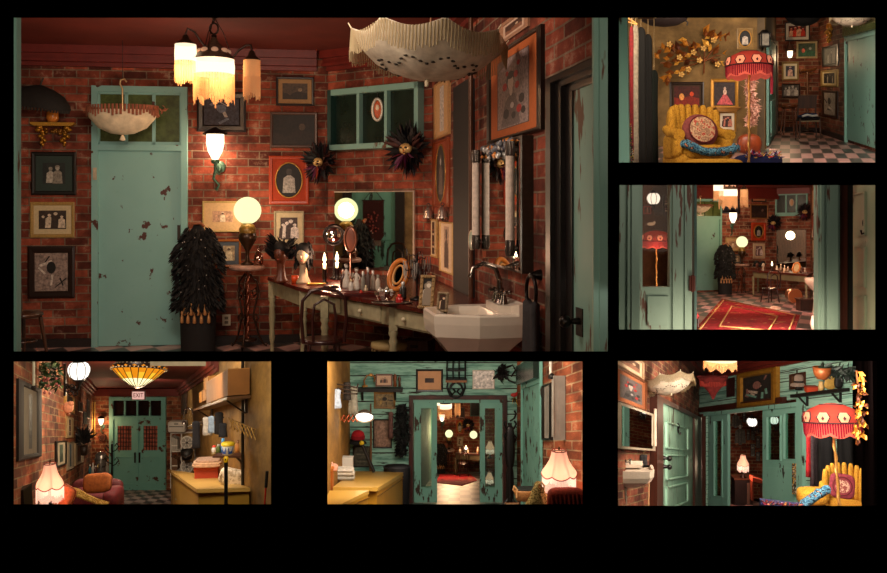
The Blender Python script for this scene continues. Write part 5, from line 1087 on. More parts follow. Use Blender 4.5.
# clothes rail on the left
r = T('clothes_rail', 'clothes rail at the left edge of the armchair room', 'rail', 640, 20, 1.9); mb = MB(); mb.bar((-14, 0, 2), (16, 12, 4), .9); build('bar', mb, M('#2a1c12', .4, .5), r); mb = MB(); mb.bar((16, 12, 4), (16, 14, 30), .8); build('hanger_rod', mb, M('#2a1c12', .4, .5), r)
r = T('wooden_hanger', 'pale wooden clothes hanger at the top left of the armchair room', 'hanger', 632, 22, 1.84); mb = MB(); mb.tube([(-6, 0, 5), (0, 0, 1.5), (5, 0, -2.2)], .8, 7); mb.tube([(-5, 0, .4), (5, 0, -2.6)], .7, 6); build('shoulder_bar', mb, wood('#d89848', '#a8642c', .3), r); mb = MB(); mb.tube([(0, 0, 2), (0, 0, 5), (1.4, 0, 6), (2, 0, 4.6)], .35, 5); build('hook', mb, M('#8a8078', .3, .7), r)
for i, (u, w_, top, h_, c_, lb) in enumerate(((631.5, 4.5, 26, 150, '#6a0a12', 'long crimson dress hanging next to the teal jamb'), (635.5, 6, 24, 150, '#8a8070', 'long pale sequinned gown between crimson dress and black coats'), (641, 10, 27, 150, '#040404', 'long black coat on the rail behind the pale gown'), (648, 9, 34, 140, '#050506', 'black coat with glints, rightmost on the rail'), (654, 9, 70, 100, '#04100a', 'very dark green gown hanging right of the black coats'))):
    coat(u, top, 1.82+i*.06, lb, w_, h_, c_, seed=i, name='hanging_gown', hk=max(0, top-21))
r = T('beaded_garment', 'multicoloured beaded garment glittering at the bottom left of the armchair room', 'clothes', 626, 124, 1.74); mb = MB(); mb.lathe([(3, 0), (5.5, -6), (6.5, -20), (7.5, -45)], n=18, sy=.4); build('cloth', mb, M('#2a2a18', .8), r); mb = MB()
for i in range(300):
    z = random.uniform(-44, 0); t = random.uniform(3.2, 6.2); R = 5+2.4*min(1, -z/30); mb.ball((R*math.cos(t), R*.4*math.sin(t)-.3, z), random.uniform(.35, .7), random.randrange(4), 5, 3)
o = build('sequins', mb, [M('#d8a828', .25), M('#c8c0a8', .25), M('#3a7a3c', .25), M('#a8284c', .25)], r); o['kind'] = 'stuff'
r = T('dark_hat', 'dark brown wide brimmed shape hung upside down at the top of the ochre wall', 'hat', 664, 18, 2.3); mb = MB(); mb.lathe([(24, 1), (22, -3), (14, -7), (4, -8.6), (0, -8.8)], n=24, sy=.6); build('brim', mb, M('#1c0f0c', .7, 0, .4, .3), r); mb = MB(); mb.tube([(20, -3, -3), (23, -3, -5), (22, -3, -8)], .8, 5); build('ribbon', mb, M('#100a08'), r); mb = MB(); mb.bar((0, 0, -6), (0, 0, 69), .3); build('hanging_cord', mb, M('#100a08'), r)
# mustard armchair and what lies on it
AC = armchair(692, 171, 1.98, 'mustard brocade armchair with channelled back under the red painting', rz=.12, k=1.16)
cushion(700, 131, 1.93, 'big round rose cushion with floral centre on the mustard armchair', 19, 7, 17.5, M('#7a3a38', .9, 0, .4, .4), (math.radians(-14), .05, .15), 'round_cushion', True, pattern(['#a88468', '#8a6450', '#b89878', '#a04438', '#7a7a60'], .22))
BLUP = pattern(['#10202a', '#24506c', '#5a88a0', '#142430', '#c88a6c'], .28)
def scarf(u, v, Y, label, path, mat, name='patterned_scarf', cat='scarf'):
    r = T(name, label, cat, u, v, Y); rr = random.Random(9); mb = MB()
    for k in range(4): mb.tube([(x+rr.uniform(-1.2, 1.2), y+rr.uniform(-2, 2), z+rr.uniform(-1.2, 1.2)) for x, y, z in path], [2.4+2.0*abs(math.sin(i+k)) for i in range(len(path))], 8)
    build('folds', mb, mat, r); mb = MB(); x, y, z = path[-1]
    for i in range(7): mb.bar((x, y-1, z-2+i*.6), (x+3.5, y-2, z-4+i*.8), .3)
    build('fringe', mb, M('#5a7888', .9), r); return r
scarf(706, 150, 1.9, 'teal blue patterned scarf draped across the mustard armchair seat', [(-25, 8, 7), (-20, 4, 7), (-13, 1, 3), (-6, 0, -1), (2, -1, -2), (10, -1, -1), (18, -1, -1.5), (27, 0, 1), (31, 2, 3)], BLUP)
r = T('brown_valise', 'rounded red brown leather hatbox on floor right of the mustard armchair', 'case', 749, 145, 2.36); mb = MB(); sball(mb, (0, 0, 1), (12, 7, 10), .75); build('body', mb, M('#8a3c1c', .4, 0, .4, .2), r); mb = MB(); mb.ring(11.8, .8, (0, -1.5, 1), sz=.84); build('seam', mb, M('#4a1c0e', .4), r)
sp = T('red_ottoman', 'mustard ottoman cushion at the lower edge before the armchair', 'ottoman', 713, 172, 1.85); mb = MB(); sball(mb, (0, 0, 5), (28, 15, 8), .45); build('cushion', mb, GOLDB(), sp); mb = MB(); sball(mb, (0, 0, -4), (26, 14, 4), .3); build('base', mb, M('#4a2a10', .7), sp); sp.name = 'ottoman'
r = T('blue_feathered_shawl', 'dark blue shawl with bright feather trim at the bottom edge of armchair room', 'shawl', 758, 164, 2.06); mb = MB(); sball(mb, (0, 0, 3), (24, 9, 7), .7); build('cloth', mb, M('#141c4c', .9, 0, .4, .3), r); mb = MB(); mb.spikes(140, lambda: ((random.uniform(-14, 20), random.uniform(-9, 0), random.uniform(6, 9.5)), (random.uniform(-1, 1), -.4, random.uniform(-.2, .9))), 5.5, .8, nm=5); build('feathers', mb, [M('#1c2460', .7), M('#a8287c', .7), M('#d8b050', .7), M('#c83828', .7), M('#d8d0e0', .7)], r)
FL1 = fringe_floor_lamp(749, 52, 2.0, 'red fringed floor lamp between the armchair and the pink boa', h=118, R=22.5, lit=.5)
r = T('pink_boa', 'fluffy pale pink feather boa hanging on the wall behind the floor lamp', 'boa', 751, 78, 2.5); mb = MB(); mb.spikes(900, lambda: (lambda z: ((math.sin(z*.16)*2+random.uniform(-4, 4)*(1-abs(z+24)/60), random.uniform(-2, 1), z), (random.uniform(-1, 1), random.uniform(-1, 0), random.uniform(-1, .3))))(random.uniform(-46, 0)), 5.5, 1.0, nm=2); build('feathers', mb, [M('#d8a08c', .9), M('#e8b8a4', .9)], r); mb = MB(); mb.tube([(0, 1, 0), (1, 1, -20), (-1, 1, -44)], 2.2, 7); build('core', mb, M('#c08878', .9), r)
lamp(P(749, 72, 2.0), .03, PINK, .02)
area(P(690, -40, 1.7), P(735, 95, 2.7), 3.0, .45, (1, .78, .56)); area(P(800, -60, 2.0), P(835, 110, 3.2), 6.5, .4, (1, .82, .66)); lamp(P(645, 80, 1.45), .3, (1, .82, .64), .05)  # unseen fills added for walls and floor, the point light for the jamb
# ================================================================ MIDDLE RIGHT ROOM (seen through the teal double doorway)
R2 = Room(246, .194, .25)
W2a = Wall(R2, (640, 3.72), (776, 3.92)); W2b = Wall(R2, (775.5, 3.92), (811, 3.845)); W2c = Wall(R2, (810.5, 3.845), (826, 2.6)); W2l = Wall(R2, (685, 2.4), (677, 3.74))
BR2 = brick(.0150, '#b4644a', '#602e20', '#a0886c', '#b0987c')
W2a.shell('wall_back.002', BR2, .03); W2b.shell('wall_corner.001', BR2, .03); W2c.shell('wall_right.002', BR2, .03); clipped('wall_left.008', W2l, plaster('#7a5c38', '#463016', 9), 172, None, .01)
floorplate('floor.002', R2, [xy(630, 1.75), xy(884, 1.75), xy(884, 2.2), xy(824, 2.62), xy(811, 3.86), xy(776, 3.95), xy(632, 3.75)], tiles(.034, '#c08c88', '#3a3634', .35, .35, 4), vx=745)
floorplate('ceiling.001', R2, [xy(632, 2.92), xy(826, 2.92), xy(811, 3.86), xy(776, 3.95), xy(632, 3.75)], M('#6a1c14', .7, 0, .3, 8), True)
mb = MB(); W2a.box(mb, 0, W2a.L, .203, .25, 0, .02); W2b.box(mb, 0, W2b.L, .225, .25, 0, .02); build('trim_10', mb, RED, world=True, kind='structure')
TEAL2 = peel('#82b0a4', '#3a1a12', 24, .36, .5, .8, '#4a8676', kind='Object'); OLD = peel('#748a7c', '#4a281a', 34, .41, .55, .16, '#54685c', kind='Object', cvar=.9)
wall_door(W2a, 'door_6', 692, 199, 720, 292.5, 219, 2, 3, (TEAL2, TEAL2, GREENGLASS), 'teal door with transom at the back of the double doorway view', .015, .006)
# the near teal doorway: two glazed leaves and jambs
def stile(name, u0, u1, Y, dY, v0, v1, mat, kind=None, parent=None, grooves=()):
    mb = MB(); a, b = P(u0, v1, Y), P(u1, v0, Y); mb.box(a.x, b.x, Y, Y+dY, a.z, b.z)
    for g0, g1 in grooves: x0, x1 = P(g0, 0, Y).x, P(g1, 0, Y).x; mb.box(x0, x1, Y-.006, Y, a.z, b.z)
    return build(name, mb, mat, parent, True, kind=kind)
stile('trim_11', 610, 639, 1.62, .015, 170, 345, OLD, 'structure', None, ((619, 624), (627, 629.5), (631, 639)))
dl = pthing('door_7', 'left teal glazed leaf of the near doorway in the middle right room', 'door', 655, 345, 1.68); dl['kind'] = 'structure'
mb = MB(); Y = 1.68
for u0, u1, v0, v1 in ((634, 642.5, 170, 345), (670, 692, 170, 345), (642.5, 670, 287, 345), (642.5, 670, 172, 176)):
    a, b = P(u0, v1, Y), P(u1, v0, Y); mb.box(a.x, b.x, Y, Y+.02, a.z, b.z)
for u0, u1 in ((672, 682), (684, 686)): a, b = P(u0, 345, Y), P(u1, 170, Y); mb.box(a.x, b.x, Y-.006, Y, a.z, b.z)
a, b = P(647, 325, Y), P(668, 296, Y); mb.box(a.x, b.x, Y-.005, Y, a.z, b.z)
build('leaf', mb, OLD, dl, True); mb = MB(); a, b = P(642.5, 287, Y+.01), P(670, 176, Y+.01); mb.box(a.x, b.x, Y+.009, Y+.012, a.z, b.z); build('door_glass', mb, glassm('#e8e0d8', .012), dl, True)
mb = MB(); a, b = P(689.5, 291, Y-.008), P(695.5, 276, Y-.008); mb.box(a.x, b.x, Y-.008, Y-.001, a.z, b.z); mb.tube([P(692.5, 292, Y-.009), P(692.5, 275, Y-.009)], .0025, 8); build('hinge', mb, M('#4a1c10', .5, .3), dl, True)
mb = MB(); a, b = P(692, 345, Y+.02), P(694.5, 170, Y+.02); mb.box(a.x, b.x, Y+.004, Y+.03, a.z, b.z); build('edge_strip', mb, M('#2c4a44', .6), dl, True)
stile('trim_12', 818, 840, 1.68, .02, 170, 345, OLD, 'structure', None, ((820, 823), (826, 837)))
stile('trim_13', 840, 847.5, 1.70, .02, 170, 345, wood('#5a2c1c', '#2a120c', 30), 'structure'); stile('trim_14', 847.5, 853, 1.72, .03, 170, 345, M('#120a08', .6), 'structure')
WR2 = Wall(R2, (851, 1.84), (886, 1.66)); clipped('wall_right.003', WR2, M('#2a1a12', .8), 172, None, .02)
rd = pthing('door_8', 'pale sage panelled door at the far right of the middle right room', 'door', 865, 345, 1.7); rd['kind'] = 'structure'
PALE = peel('#98a084', '#5a3a26', 30, .37, .55, .25, '#6a7458', kind='Object'); mb = MB(); px = 1.74/F
WR2.pbox(mb, 852.5, 172, 884, 350, .001, .012)
for v0, v1, a_, b_ in ((193, 236, 856, 873), (246, 287, 855.5, 873), (296, 345, 855, 873)):
    for r_ in ((a_, v0, b_, v0+1.2), (a_, v1-1.2, b_, v1), (a_, v0, a_+1.2, v1), (b_-1.2, v0, b_, v1)): WR2.pbox(mb, *r_, .012, .016)
build('door_leaf', mb, PALE, rd, True)
for v in (267, 279): mb = MB(); mb.tube([WR2.at(853.8, v, .012), WR2.at(853.8, v, .022)], [.0045, .003], 8); mb.ball(WR2.at(853.8, v, .027), .0055, 0, 10, 6); build('door_knob' if v > 270 else 'lock_knob', mb, M('#14100e', .3, .6), rd, True)
r = thing('black_coat_hook', 'curled black iron hook on the pale sage door', 'hook', WR2.at(871, 226, .014), s=1.72/F); mb = MB(); mb.tube([(0, -1, 4), (.5, -2, -2), (-1, -4, -7), (-4, -5, -8), (-5, -5, -4)], 1, 6); build('hook', mb, M('#14100f', .4, .5), r); mb = MB(); mb.ball((0, -.6, 3), (1.6, .8, 4)); build('back_plate', mb, M('#14100f', .4, .5), r)
# what is behind the left glass
WL2 = Wall(R2, (628, 2.5), (672, 2.62)); WL2.shell('wall_left.003', plaster('#5a3a22', '#2c180e', 9), .02, q1=WL2.L)
pic(WL2, 642, 205, 652, 215, 'small red matted picture left under the lantern behind the left glass', '#2a1410', 1, '#8a3a2c', 1, 'portrait', SEP, dep=.8)
pic(WL2, 663, 196, 670, 216, 'slim brown picture right of the lantern behind the left glass', '#4a2c18', 1, None, 0, 'lines', SEP, dep=.8)
lantern(653.5, 200, 2.3, 'lit white lantern seen through the left door glass, middle right room', k=.62, bracket=True, side=1)
copy_tree(FL1, 656.5, 231, 2.2, .66, 'red fringed lamp seen through the left door glass, middle right room')
r = T('pale_bird_ornament', 'small pale bird ornament above the red lamp behind the left glass', 'ornament', 651, 224, 2.45); mb = MB(); mb.ball((0, 0, 0), (4, 2, 1.8)); mb.ball((3.4, 0, 1.6), 1.3); build('body', mb, M('#c8b8a0', .5), r); mb = MB(); mb.spikes(12, lambda: ((-3, 0, 0), (-1, random.uniform(-.4, .4), random.uniform(-.5, .5))), 4, .7); build('tail', mb, M('#5a4434', .7), r)
lamp(P(653, 196, 2.25), .2, CREAM, .01); lamp(P(656, 250, 2.15), .15, PINK, .012)
# the room itself
copy_tree(CHAN, 728, 169.5, 2.95, .45, 'lit fringed chandelier cut by the top edge of the middle right room')
copy_tree(DOLL, 700.5, 205.5, 3.55, .30, 'little white doll parasol before the transom, middle right room')
pic(W2a, 718.5, 195, 739.5, 213.5, 'dark framed picture right behind the chandelier, middle right room', '#1a1014', 2.6, None, 0, 'art', ['#2a2a38', '#4a5468', '#8a8480'], dep=1.4)
sconce2(W2a, 730, 219.5, 3.85/F, 'lit wall sconce above the feather cloak, middle right room', .42)
pic(W2a, 725.5, 237.5, 740, 251, 'gold framed picture behind the globe lamp, middle right room', GDL, 1, '#d0a878', 2.6, 'portrait', ['#c89878', '#5a3428', '#f0d8b8'], dep=1)
pic(W2a, 731, 253, 742, 264.5, 'orange framed print above the pedestal, middle right room', '#a05a24', 1.2, '#4a5058', 1.4, 'portrait', ['#a89070', '#5a4434', '#d8c4a0'], dep=1)
pic(W2a, 751.5, 190.5, 766, 202, 'small tan matted landscape near the ceiling, middle right room', '#20130c', 1.2, '#a06c48', 1.8, 'land', ['#4a3a2c', '#8a7458', '#2a2018'], dep=1)
pic(W2a, 750, 204, 768, 219, 'wide gold edged gloomy painting, middle right room', '#8a5a2c', 1.3, None, 0, 'land', ['#2a1a14', '#6a5044', '#3a241c'], dep=1)
pic(W2a, 751, 222.5, 765.5, 240.5, 'red framed oval portrait, middle right room', '#b83c18', 1.8, '#a03412', .8, 'pale', ['#120e0c', '#a8a098', '#d8c8b8', '#3a3430'], oval=True, dep=1.2)
pic(W2a, 753, 243.5, 764.5, 258.5, 'pale framed group photograph under the red oval, middle right room', '#c0a888', 1, '#c8a888', 1.6, 'group', ['#7a5450', '#e0c8c0', '#a87c74'], dep=1)
copy_tree(PED, 742, 297.0, 3.72, .40, 'pedestal table under the globe lamp, middle right room', sz=(1, 1, 1.0)); copy_tree(GLOBE, 742, 264.2, 3.72, .41, 'lit globe lamp on the small pedestal, middle right room')
copy_tree(CLOAK, 725, 295, 3.6, .40, 'black feather cloak on its stand, middle right room')
mb = MB(); q0, q1 = W2b.q(775), W2b.q(808); wt = thing('window_2', 'teal framed window high on brick, middle right room', 'window', W2b.at(792, 205), kind='structure')
W2b.pbox(mb, 776, 191.5, 808, 195, .001, .014); W2b.pbox(mb, 776, 212.5, 808, 216, .001, .016)
for u in (776.5, 786.5, 797, 807.4): W2b.pbox(mb, u-.8, 191.5, u+.8, 216, .001, .012)
build('window_frame', mb, TEAL2, wt, True); mb = MB(); W2b.pbox(mb, 776, 195, 808, 212.5, .001, .004); build('window_pane', mb, M('#1c2420', .2), wt, True)
r = thing('cameo_ornament', 'tiny oval cameo in the window, middle right room', 'ornament', W2b.at(792.3, 202.5, .014), s=3.75/F); mb = MB(); mb.ball((0, 0, 0), (1.8, .6, 3.4)); build('medallion', mb, M('#d8a880', .5), r); mb = MB(); mb.ring(2, .4, (0, 0, 0), sz=1.8); build('rim', mb, M('#c8c0b0', .4), r)
mask(W2b, 774.5, 223, 3.85/F*.42, 'black feather mask left of the mirror, middle right room', 1.0, .02); mask(W2b, 806, 212, 3.6/F*.45, 'black feather mask right of the window, middle right room', 1.5, .02)
rm = thing('wall_mirror', 'mirror with teal door reflection above the table, middle right room', 'mirror', W2b.at(791, 250)); mb = MB(); W2b.pbox(mb, 776.5, 229.5, 806.5, 268, .002, .006); build('frame', mb, M('#5a3a28', .4), rm, True); mb = MB(); W2b.pbox(mb, 777, 230.1, 806, 268, .0062, .0066); build('mirror_glass', mb, mirrorm(), rm, True)
pic(W2c, 812.5, 188, 817.5, 211, 'narrow gold framed picture at the right brick edge, middle right room', '#c08050', .8, '#d8b090', 1, 'lines', SEP, dep=.8); pic(W2c, 812.5, 214, 817.8, 237, 'narrow red oval frame at the right brick edge, middle right room', '#a8401c', .9, '#a03c1c', .5, 'portrait', SEP, dep=.8); pic(W2c, 813, 240, 818, 258, 'pale framed photograph lowest at the right brick edge, middle right room', '#c8a070', .8, '#e0c8b0', .7, 'portrait', SEP, dep=.8)
def mini_vanity(pts, z, zf, label, room, legs, mats):
    r = thing('dressing_table', label, 'table', Vector((sum(p[0] for p in pts)/4, sum(p[1] for p in pts)/4, zf))); mb = MB(); t = .006
    mb.hexa([(x, y, z+room.k*y-t) for x, y in pts]+[(x, y, z+room.k*y) for x, y in pts]); build('tabletop', mb, mats[0], r, True)
    mb = MB(); cx = sum(p[0] for p in pts)/4; cy = sum(p[1] for p in pts)/4; q = [(cx+(x-cx)*.95, cy+(y-cy)*.95) for x, y in pts]
    mb.hexa([(x, y, z+room.k*y-t*4.5) for x, y in q]+[(x, y, z+room.k*y-t) for x, y in q]); build('apron', mb, mats[1], r, True)
    for x, y in q: mb = MB(); mb.tube([(x, y, z+room.k*y-t*4), (x, y, (z-room.hf)/2+room.k*y), (x, y, room.fz(y))], [.006, .0045, .0035], 8); build('leg', mb, mats[1], r, True)
    return r
vp = [xy(752, 3.55), xy(808, 3.05), xy(813, 3.3), xy(757, 3.78)]; zz = -(270.5-246)*3.55/F
mini_vanity(vp, zz, R2.fz(3.4), 'cream vanity table with red top, middle right room', R2, 4, (M('#5c1c14', .3), M('#8a7c5c', .5)))
VY = lambda u: 3.62-(u-755)/56*.48
def vtop(Y): return HV-(zz+R2.k*Y)*F/Y
for u, w_, h_, c_, nm, lb in ((757, 4, 9, '#14100f', 'wig_block', 'black wig at the left end of the vanity, middle right room'), (763, 3.6, 10, '#2a1c18', 'wig_block', 'second dark wig on the vanity, middle right room')):
    Y = VY(u); r = T(nm, lb, 'wig', u, vtop(Y), Y); mb = MB(); mb.lathe([(0, 0), (1.6, 0), (1, 2), (1, 3.5)], n=8); mb.ball((0, 0, 6), (2, 2, 3)); build('bust', mb, M('#c0a890' if u > 760 else '#5a2c18', .5), r); mb = MB(); mb.spikes(60, lambda: ((random.uniform(-2, 2), random.uniform(-1.5, 2), random.uniform(5, 9)), (random.uniform(-1, 1), random.uniform(-.3, 1), -.6)), 4, .7); mb.ball((0, .6, 7), (2.5, 2.4, 2.8)); build('hair', mb, BLKF, r)
for u, h_, w_, c_, lb in ((772, 7, 2, '#2a1c14', 'black candlestick with lit flame on the vanity, middle right room'),):
    Y = VY(u); r = T('lit_candlestick', lb, 'candle', u, vtop(Y), Y); mb = MB(); mb.lathe([(0, 0), (1.5, 0), (.7, 1), (.8, 5), (0, 5)], n=8); build('holder', mb, M(c_), r); mb = MB(); mb.lathe([(0, 5), (.9, 6), (.7, 8), (0, 10)], n=8); build('flame', mb, glow('#ffe0b0', 6, 0, 'candle_flame'), r)
for i, (u, h_, c_) in enumerate(((777, 5, '#d0c4b4'), (781, 7, '#8a7c6c'), (784.5, 6, '#c8b8a0'), (788, 5, '#a08c78'), (801, 6, '#6a4c3c'), (805, 5, '#b89c80'))):
    Y = VY(u); r = T('small_bottle', ('small white bottle nearest the candle', 'tall brown bottle third along the vanity', 'cream bottle just left of the small fan mirror', 'short tan bottle touching the small fan mirror', 'dark bottle right of the small fan mirror', 'tan bottle at the right vanity end')[i]+', middle right room', 'bottle', u, vtop(Y), Y); mb = MB(); mb.lathe([(0, 0), (1.3, 0), (1.4, h_*.6), (.6, h_*.75), (.6, h_)], n=8); build('body', mb, M(c_, .25), r); mb = MB(); mb.ball((0, 0, h_), .8, 0, 7, 5); build('stopper', mb, M('#d8c8b0', .3), r)
r = T('fan_mirror', 'orange oval mirror standing on the vanity, middle right room', 'mirror', 795, vtop(3.22), 3.22, rot=(-.15, .25, -.3)); mb = MB(); mb.ring(4, 1, (0, 0, 5.5), sx=.8, sz=1.25); build('frame', mb, M('#e08438', .4), r); mb = MB(); mb.prism([(3*math.cos(.5236*i), 5.5+4.6*math.sin(.5236*i)) for i in range(12)], -.2, .3); build('mirror_glass', mb, M('#e8c890', .2), r)
copy_tree(BENT, 770, 308, 3.1, .37, 'dark bentwood chair before the vanity, middle right room', rz=.3)
r = T('copper_cylinder', 'copper coloured drum lying under the vanity, middle right room', 'drum', 793.5, 295.5, 3.1); mb = MB(); mb.tube([(-1, -7, 0), (1, 7, 0)], 7, 20); build('drum', mb, M('#a86038', .3, .6), r); mb = MB(); mb.ring(7, .5, (-1, -7, 0)); build('rim', mb, M('#d8946a', .3, .6), r)
r = T('dark_crate', 'dark wooden crate under the white sink, middle right room', 'crate', 808, 316, 2.7); mb = MB(); mb.box(-9, 10, -4, 8, 0, 16); build('box', mb, wood('#3a2016', '#1a0d08', .3), r); mb = MB(); mb.box(-10, 11, -5, 9, 16, 17.5); build('lid', mb, wood('#4a2a1c', '#22110b', .3), r)
r = T('corner_sink', 'pale sink edge beside the right teal jamb, middle right room', 'sink', 816, 281, 2.62); mb = MB(); mb.lathe([(2, -11), (5, -8), (10, -2), (11, 2), (10, 3), (8, 1), (4, -4), (0, -5)], n=16, smooth=True); build('basin', mb, M('#d8bca8', .2), r); mb = MB(); mb.lathe([(3, -11), (2.4, -20), (4, -36)], n=12); build('pedestal', mb, M('#c8ac98', .2), r)
r = T('white_stool_leg', 'rounded pale pink pot by the right teal jamb at the bottom, middle right room', 'pot', 817, 331, 2.1); r.name = 'pale_pot'; mb = MB(); mb.lathe([(0, 0), (5, 0), (6.5, 8), (5, 15), (3, 17)], n=16); build('body', mb, M('#d8a898', .4), r); mb = MB(); mb.ring(3, .6, (0, 0, 17), 'z'); build('rim', mb, M('#e0b8a8', .4), r)
rd = thing('door_16', 'teal door on the left side seen in the wall mirror, middle right room', 'door', W2l.pt(.8, -.19), kind='structure'); mb = MB(); W2l.box(mb, .56, .745, -.19, .15, .001, .006); build('door_leaf', mb, TEAL2, rd, True); mb = MB(); W2l.box(mb, .53, .56, -.19, .165, .001, .01); W2l.box(mb, .745, .78, -.19, .165, .001, .01); build('door_frame', mb, M('#2a1810', .6), rd, True)
lamp(P(715, 205, 3.25), .35, CREAM, .03)  # added unseen light that brightens the teal door for the mirror
# rug
RUGM = pattern(['#7a1018', '#8a141c', '#a01c24', '#8a141c', '#c08c50'], 26, .95)
pts = [R2.ground(690, 336)[0], R2.ground(722, 299.5)[0], R2.ground(800, 316)[0], R2.ground(790, 345)[0]]; up = Vector((0, 0, .002))
mb = MB(); mb.hexa([p+up*.3 for p in pts]+[p+up*1.5 for p in pts]); rg = build('red_rug', mb, RUGM, world=True, label='crimson patterned rug on the checkered floor, middle right room', cat='rug')
cn = sum(pts, Vector())/4
for k, lb in ((.9, 'border'), (.55, 'border')):
    mb = MB(); q = [cn+(p-cn)*k+up*1.8 for p in pts]; mb.tube(q+[q[0]], .0022, 5); o = build('border', mb, M('#c09058', .9), rg, True)
r = T('red_side_chair', 'dark red chair corner at the left door edge, middle right room', 'chair', 694, 338, 2.1); mb = MB(); sball(mb, (0, 0, 22), (4.5, 6, 3), .6); build('seat', mb, M('#8a1418', .7), r)
for x in (-3, 3): mb = MB(); mb.tube([(x, -4, 20), (x*1.2, -5, 0)], [1, .7], 6); build('leg', mb, M('#3a120e', .4), r)
lamp(P(728, 215, 2.6), 1.2, WARM, .015); lamp(P(730, 219, 3.70), .35, WARM, .01); lamp(P(742, 243, 3.5), .35, (1, .72, .4), .02); lamp(P(772, 262, 3.34), .25, (1, .5, .25), .006)
area(P(755, 185, 2.6), P(750, 275, 3.6), 3.2, .25, (1, .72, .56)); area(P(748, 176, 1.42), P(748, 212, 1.8), .42, .3, (1, .86, .72))  # fills added for the room and the near doorway, without fixtures
# ================================================================ BOTTOM LEFT ROOM (corridor with the double doors)
R3 = Room(436, .24, .213)
W3l = Wall(R3, xy(138-184/1.42, 1.42), xy(92, 4.0), True); W3b = Wall(R3, (90, 4.0), (184, 4.0)); W3r = Wall(R3, (181, 4.0), (289, 1.45))
BR3 = brick(.0175, '#b0643f', '#5c2e1c', '#a0845e', '#b09068')
clipped('wall_left.004', W3l, BR3, 357); W3b.shell('wall_back.003', BR3, .03); clipped('wall_right.004', W3r, plaster('#a07c40', '#553c18', 7), 357)
floorplate('floor.003', R3, [xy(30, 1.9), xy(240, 1.9), xy(181, 4.02), xy(92, 4.02)], tiles(.034, '#a09084', '#2a2624', .5, .5, 4), vx=138)
floorplate('ceiling.002', R3, [xy(60, 2.46), xy(222, 2.46), xy(181, 4.02), xy(92, 4.02)], M('#7a2a1c', .6, 0, .3, 8), True)
for W, nm in ((W3b, 'trim_15'), (W3l, 'trim_16'), (W3r, 'trim_17')):
    mb = MB(); q0, q1 = (0, W.L) if W is W3b else (W3l.q(62), W.L) if W is W3l else (0, W3r.q(219))
    for h0, h1, o in ((.198, .213, .022), (.188, .198, .014), (.178, .188, .007)): W.box(mb, q0, q1, h0, h1, .001, o)
    build(nm, mb, M('#6a2418', .5, 0, .3, 9), world=True, kind='structure')
mb = MB(); mb.hexa([P(150, 366, 2.40), P(206, 366, 2.40), P(206, 366, 2.46), P(150, 366, 2.46), P(150, 358, 2.40), P(206, 358, 2.40), P(206, 358, 2.46), P(150, 358, 2.46)]); build('trim_18', mb, M('#7a7460', .6), world=True, kind='structure')
TEAL3 = peel('#74aa9a', '#4a2a1a', 30, .39, .5, .8, '#5a9080', kind='Object')
dr = thing('door_9', 'teal double doors with lattice windows and transom under the EXIT sign', 'door', P(138, 491, 4.0), kind='structure')
px3 = 4.0/F; wb = lambda mb, u0, v0, u1, v1, o0, o1, m=0: W3b.pbox(mb, u0, v0, u1, v1, o0*px3, o1*px3, m)
mb = MB()
for r_ in ((110, 396.5, 114, 491), (162, 396.5, 166.5, 491), (114, 396.5, 162, 400), (114, 415.5, 162, 419)): wb(mb, *r_, .2, 3)
for u in (125.5, 138, 150.5): wb(mb, u-.7, 400, u+.7, 415.5, .2, 2.4)
build('door_frame', mb, TEAL3, dr, True)
for i, (u0, u1, a, b) in enumerate(((114, 138, 118, 132), (138, 162, 144, 158))):
    mb = MB()
    for r_ in ((u0, 419, a, 491), (b, 419, u1, 491), (a, 419, b, 425.5), (a, 450, b, 491)): wb(mb, *r_, .2, 1.6)
    wb(mb, u0+(0 if i else 23.2), 419, u0+(.8 if i else 24), 491, 1.6, 2.2); wb(mb, a-1, 456, b+1, 457, 1.6, 2); wb(mb, a-1, 483, b+1, 484, 1.6, 2)
    lf = build('door_leaf', mb, TEAL3, dr, True); mb = MB()
    for k in range(1, 5): wb(mb, a+(b-a)*k/5-.35, 425.5, a+(b-a)*k/5+.35, 450, .4, 1.2)
    for k in range(1, 6): wb(mb, a, 425.5+24.5*k/6-.35, b, 425.5+24.5*k/6+.35, .4, 1.2)
    build('lattice', mb, M('#3a1a10', .5), dr, True); mb = MB(); wb(mb, a, 425.5, b, 450, .1, .3); build('window_pane', mb, M('#b86a54', .12, 0, .6, 60), dr, True)
for i in range(4): mb = MB(); wb(mb, (114, 126.2, 138.7, 151.2)[i], 400, (124.8, 137.3, 149.8, 162)[i], 415.5, .1, .5); build('transom_pane', mb, M('#1c1210', .1, 0, .4, 20), dr, True)
mb = MB(); wb(mb, 139.5, 452, 141, 462, 1.6, 2.8); wb(mb, 135, 452, 136.5, 462, 1.6, 2.8); build('push_handle', mb, M('#2a1c14', .4, .5), dr, True)
def text_mesh(txt, size):
    cu = bpy.data.curves.new('letters', 'FONT'); cu.body = txt; cu.size = size; cu.extrude = size*.03; cu.align_x = 'CENTER'; cu.align_y = 'CENTER'; cu.resolution_u = 2
    o = bpy.data.objects.new('letters', cu); COL.objects.link(o); dg = bpy.context.evaluated_depsgraph_get(); me = bpy.data.meshes.new_from_object(o.evaluated_get(dg)); bpy.data.objects.remove(o); return me
r = T('exit_sign', 'lit EXIT sign above the teal double doors of the corridor', 'sign', 138.5, 395.3, 3.97); mb = MB(); mb.box(-6, 6, -.6, 2.4, -3.8, 3.8); build('housing', mb, glow('#f0b8a8', .85, 0, 'sign_face'), r); mb = MB()
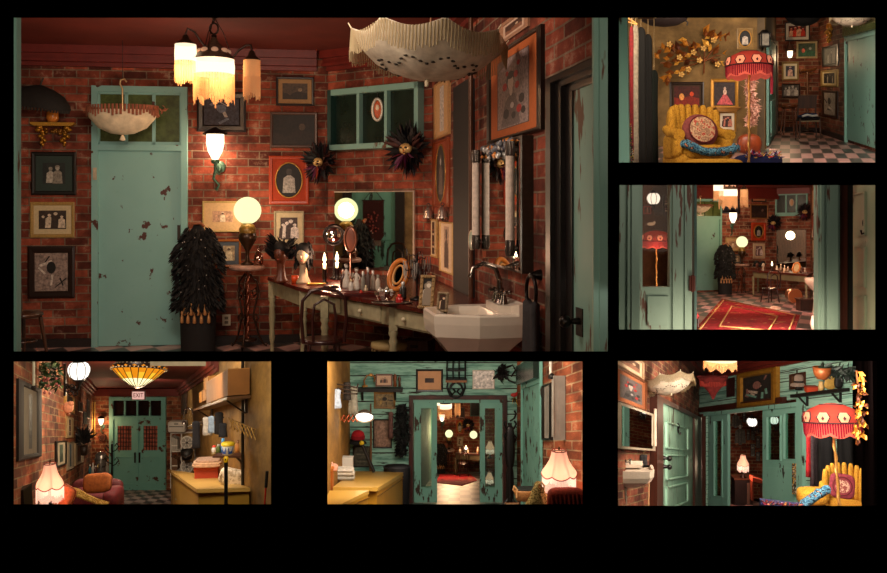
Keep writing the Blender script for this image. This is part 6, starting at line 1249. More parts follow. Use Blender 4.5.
for x0, x1, z0, z1 in ((-6.3, 6.3, 3.8, 4.4), (-6.3, 6.3, -4.4, -3.8), (-6.6, -6, -4.4, 4.4), (6, 6.6, -4.4, 4.4)): mb.box(x0, x1, -1, 2.4, z0, z1)
build('casing', mb, M('#c8a8a0', .5), r); me = text_mesh('EXIT', 5.6); me.materials.clear(); me.materials.append(M('#8a1410', .5)); o = bpy.data.objects.new('lettering', me); COL.objects.link(o); o.parent = r; o.rotation_euler = (math.pi/2, 0, 0); o.location = (0, -.8, 0); o.scale = (.88, 1.1, 1)
# tiffany ceiling lamp
r = T('stained_glass_ceiling_lamp', 'stained glass ceiling lamp with yellow petals in the corridor', 'ceiling lamp', 140, 357.5, 2.5, rot=(-.3, 0, 0)); mb = MB(); mb.lathe([(9, 0), (20, -3), (26, -9), (27, -13)], n=30); build('lattice_rim', mb, M('#241612', .3, .2), r)
mb = MB(); rr = random.Random(2)
for ring_, (R, z) in enumerate(((14, -1.6), (20, -3.5), (24, -7.4), (26.6, -11.5))):
    for k in range(24+ring_*6): t = 6.2832*(k+.5*(ring_ % 2))/(24+ring_*6); mb.ball((R*math.cos(t), R*math.sin(t), z-.4), (.9, .9, .8), 0, 6, 4)
o = build('glass_jewel', mb, M('#c8b8a0', .15), r); o['kind'] = 'stuff'
mb = MB(); n = 20
prof = [(25.5, -12), (21, -16.5), (15, -22), (8, -27), (2, -29.5)]
for k in range(n):
    t0, t1 = 6.2832*k/n, 6.2832*(k+1)/n; tm = (t0+t1)/2
    for j in range(4):
        (r0, z0), (r1, z1) = prof[j], prof[j+1]; tip = 2.4 if j == 0 else 0
        mb.add([(r0*math.cos(t0), r0*math.sin(t0), z0), ((r0+tip)*math.cos(tm), (r0+tip)*math.sin(tm), z0+tip), (r0*math.cos(t1), r0*math.sin(t1), z0), (r1*math.cos(t1), r1*math.sin(t1), z1), (r1*math.cos(t0), r1*math.sin(t0), z1)], [(0, 1, 2, 3, 4)], (0, 0 if k % 2 else 1, 2, 2)[j])
mb2 = MB()
for k in range(n): t = 6.2832*k/n; mb2.tube([(r0*1.01*math.cos(t), r0*1.01*math.sin(t), z0) for r0, z0 in prof], .45, 4)
build('leading', mb2, M('#3a2410', .4), r)
build('petal_bowl', mb, [glow('#e88c18', 1.0, 0, 'amber_glass'), glow('#f0b830', 1.1, 0, 'yellow_glass'), glow('#ffeeb0', 1.5, 0, 'pale_glass')], r); mb = MB(); mb.lathe([(2.4, -29), (1.6, -30), (0, -30.6)], n=10); build('finial', mb, M('#d8481c', .3), r)
lamp(P(140, 394, 2.5), 2.2, CREAM, .03)
# left wall
pic(W3l, 16, 384, 39.5, 459, 'big black framed picture with wide white mat, nearest on the corridor brick', '#100d0c', 5, '#8a8270', 5, 'lines', ['#3a3c34', '#1c1c18', '#5a5c50', '#2a2a24'], dep=3, gloss=.7)
pic(W3l, 63.8, 395, 73.2, 412.5, 'gold edged dark picture under the corridor lantern', '#b89050', 1.2, '#3a3430', 1.6, 'portrait', BW, dep=2)
pic(W3l, 65.5, 417, 72.5, 438, 'narrow pale framed picture below the gold edged one, corridor', '#a08458', 1.2, '#c0b090', 1.4, 'lines', SEP, dep=1.5)
pic(W3l, 54.5, 441, 65.5, 466, 'black framed green picture with white mat, leftmost of the low corridor row', '#14100e', 1.4, '#a89c84', 2.4, 'land', ['#4a5a4c', '#7a8a74', '#2a3a30'], dep=2)
pic(W3l, 66.2, 442, 72.6, 469, 'pale framed blue picture, middle of the low corridor row', '#8a7c64', 1, '#a8a090', 1.4, 'land', ['#3a5a6a', '#6a98a8', '#24404c'], dep=2)
pic(W3l, 73.6, 443, 82, 464, 'pale framed reddish picture, rightmost of the low corridor row', '#a08c6c', 1, '#b8a88c', 1.6, 'portrait', ['#7a4c40', '#c89078', '#4a6470'], dep=2)
for i, (u0, v0, u1, v1) in enumerate(((78, 402, 81.5, 412), (83, 412, 86, 424), (86.5, 400, 89, 418))):
    pic(W3l, u0, v0, u1, v1, ('small dark picture behind the corridor lantern bracket', 'tiny pale oval-toned picture deep along the corridor', 'narrow dark frame nearest the corridor back corner')[i], '#1c1410', .7, '#6a6050', .6, 'portrait', BW, dep=1.2)
for i, u in enumerate((93.3, 95.7)):
    r = thing('gold_post', ('left of two thin gold uprights in the corridor corner', 'right of two thin gold uprights in the corridor corner')[i], 'post', W3b.at(u, 440, .012)); mb = MB(); h0, h1 = W3b.h(u, 436), W3b.h(u, 402); mb.tube([W3b.pt(W3b.q(u), h0, .012), W3b.pt(W3b.q(u), h1, .012)], .003, 7); build('rod', mb, M('#c8a050', .35, .5), r, True); mb = MB(); mb.ball(W3b.pt(W3b.q(u), h1, .012), .004, 0, 8, 5); build('finial', mb, M('#d8b468', .35, .5), r, True)
LN3 = lantern(79, 372.5, 2.28, 'lit white globe lantern on scrolled iron bracket, corridor brick wall', k=.96)
lamp(P(79, 369, 2.28), .6, CREAM, .02)
r = thing('wall_horse_ornament', 'small pink shell shaped ornament under the lantern bracket', 'ornament', W3l.at(60, 408, .02), s=2.4/F); mb = MB(); sball(mb, (0, 0, 0), (5, 3, 5.5), .8); mb.ball((3, -1, 4), (3, 2, 2.4)); build('shell', mb, M('#d8906c', .5, 0, .3, .4), r); mb = MB(); mb.lathe([(1, -5), (2.4, -7), (0, -8)], n=8); build('base', mb, M('#8a4a2c', .5), r); r.name = 'shell_ornament'
r = thing('hanging_flowers', 'green trailing plant with pink flowers at the top left corridor corner', 'plant', W3l.at(39, 372, .02), s=1.86/F); mb = MB(); mb.spikes(150, lambda: ((random.uniform(-10, 12), random.uniform(-6, 1), random.uniform(-14, 10)), (random.uniform(-1, 1), -.3, random.uniform(-1, .6))), 7, 1.5, nm=3); build('leaves', mb, [M('#2c4a24', .6), M('#4a5a2c', .6), M('#1c2c18', .6)], r); mb = MB()
for i in range(14): mb.ball((random.uniform(-6, 12), -5, random.uniform(-22, -4)), (1.6, 1, 1.6), 0, 7, 4, .2)
build('blossom', mb, M('#d87c78', .6), r)['kind'] = 'stuff'; mb = MB(); mb.tube([(-8, 0, 8), (0, -2, 4), (6, -3, -4), (12, -2, -16)], .7, 5); build('stem', mb, M('#5a4424', .6), r)
r = thing('white_pole', 'thin white pole above the big black frame at the left corridor edge', 'pole', W3l.at(26.5, 386, .012)); mb = MB(); q = W3l.q(26.5); mb.tube([W3l.pt(q, W3l.h(26.5, 388), .012), W3l.pt(q, W3l.h(26.5, 359), .012)], .0028, 8); build('tube', mb, M('#d8d4c0', .3), r, True); mb = MB(); mb.ball(W3l.pt(q, W3l.h(26.5, 388), .012), .005, 0, 8, 6); build('end_cap', mb, M('#2a2420', .4), r, True)
sconce2(W3b, 102.5, 422, 3.95/F, 'small lit wall sconce left of the teal double doors', .30)
lamp(W3b.at(102.5, 424, .06), .4, WARM, .01)
r = thing('round_plaque', 'round dark plaque on brick under the small sconce by the double doors', 'plaque', W3b.at(103, 437, .004), s=4/F); mb = MB(); mb.prism([(4*math.cos(.5236*i), 4*math.sin(.5236*i)) for i in range(12)], -1.2, 0); build('disc', mb, M('#3a2018', .5), r); mb = MB(); mb.ring(3, .4, (0, -1.2, 0)); build('rim', mb, M('#6a3a24', .5), r)
TL3 = table_lamp(50, 463.5, 1.68, 'lit table lamp with scalloped pink shade and white fringe at the left of the corridor', k=1.0)
lamp(P(50, 488, 1.68), .10, PINK, .012)
r = T('dark_chest', 'dark wooden chest at the bottom left corner of the corridor', 'chest', 19, 520, 1.58); mb = MB(); mb.hexa([(-10, -6, 0), (9, -6, 0), (11, 8, 0), (-10, 8, 0), (-10, -6, 24), (7, -6, 31), (9, 8, 33), (-10, 8, 26)]); build('box', mb, M('#141312', .4), r); mb = MB(); mb.hexa([(-10.5, -6.6, 24), (7.5, -6.6, 31), (9.5, 8.4, 33), (-10.5, 8.4, 26), (-10.5, -6.6, 25.4), (7.5, -6.6, 32.6), (9.5, 8.4, 34.6), (-10.5, 8.4, 27.4)]); build('lid', mb, M('#2c2c2a', .3), r)
# sofa, cushions, side table
r = T('red_sofa', 'dark red velvet sofa along the left side of the corridor', 'sofa', 97, 528, 1.95); RV = M('#580e10', .75, 0, .4, .3); mb = MB(); sball(mb, (-2, 0, 26), (27, 15, 13), .5); build('seat', mb, RV, r); mb = MB(); sball(mb, (18, -4, 33), (8, 14, 9), .6); build('arm', mb, RV, r); mb = MB(); sball(mb, (-6, 18, 33), (26, 5, 11), .5); build('backrest', mb, M('#4a0e10', .75, 0, .4, .3), r); mb = MB(); sball(mb, (0, 0, 10), (26, 14, 6), .3); build('base', mb, M('#2a0a0a', .7), r)
cushion(97.5, 483, 1.86, 'rust orange square cushion on the red corridor sofa', 15, 4, 9.5, M('#a85a24', .8, 0, .4, .3), (-.3, -.12, -.15))
r = T('gold_throw', 'folded gold and black throw laid along the red corridor sofa', 'throw', 90, 497, 1.78); mb = MB()
for k in range(3): mb.tube([(-20, -k*1.5, 8-k*1.3), (-12, -1-k*1.5, 6.5-k*1.4), (-3, -2-k, 2.2-k*1.3), (8, -3-k, -2-k), (20, -3-k, -5-k*.8)], [2.4, 2.6, 2, 1.6, 1.2], 8)
build('cloth', mb, pattern(['#c89844', '#a87c34', '#d8b060', '#5a3c18'], .5), r); mb = MB()
for i in range(7): mb.bar((-20+i*.3, -4, 5-i*.4), (-22+i*.2, -6, 1-i*.5), .35)
build('fringe', mb, M('#e0b868', .8), r)
cushion(64, 496, 1.72, 'salmon orange cushion just right of the fringed lamp in the corridor', 11, 5, 11, M('#d86a3c', .8, 0, .3, .3), (-.2, .35, -.3))
r = T('small_dark_table', 'small dark table carrying the chrome machine near the double doors', 'table', 98, 494, 3.2); mb = MB(); mb.box(-11, 11, -6, 6, 17, 19.5); build('tabletop', mb, M('#1c1614', .3), r)
for x in (-10, 10):
    for y in (-5, 5): mb = MB(); mb.box(x-.8, x+.8, y-.8, y+.8, 0, 17); build('leg', mb, M('#16110f', .4), r)
mb = MB(); mb.box(-9.5, 9.5, -5, 5, 4, 14); build('drawer_box', mb, M('#6a4c28', .5), r)
r = T('chrome_machine', 'chrome coffee machine on the small dark table by the double doors', 'machine', 101, 474.5, 3.16); CHR = M('#a8a098', .25, .7, .4, .3); mb = MB(); mb.box(-6, 6, -4, 4, 0, 5); mb.lathe([(5.5, 5), (6, 12), (5.6, 20), (4, 22), (0, 22.6)], n=16); build('body', mb, CHR, r); mb = MB(); mb.ring(5.9, .5, (0, 0, 16), 'z'); mb.ring(5.9, .5, (0, 0, 9), 'z'); build('band', mb, M('#3a3430', .3, .6), r); mb = MB(); mb.tube([(0, -6, 12), (0, -8, 12), (0, -8, 9)], .7, 6); build('tap', mb, M('#c8a868', .3, .7), r)
for i, (x, h_, c_) in enumerate(((90, 9, '#2c6a74'), (93, 11, '#c8beb0'), (95.5, 8, '#5a2c28'), (107, 12, '#b0a898'))):
    r = T('counter_bottle', ('teal bottle at the left end of the machine table', 'tall white bottle beside the teal bottle', 'dark red bottle just left of the chrome machine', 'pale canister right of the chrome machine')[i], 'bottle', x, 474.5, 3.12); mb = MB(); mb.lathe([(0, 0), (1.5, 0), (1.6, h_*.65), (.7, h_*.8), (.7, h_)], n=10); build('body', mb, M(c_, .3), r); mb = MB(); mb.ball((0, 0, h_), .9, 0, 7, 5); build('cap', mb, M('#d8d0c4', .4), r)
r = T('iron_coat_stand', 'black iron stand with curled arms left of the double doors', 'coat stand', 112, 500, 2.9); mb = MB(); mb.bar((0, 0, 0), (0, 0, 56), 1); build('pole', mb, M('#0f0d0d', .4, .4), r)
for z, s in ((54, 1), (52, -1), (40, 1), (42, -1)): mb = MB(); mb.tube([(0, 0, z-6), (s*4, -1, z-4), (s*7, -1, z), (s*5, -1, z+3), (s*3, -1, z)], .6, 6); build('hook_arm', mb, M('#0f0d0d', .4, .4), r)
mb = MB(); mb.lathe([(5, 0), (5, 1.2), (1, 3)], n=12); build('base', mb, M('#0f0d0d', .4, .4), r)
r = T('dark_plant', 'black leafy dried plant leaning on the corridor brick beside the pictures', 'plant', 84, 446, 2.95); mb = MB(); mb.spikes(70, lambda: ((random.uniform(-2, 2), random.uniform(-2, 2), random.uniform(0, 10)), (random.uniform(-1, 1), random.uniform(-.6, .2), random.uniform(.2, 1.2))), 13, 1.6); build('leaves', mb, M('#161311', .6), r); mb = MB(); mb.lathe([(0, -9), (3, -9), (4, 0), (0, 0)], n=10); build('pot', mb, M('#2a1c14', .5), r)
# right side
CABM = M('#b08a38', .45, 0, .15, 14); r = pthing('yellow_cabinet', 'long yellow cabinet with pale top on the right of the corridor', 'cabinet', 215, 520, 2.2)
mb = MB(); pbox(mb, [(198.5, 560, 1.86), (249, 560, 1.86), (225, 520, 2.3), (171, 512, 2.9), (198.5, 492.5, 1.86), (249, 491, 1.86), (225, 479, 2.3), (171, 472, 2.9)]); build('body', mb, CABM, r, True)
mb = MB(); pbox(mb, [(197, 493, 1.84), (250, 491.5, 1.85), (225.5, 480.5, 2.3), (168.5, 472, 2.93), (197, 489.3, 1.84), (250, 488, 1.85), (225.5, 477.4, 2.3), (168.5, 469.5, 2.93)]); build('worktop', mb, M('#d8b060', .35, 0, .15, 14), r, True)
mb = MB(); pbox(mb, [(172.5, 508, 2.80), (172.8, 508, 2.80), (173, 508, 2.80), (172.6, 508, 2.81), (172.5, 474, 2.80), (172.8, 474, 2.80), (173, 474, 2.80), (172.6, 474, 2.81)])
for t in (.35, .7): a = 171+27*t; Yd = 2.9-1.04*t; pbox(mb, [(a, 520, Yd-.004), (a+.7, 520, Yd-.006), (a+.7, 520, Yd), (a, 520, Yd), (a, 474+19*t, Yd-.004), (a+.7, 474.5+19*t, Yd-.006), (a+.7, 474.5+19*t, Yd), (a, 474+19*t, Yd)])
build('door_seam', mb, M('#5a4418', .6), r, True); mb = MB(); mb.tube([P(176, 499, 2.66), P(179, 500, 2.55)], .003, 7); build('handle', mb, M('#a8a090', .3, .7), r, True)
r = T('orange_red_box', 'orange red box standing on the yellow corridor cabinet under the towels', 'box', 207.5, 477.5, 2.3, rz=.12); mb = MB(); mb.box(-12, 11, -6, 6, 0, 9); build('box', mb, M('#a83c20', .6), r); mb = MB(); mb.box(-12.5, 11.5, -6.5, 6.5, 9, 11.5); build('lid', mb, M('#c04a28', .6), r)
r = T('stacked_towels', 'pile of folded peach towels on top of the orange red box', 'towels', 207, 466, 2.28, rz=.1)
for i, (w_, z, c_) in enumerate(((14.5, 1.5, '#c8a080'), (14, 4, '#d8b494'), (12, 6.4, '#b89884'))): mb = MB(); sball(mb, (.6*i, 0, z), (w_, 7, 1.7), .5); build('folded_towel', mb, M(c_, .95, 0, .3, .5), r)
r = T('white_quilted_bag', 'white quilted bag lying on the right end of the yellow corridor cabinet', 'bag', 237, 478.5, 2.0, rot=(0, math.radians(17), .2)); mb = MB(); sball(mb, (0, 0, 0), (18, 6, 8.5), .45); build('body', mb, pattern(['#c8bca8', '#d8ccb8', '#b8a890', '#5a4a3c'], .22), r); mb = MB(); mb.tube([(-14, -3, 4), (-17, -5, 0), (-15, -5, -5)], 1, 6); build('strap', mb, M('#a89478', .9), r)
r = T('black_pole', 'black upright pole with yellow tip before the yellow corridor cabinet', 'pole', 226, 540, 1.72); mb = MB(); mb.bar((0, 0, 0), (0, 0, 79), 1.9, 0, 10); build('shaft', mb, M('#0f0e10', .4), r); mb = MB(); mb.lathe([(2, 78), (2.4, 80), (2.2, 83), (0, 84)], n=10); build('tip', mb, M('#e8c018', .4), r); mb = MB(); mb.ball((0, -2, 81), (.9, .6, .9)); build('tip_hole', mb, M('#1c1a10'), r)
r = T('red_stick', 'red and black handled stick leaning at the far right of the corridor', 'stick', 264, 530, 1.6); mb = MB(); mb.bar((-1, 0, 0), (1.6, 2, 44), .9); build('shaft', mb, M('#b01c18', .5), r); mb = MB(); mb.bar((1.5, 2, 42), (2.6, 2.6, 58), 1.7); build('handle', mb, M('#121010', .6), r)
mb = MB(); q = W3r.q(245.5); mb.tube([W3r.pt(q, W3r.h(245.5, 500), .006), W3r.pt(q, W3r.h(245.5, 359), .006)], .0035, 8); build('trim_19', mb, M('#14100c', .4), world=True, kind='structure')
def w3box(name, label, u_w, Y0, Y1, o0, o1, v0, v1, mat, lid=None):
    qq = lambda Y: (4.0-Y)/abs(W3r.d2.y); a, b = qq(Y1), qq(Y0); p = W3r.pt(b, 0, 0); u = CX+p.x*F/p.y; h1, h0 = W3r.h(u, v0), W3r.h(u, v1)
    r = thing(name, label, 'box' if 'box' in name else 'shelf', W3r.pt((a+b)/2, h0, (o0+o1)/2)); mb = MB(); W3r.box(mb, a, b, h0, h1, o0, o1); build('carton' if 'box' in name else 'board', mb, mat, r, True); return r, a, b, h0, h1
CARD = M('#a87438', .7, 0, .2, 20)
r, a, b, h0, h1 = w3box('cardboard_box', 'big cardboard box on the high corridor wall shelf', 242, 1.86, 2.32, .004, .048, 368.5, 394, M('#8a5a28', .7, 0, .2, 20)); mb = MB(); W3r.box(mb, a, b, h1, h1+.002, .004, .024); W3r.box(mb, a, b, h1, h1+.0025, .026, .048); build('flap', mb, M('#a07038', .7), r, True)
r, a, b, h0, h1 = w3box('small_cardboard_box', 'small cardboard box farther along the corridor shelf, lower of two', 0, 2.42, 2.62, .004, .04, 388, 399, CARD); mb = MB(); W3r.box(mb, (a+b)/2-.012, (a+b)/2+.012, h0, h1+.001, .04, .041); build('tape', mb, M('#8a6438', .5), r, True)
r, a, b, h0, h1 = w3box('small_cardboard_box', 'small cardboard box on top of the lower one, corridor shelf', 0, 2.42, 2.55, .004, .034, 375, 387.4, CARD); mb = MB(); W3r.box(mb, a+.02, a+.03, h0, h1+.001, .034, .035); build('tape', mb, M('#8a6438', .5), r, True)
r, a, b, h0, h1 = w3box('high_wall_shelf', 'high bracketed shelf with cartons on the ochre corridor wall', 0, 1.86, 2.7, .002, .05, 395, 398, M('#5a3a1c', .5))
for q in (a+.1, b-.05): mb = MB(); W3r.box(mb, q-.003, q+.003, h0-.03, h0, .002, .008); mb.tube([W3r.pt(q, h0-.03, .006), W3r.pt(q, h0-.012, .03), W3r.pt(q, h0, .045)], .002, 5); build('bracket', mb, M('#2a1a10', .4, .4), r, True)
pic(W3r, 182, 391, 187.5, 414, 'narrow dark wooden panel picture near the right back corner of the corridor', '#3a2010', 1, None, 0, 'lines', ['#1c100a', '#3a2414', '#2a180e'], dep=1.2)
# rack with towels
r = T('towel_rack', 'chrome towel rack with several rails on the corridor right wall', 'rack', 212, 424, 2.35); mb = MB()
for k in range(4): mb.tube([(-26+k*1.5, 6, -4+k*.6), (-5, -2-k*2, 1+k*1.4), (10+k*1.4, -3-k*2, 6+k)], .6, 6)
build('rails', mb, M('#8a847c', .25, .8), r); mb = MB(); mb.tube([(10, -3, 6), (14, 6, 7)], .8, 6); mb.tube([(-26, 6, -4), (-22, 12, -3)], .8, 6); build('bracket', mb, M('#3a342c', .4, .5), r)
for i, (u, v, w_, h_, c_, lb) in enumerate(((196, 421, 8, 27, '#14141a', 'black towel hanging leftmost on the corridor rack'), (207, 417, 9, 18, '#b0aca4', 'pale grey towel on the corridor rack'), (211.5, 416, 7, 17, '#8aa0b8', 'light blue cloth on the corridor rack'), (219, 412, 9, 22, '#101014', 'black cloth on the near end of the corridor rack'), (223, 423, 8, 14, '#141820', 'dark navy cloth hanging lowest at the right of the rack'))):
    coat(u, v, 2.28-.02*i, lb, w_, h_, c_, name='hanging_towel', cat='towel', seed=20+i, hook=False)
r = T('accordion_rack', 'zigzag accordion rack of wooden pegs on the right corridor wall', 'rack', 240, 428, 1.85, rz=-.9); mb = MB()
for k in range(7):
    x = -22+k*8; mb.bar((x, 0, -5), (x+8, -.6, 5), .55); mb.bar((x, -.8, 5), (x+8, 0, -5), .55)
build('lattice', mb, M('#c09850', .4, .4), r); mb = MB()
for k in range(8): mb.bar((-22+k*8, 0, 5), (-22+k*8, -3, 6.5), .7)
build('peg', mb, M('#a88450', .4), r)['kind'] = 'stuff'
r = T('low_wall_shelf', 'bracketed wall shelf with cleaning things above the white bag', 'shelf', 228, 454.5, 2.02); mb = MB(); mb.hexa([(-14, -6, -1.6), (14, -9, -1), (15, 5, -1), (-12, 6, -1.6), (-14, -6, 0), (14, -9, .8), (15, 5, .8), (-12, 6, 0)]); build('board', mb, M('#3a1e10', .5), r); mb = MB(); mb.tube([(10, -5, -1.5), (12, 2, -7), (13, 5, -12)], 1.3, 6); build('bracket', mb, M('#2a1a12', .5), r)
r = T('laundry_tub', 'blue and white laundry tub with yellow lid on the low corridor shelf', 'tub', 228, 454, 1.95); mb = MB(); mb.lathe([(0, 0), (5.4, 0), (6.4, 9.5), (0, 9.5)], n=18); build('tub', mb, M('#d0d4d8', .3), r); mb = MB(); mb.lathe([(6.8, 9.2), (6.8, 11), (0, 11.4)], n=18); build('lid', mb, M('#e0c428', .35), r); mb = MB()
for t0 in (-2.5, -1.3):
    q = lambda t, z: ((5.55+z*.1)*math.cos(t), (5.55+z*.1)*math.sin(t), z); mb.poly([q(t0, 1.5), q(t0+.35, 1.2), q(t0+.75, 1.5), q(t0+.8, 7.5), q(t0+.35, 8), q(t0, 7.5)])
build('blue_label', mb, M('#1c54b8', .4), r)
for i, (u, h_, w_, c_, cap, lb) in enumerate(((214, 8, 5, '#c0bcb4', '#c82818', 'white can with red cap at the left of the low corridor shelf'), (218.5, 9, 4.4, '#4a5a2c', '#8a8a78', 'olive green jar behind the white can'), (223, 15, 4.6, '#2c74b8', '#4a98d0', 'tall blue bottle behind the laundry tub'), (238, 13, 6, '#a06a34', '#6a4420', 'tan carton jar right of the laundry tub'))):
    r = T('cleaning_bottle', lb, 'bottle', u, 453.5, 2.06); mb = MB(); mb.lathe([(0, 0), (w_/2, 0), (w_/2, h_*.65), (w_*.25, h_*.8), (w_*.25, h_*.85)], n=12); build('body', mb, M(c_, .35), r); mb = MB(); mb.lathe([(w_*.32, h_*.82), (w_*.3, h_), (0, h_)], n=10); build('cap', mb, M(cap, .4), r)
r = T('white_utility_shelf', 'white utility shelf unit with appliances at the back right of the corridor', 'shelf unit', 183, 486, 3.15, rz=.25); WH3 = M('#c0b8ac', .5); mb = MB(); mb.box(-12, -10.8, -6, 6, 0, 56); mb.box(-2, -.8, -6, 6, 0, 56); build('side_panel', mb, WH3, r)
for z in (16, 36, 54): mb = MB(); mb.box(-12, 12, -6, 6, z, z+1.2); build('shelf_board', mb, WH3, r)
mb = MB(); mb.box(10.8, 12, 4, 6, 0, 56); build('post', mb, WH3, r)
for i, (x, z, c_) in enumerate(((-7, 17.2, '#6a4a34'), (-7, 37.2, '#a8a094'))):
    mb = MB(); r2 = T('shelf_binder', ('row of brown binders on the lower white utility shelf', 'row of pale binders on the upper white utility shelf')[i], 'binders', 183+x, 486-z, 3.15)
    for k in range(3): mb.box(-3+k*2, -1.2+k*2, -5, 4, 0, 13-k)
    build('spines', mb, M(c_, .6), r2); mb = MB(); mb.box(-3.1, 3, -5.2, -5, 4, 5); build('label_band', mb, M('#d8d0c0'), r2)
r = T('white_appliance', 'white box appliance on top of the utility shelf in the corridor', 'appliance', 178, 431, 3.12); mb = MB(); sball(mb, (0, 0, 5), (9, 6, 5.5), .3); build('housing', mb, WH3, r); mb = MB(); mb.box(-7, 7, -6.2, -5.8, 5.4, 6.2); mb.box(-2, 2, -6.3, -5.9, 8, 9); build('vent_slot', mb, M('#4a4440'), r)
for i, (z, lb) in enumerate(((442, 'upper of two round white fans at the right end of the utility shelf'), (466, 'lower of two round white fans beside the yellow cabinet'))):
    r = T('round_fan', lb, 'fan', 187.5, z, 2.98); mb = MB(); mb.ring(6, .7, (0, -2, 0)); 
    for k in range(6): mb.bar((0, -2.4, 0), (5.8*math.cos(k*1.047), -2.2, 5.8*math.sin(k*1.047)), .3)
    build('grille', mb, M('#c8c0b4', .4), r); mb = MB(); mb.prism([(5.6*math.cos(.3491*i), 5.6*math.sin(.3491*i)) for i in range(18)], -1.2, 2); build('drum', mb, M('#8a847c', .5), r); mb = MB(); mb.ball((0, -2.6, 0), 1.3); build('hub', mb, M('#3a3430'), r)
r = T('black_bucket', 'black bucket between the two round fans', 'bucket', 187, 459, 2.94); mb = MB(); mb.lathe([(0, 0), (5, 0), (6.5, 9), (5.8, 9), (4.6, 1)], n=14); build('pail', mb, M('#161412', .5), r); mb = MB(); mb.tube([(-6, 0, 9), (-5, -4, 5), (0, -6.5, 3), (5, -4, 5), (6, 0, 9)], .4, 5); build('handle', mb, M('#5a4c44', .3, .6), r)
r = T('chrome_faucet', 'tall chrome gooseneck faucet above the utility shelf', 'faucet', 184, 424, 3.0); mb = MB(); mb.tube([(0, 0, 0), (0, 0, 10), (1, 0, 14), (4.5, 0, 16), (8, 0, 14), (9, 0, 10)], .8, 8); build('spout', mb, M('#a8a4a0', .15, .9), r); mb = MB(); mb.lathe([(2, 0), (1.6, 2), (.9, 3)], n=10); build('base', mb, M('#8a8480', .2, .9), r)
area(P(140, 345, 1.9), P(140, 455, 3.6), 3.4, .25, (1, .80, .60)); area(P(190, 362, 1.5), P(215, 450, 2.6), .8, .15, (1, .82, .56)); area(P(138, 395, 3.3), P(138, 450, 4.0), .7, .12, (1, .82, .66)); area(P(110, 366, 1.45), P(60, 440, 2.4), .25, .12, (1, .76, .56))  # unseen fills added to brighten the corridor
# ================================================================ BOTTOM MIDDLE ROOM (teal plank wall with the double doorway)
R4 = Room(440, .154, .213)
W4b = Wall(R4, (345, 2.2), (519, 2.2)); W4l = Wall(R4, (322, 1.42), (350, 2.2)); W4r = Wall(R4, (517, 2.2), (590, 1.42))
hole = (W4b.q(413), W4b.q(503.5), -.2, W4b.h(450, 399))
PLK = planks(.0315, '#8ebaa8', '#527e70'); clipped('wall_back.004', W4b, PLK, 357, None, .02, [hole]); clipped('wall_left.005', W4l, plaster('#a07434', '#6a4a1c', 9), 357, None, .02)
BR4 = brick(.0165, '#b45e38', '#643018', '#a48460', '#b49470'); clipped('wall_right.005', W4r, BR4, 357, None, .02)
floorplate('floor.004', R4, [xy(330, 1.5), xy(585, 1.5), xy(517, 2.2), xy(512, 4.5), xy(405, 4.5), xy(413, 2.2), xy(345, 2.2)], tiles(.03, '#746c66', '#3a3430', 0, .4, 4), vx=460)
DKB = wood('#4a2018', '#240f0a', 40); TEAL4 = peel('#7aac9c', '#3a281c', 44, .40, .5, .3, '#549484', kind='Object')
p4 = 2.2/F; wb4 = lambda mb, u0, v0, u1, v1, o0, o1, m=0: W4b.pbox(mb, u0, v0, u1, v1, o0*p4, o1*p4, m)
mb = MB(); wb4(mb, 409, 395, 413, 506, .2, 3); wb4(mb, 503, 395, 507, 506, .2, 3); wb4(mb, 413, 395, 503, 399, .2, 3); build('trim_20', mb, DKB, world=True, kind='structure')
def leaf4(name, label, u0, u1, g0, g1):
    r = pthing(name, label, 'door', (u0+u1)/2, 506, 2.2); r['kind'] = 'structure'; mb = MB()
    for q in ((u0, 403, g0, 503), (g1, 403, u1, 503), (g0, 403, g1, 408.5), (g0, 488, g1, 503)): wb4(mb, *q, -6, -1.5)
    for q in ((g0-1, 407.5, g0, 489), (g1, 407.5, g1+1, 489), (g0, 407.5, g1, 408.5), (g0, 488, g1, 489)): wb4(mb, *q, -1.5, -.8)
    build('leaf', mb, TEAL4, r, True); mb = MB(); wb4(mb, g0, 408.5, g1, 488, -3.6, -3.2); build('door_glass', mb, glassm('#d8e8e0', .05), r, True); return r
leaf4('door_10', 'left glazed teal leaf of the double doorway, bottom middle room', 414, 437, 421, 431.5); leaf4('door_11', 'right glazed teal leaf of the double doorway, bottom middle room', 480, 502.5, 485, 495)
mb = MB(); wb4(mb, 413, 399, 503, 403, -6, -.5); build('trim_21', mb, TEAL4, world=True, kind='structure')
# room beyond
R4x = R4; W4x = Wall(R4, (400, 4.36), (520, 4.36)); clipped('wall_far', W4x, brick(.017, '#a85840', '#7c3a28', '#a8885c', '#c0a080'), 357, None, .02)
W4y = Wall(R4, (413.5, 2.25), (436, 4.36)); clipped('wall_left.006', W4y, M('#3c6a5e', .7, 0, .2, 20), 370, None, .01)  # set behind the left glass; its teal stands in for the reflection there
PX = 4.3/F
copy_tree(CHAN, 445, 388, 3.6, .34, 'lit fringed chandelier glimpsed through the doorway, bottom middle room'); sconce2(W4x, 442, 418, 4.3/F, 'tiny lit sconce through the doorway, bottom middle room', .32)
copy_tree(GLOBE, 449, 449, 4.2, .28, 'lit globe lamp on its pedestal seen through the doorway, bottom middle room'); copy_tree(PED, 449, 476, 4.2, .32, 'pedestal under the lit globe lamp, bottom middle room'); copy_tree(GLOBE, 473.5, 450, 4.25, .28, 'added globe standing in for the mirror reflection of the lamp seen through the doorway, bottom middle room', skip=('goblet_base', 'oil_font'))  # second globe is added as the mirror image of the first
copy_tree(CLOAK, 440.5, 476, 4.1, .26, 'black cloak just inside the doorway, bottom middle room')
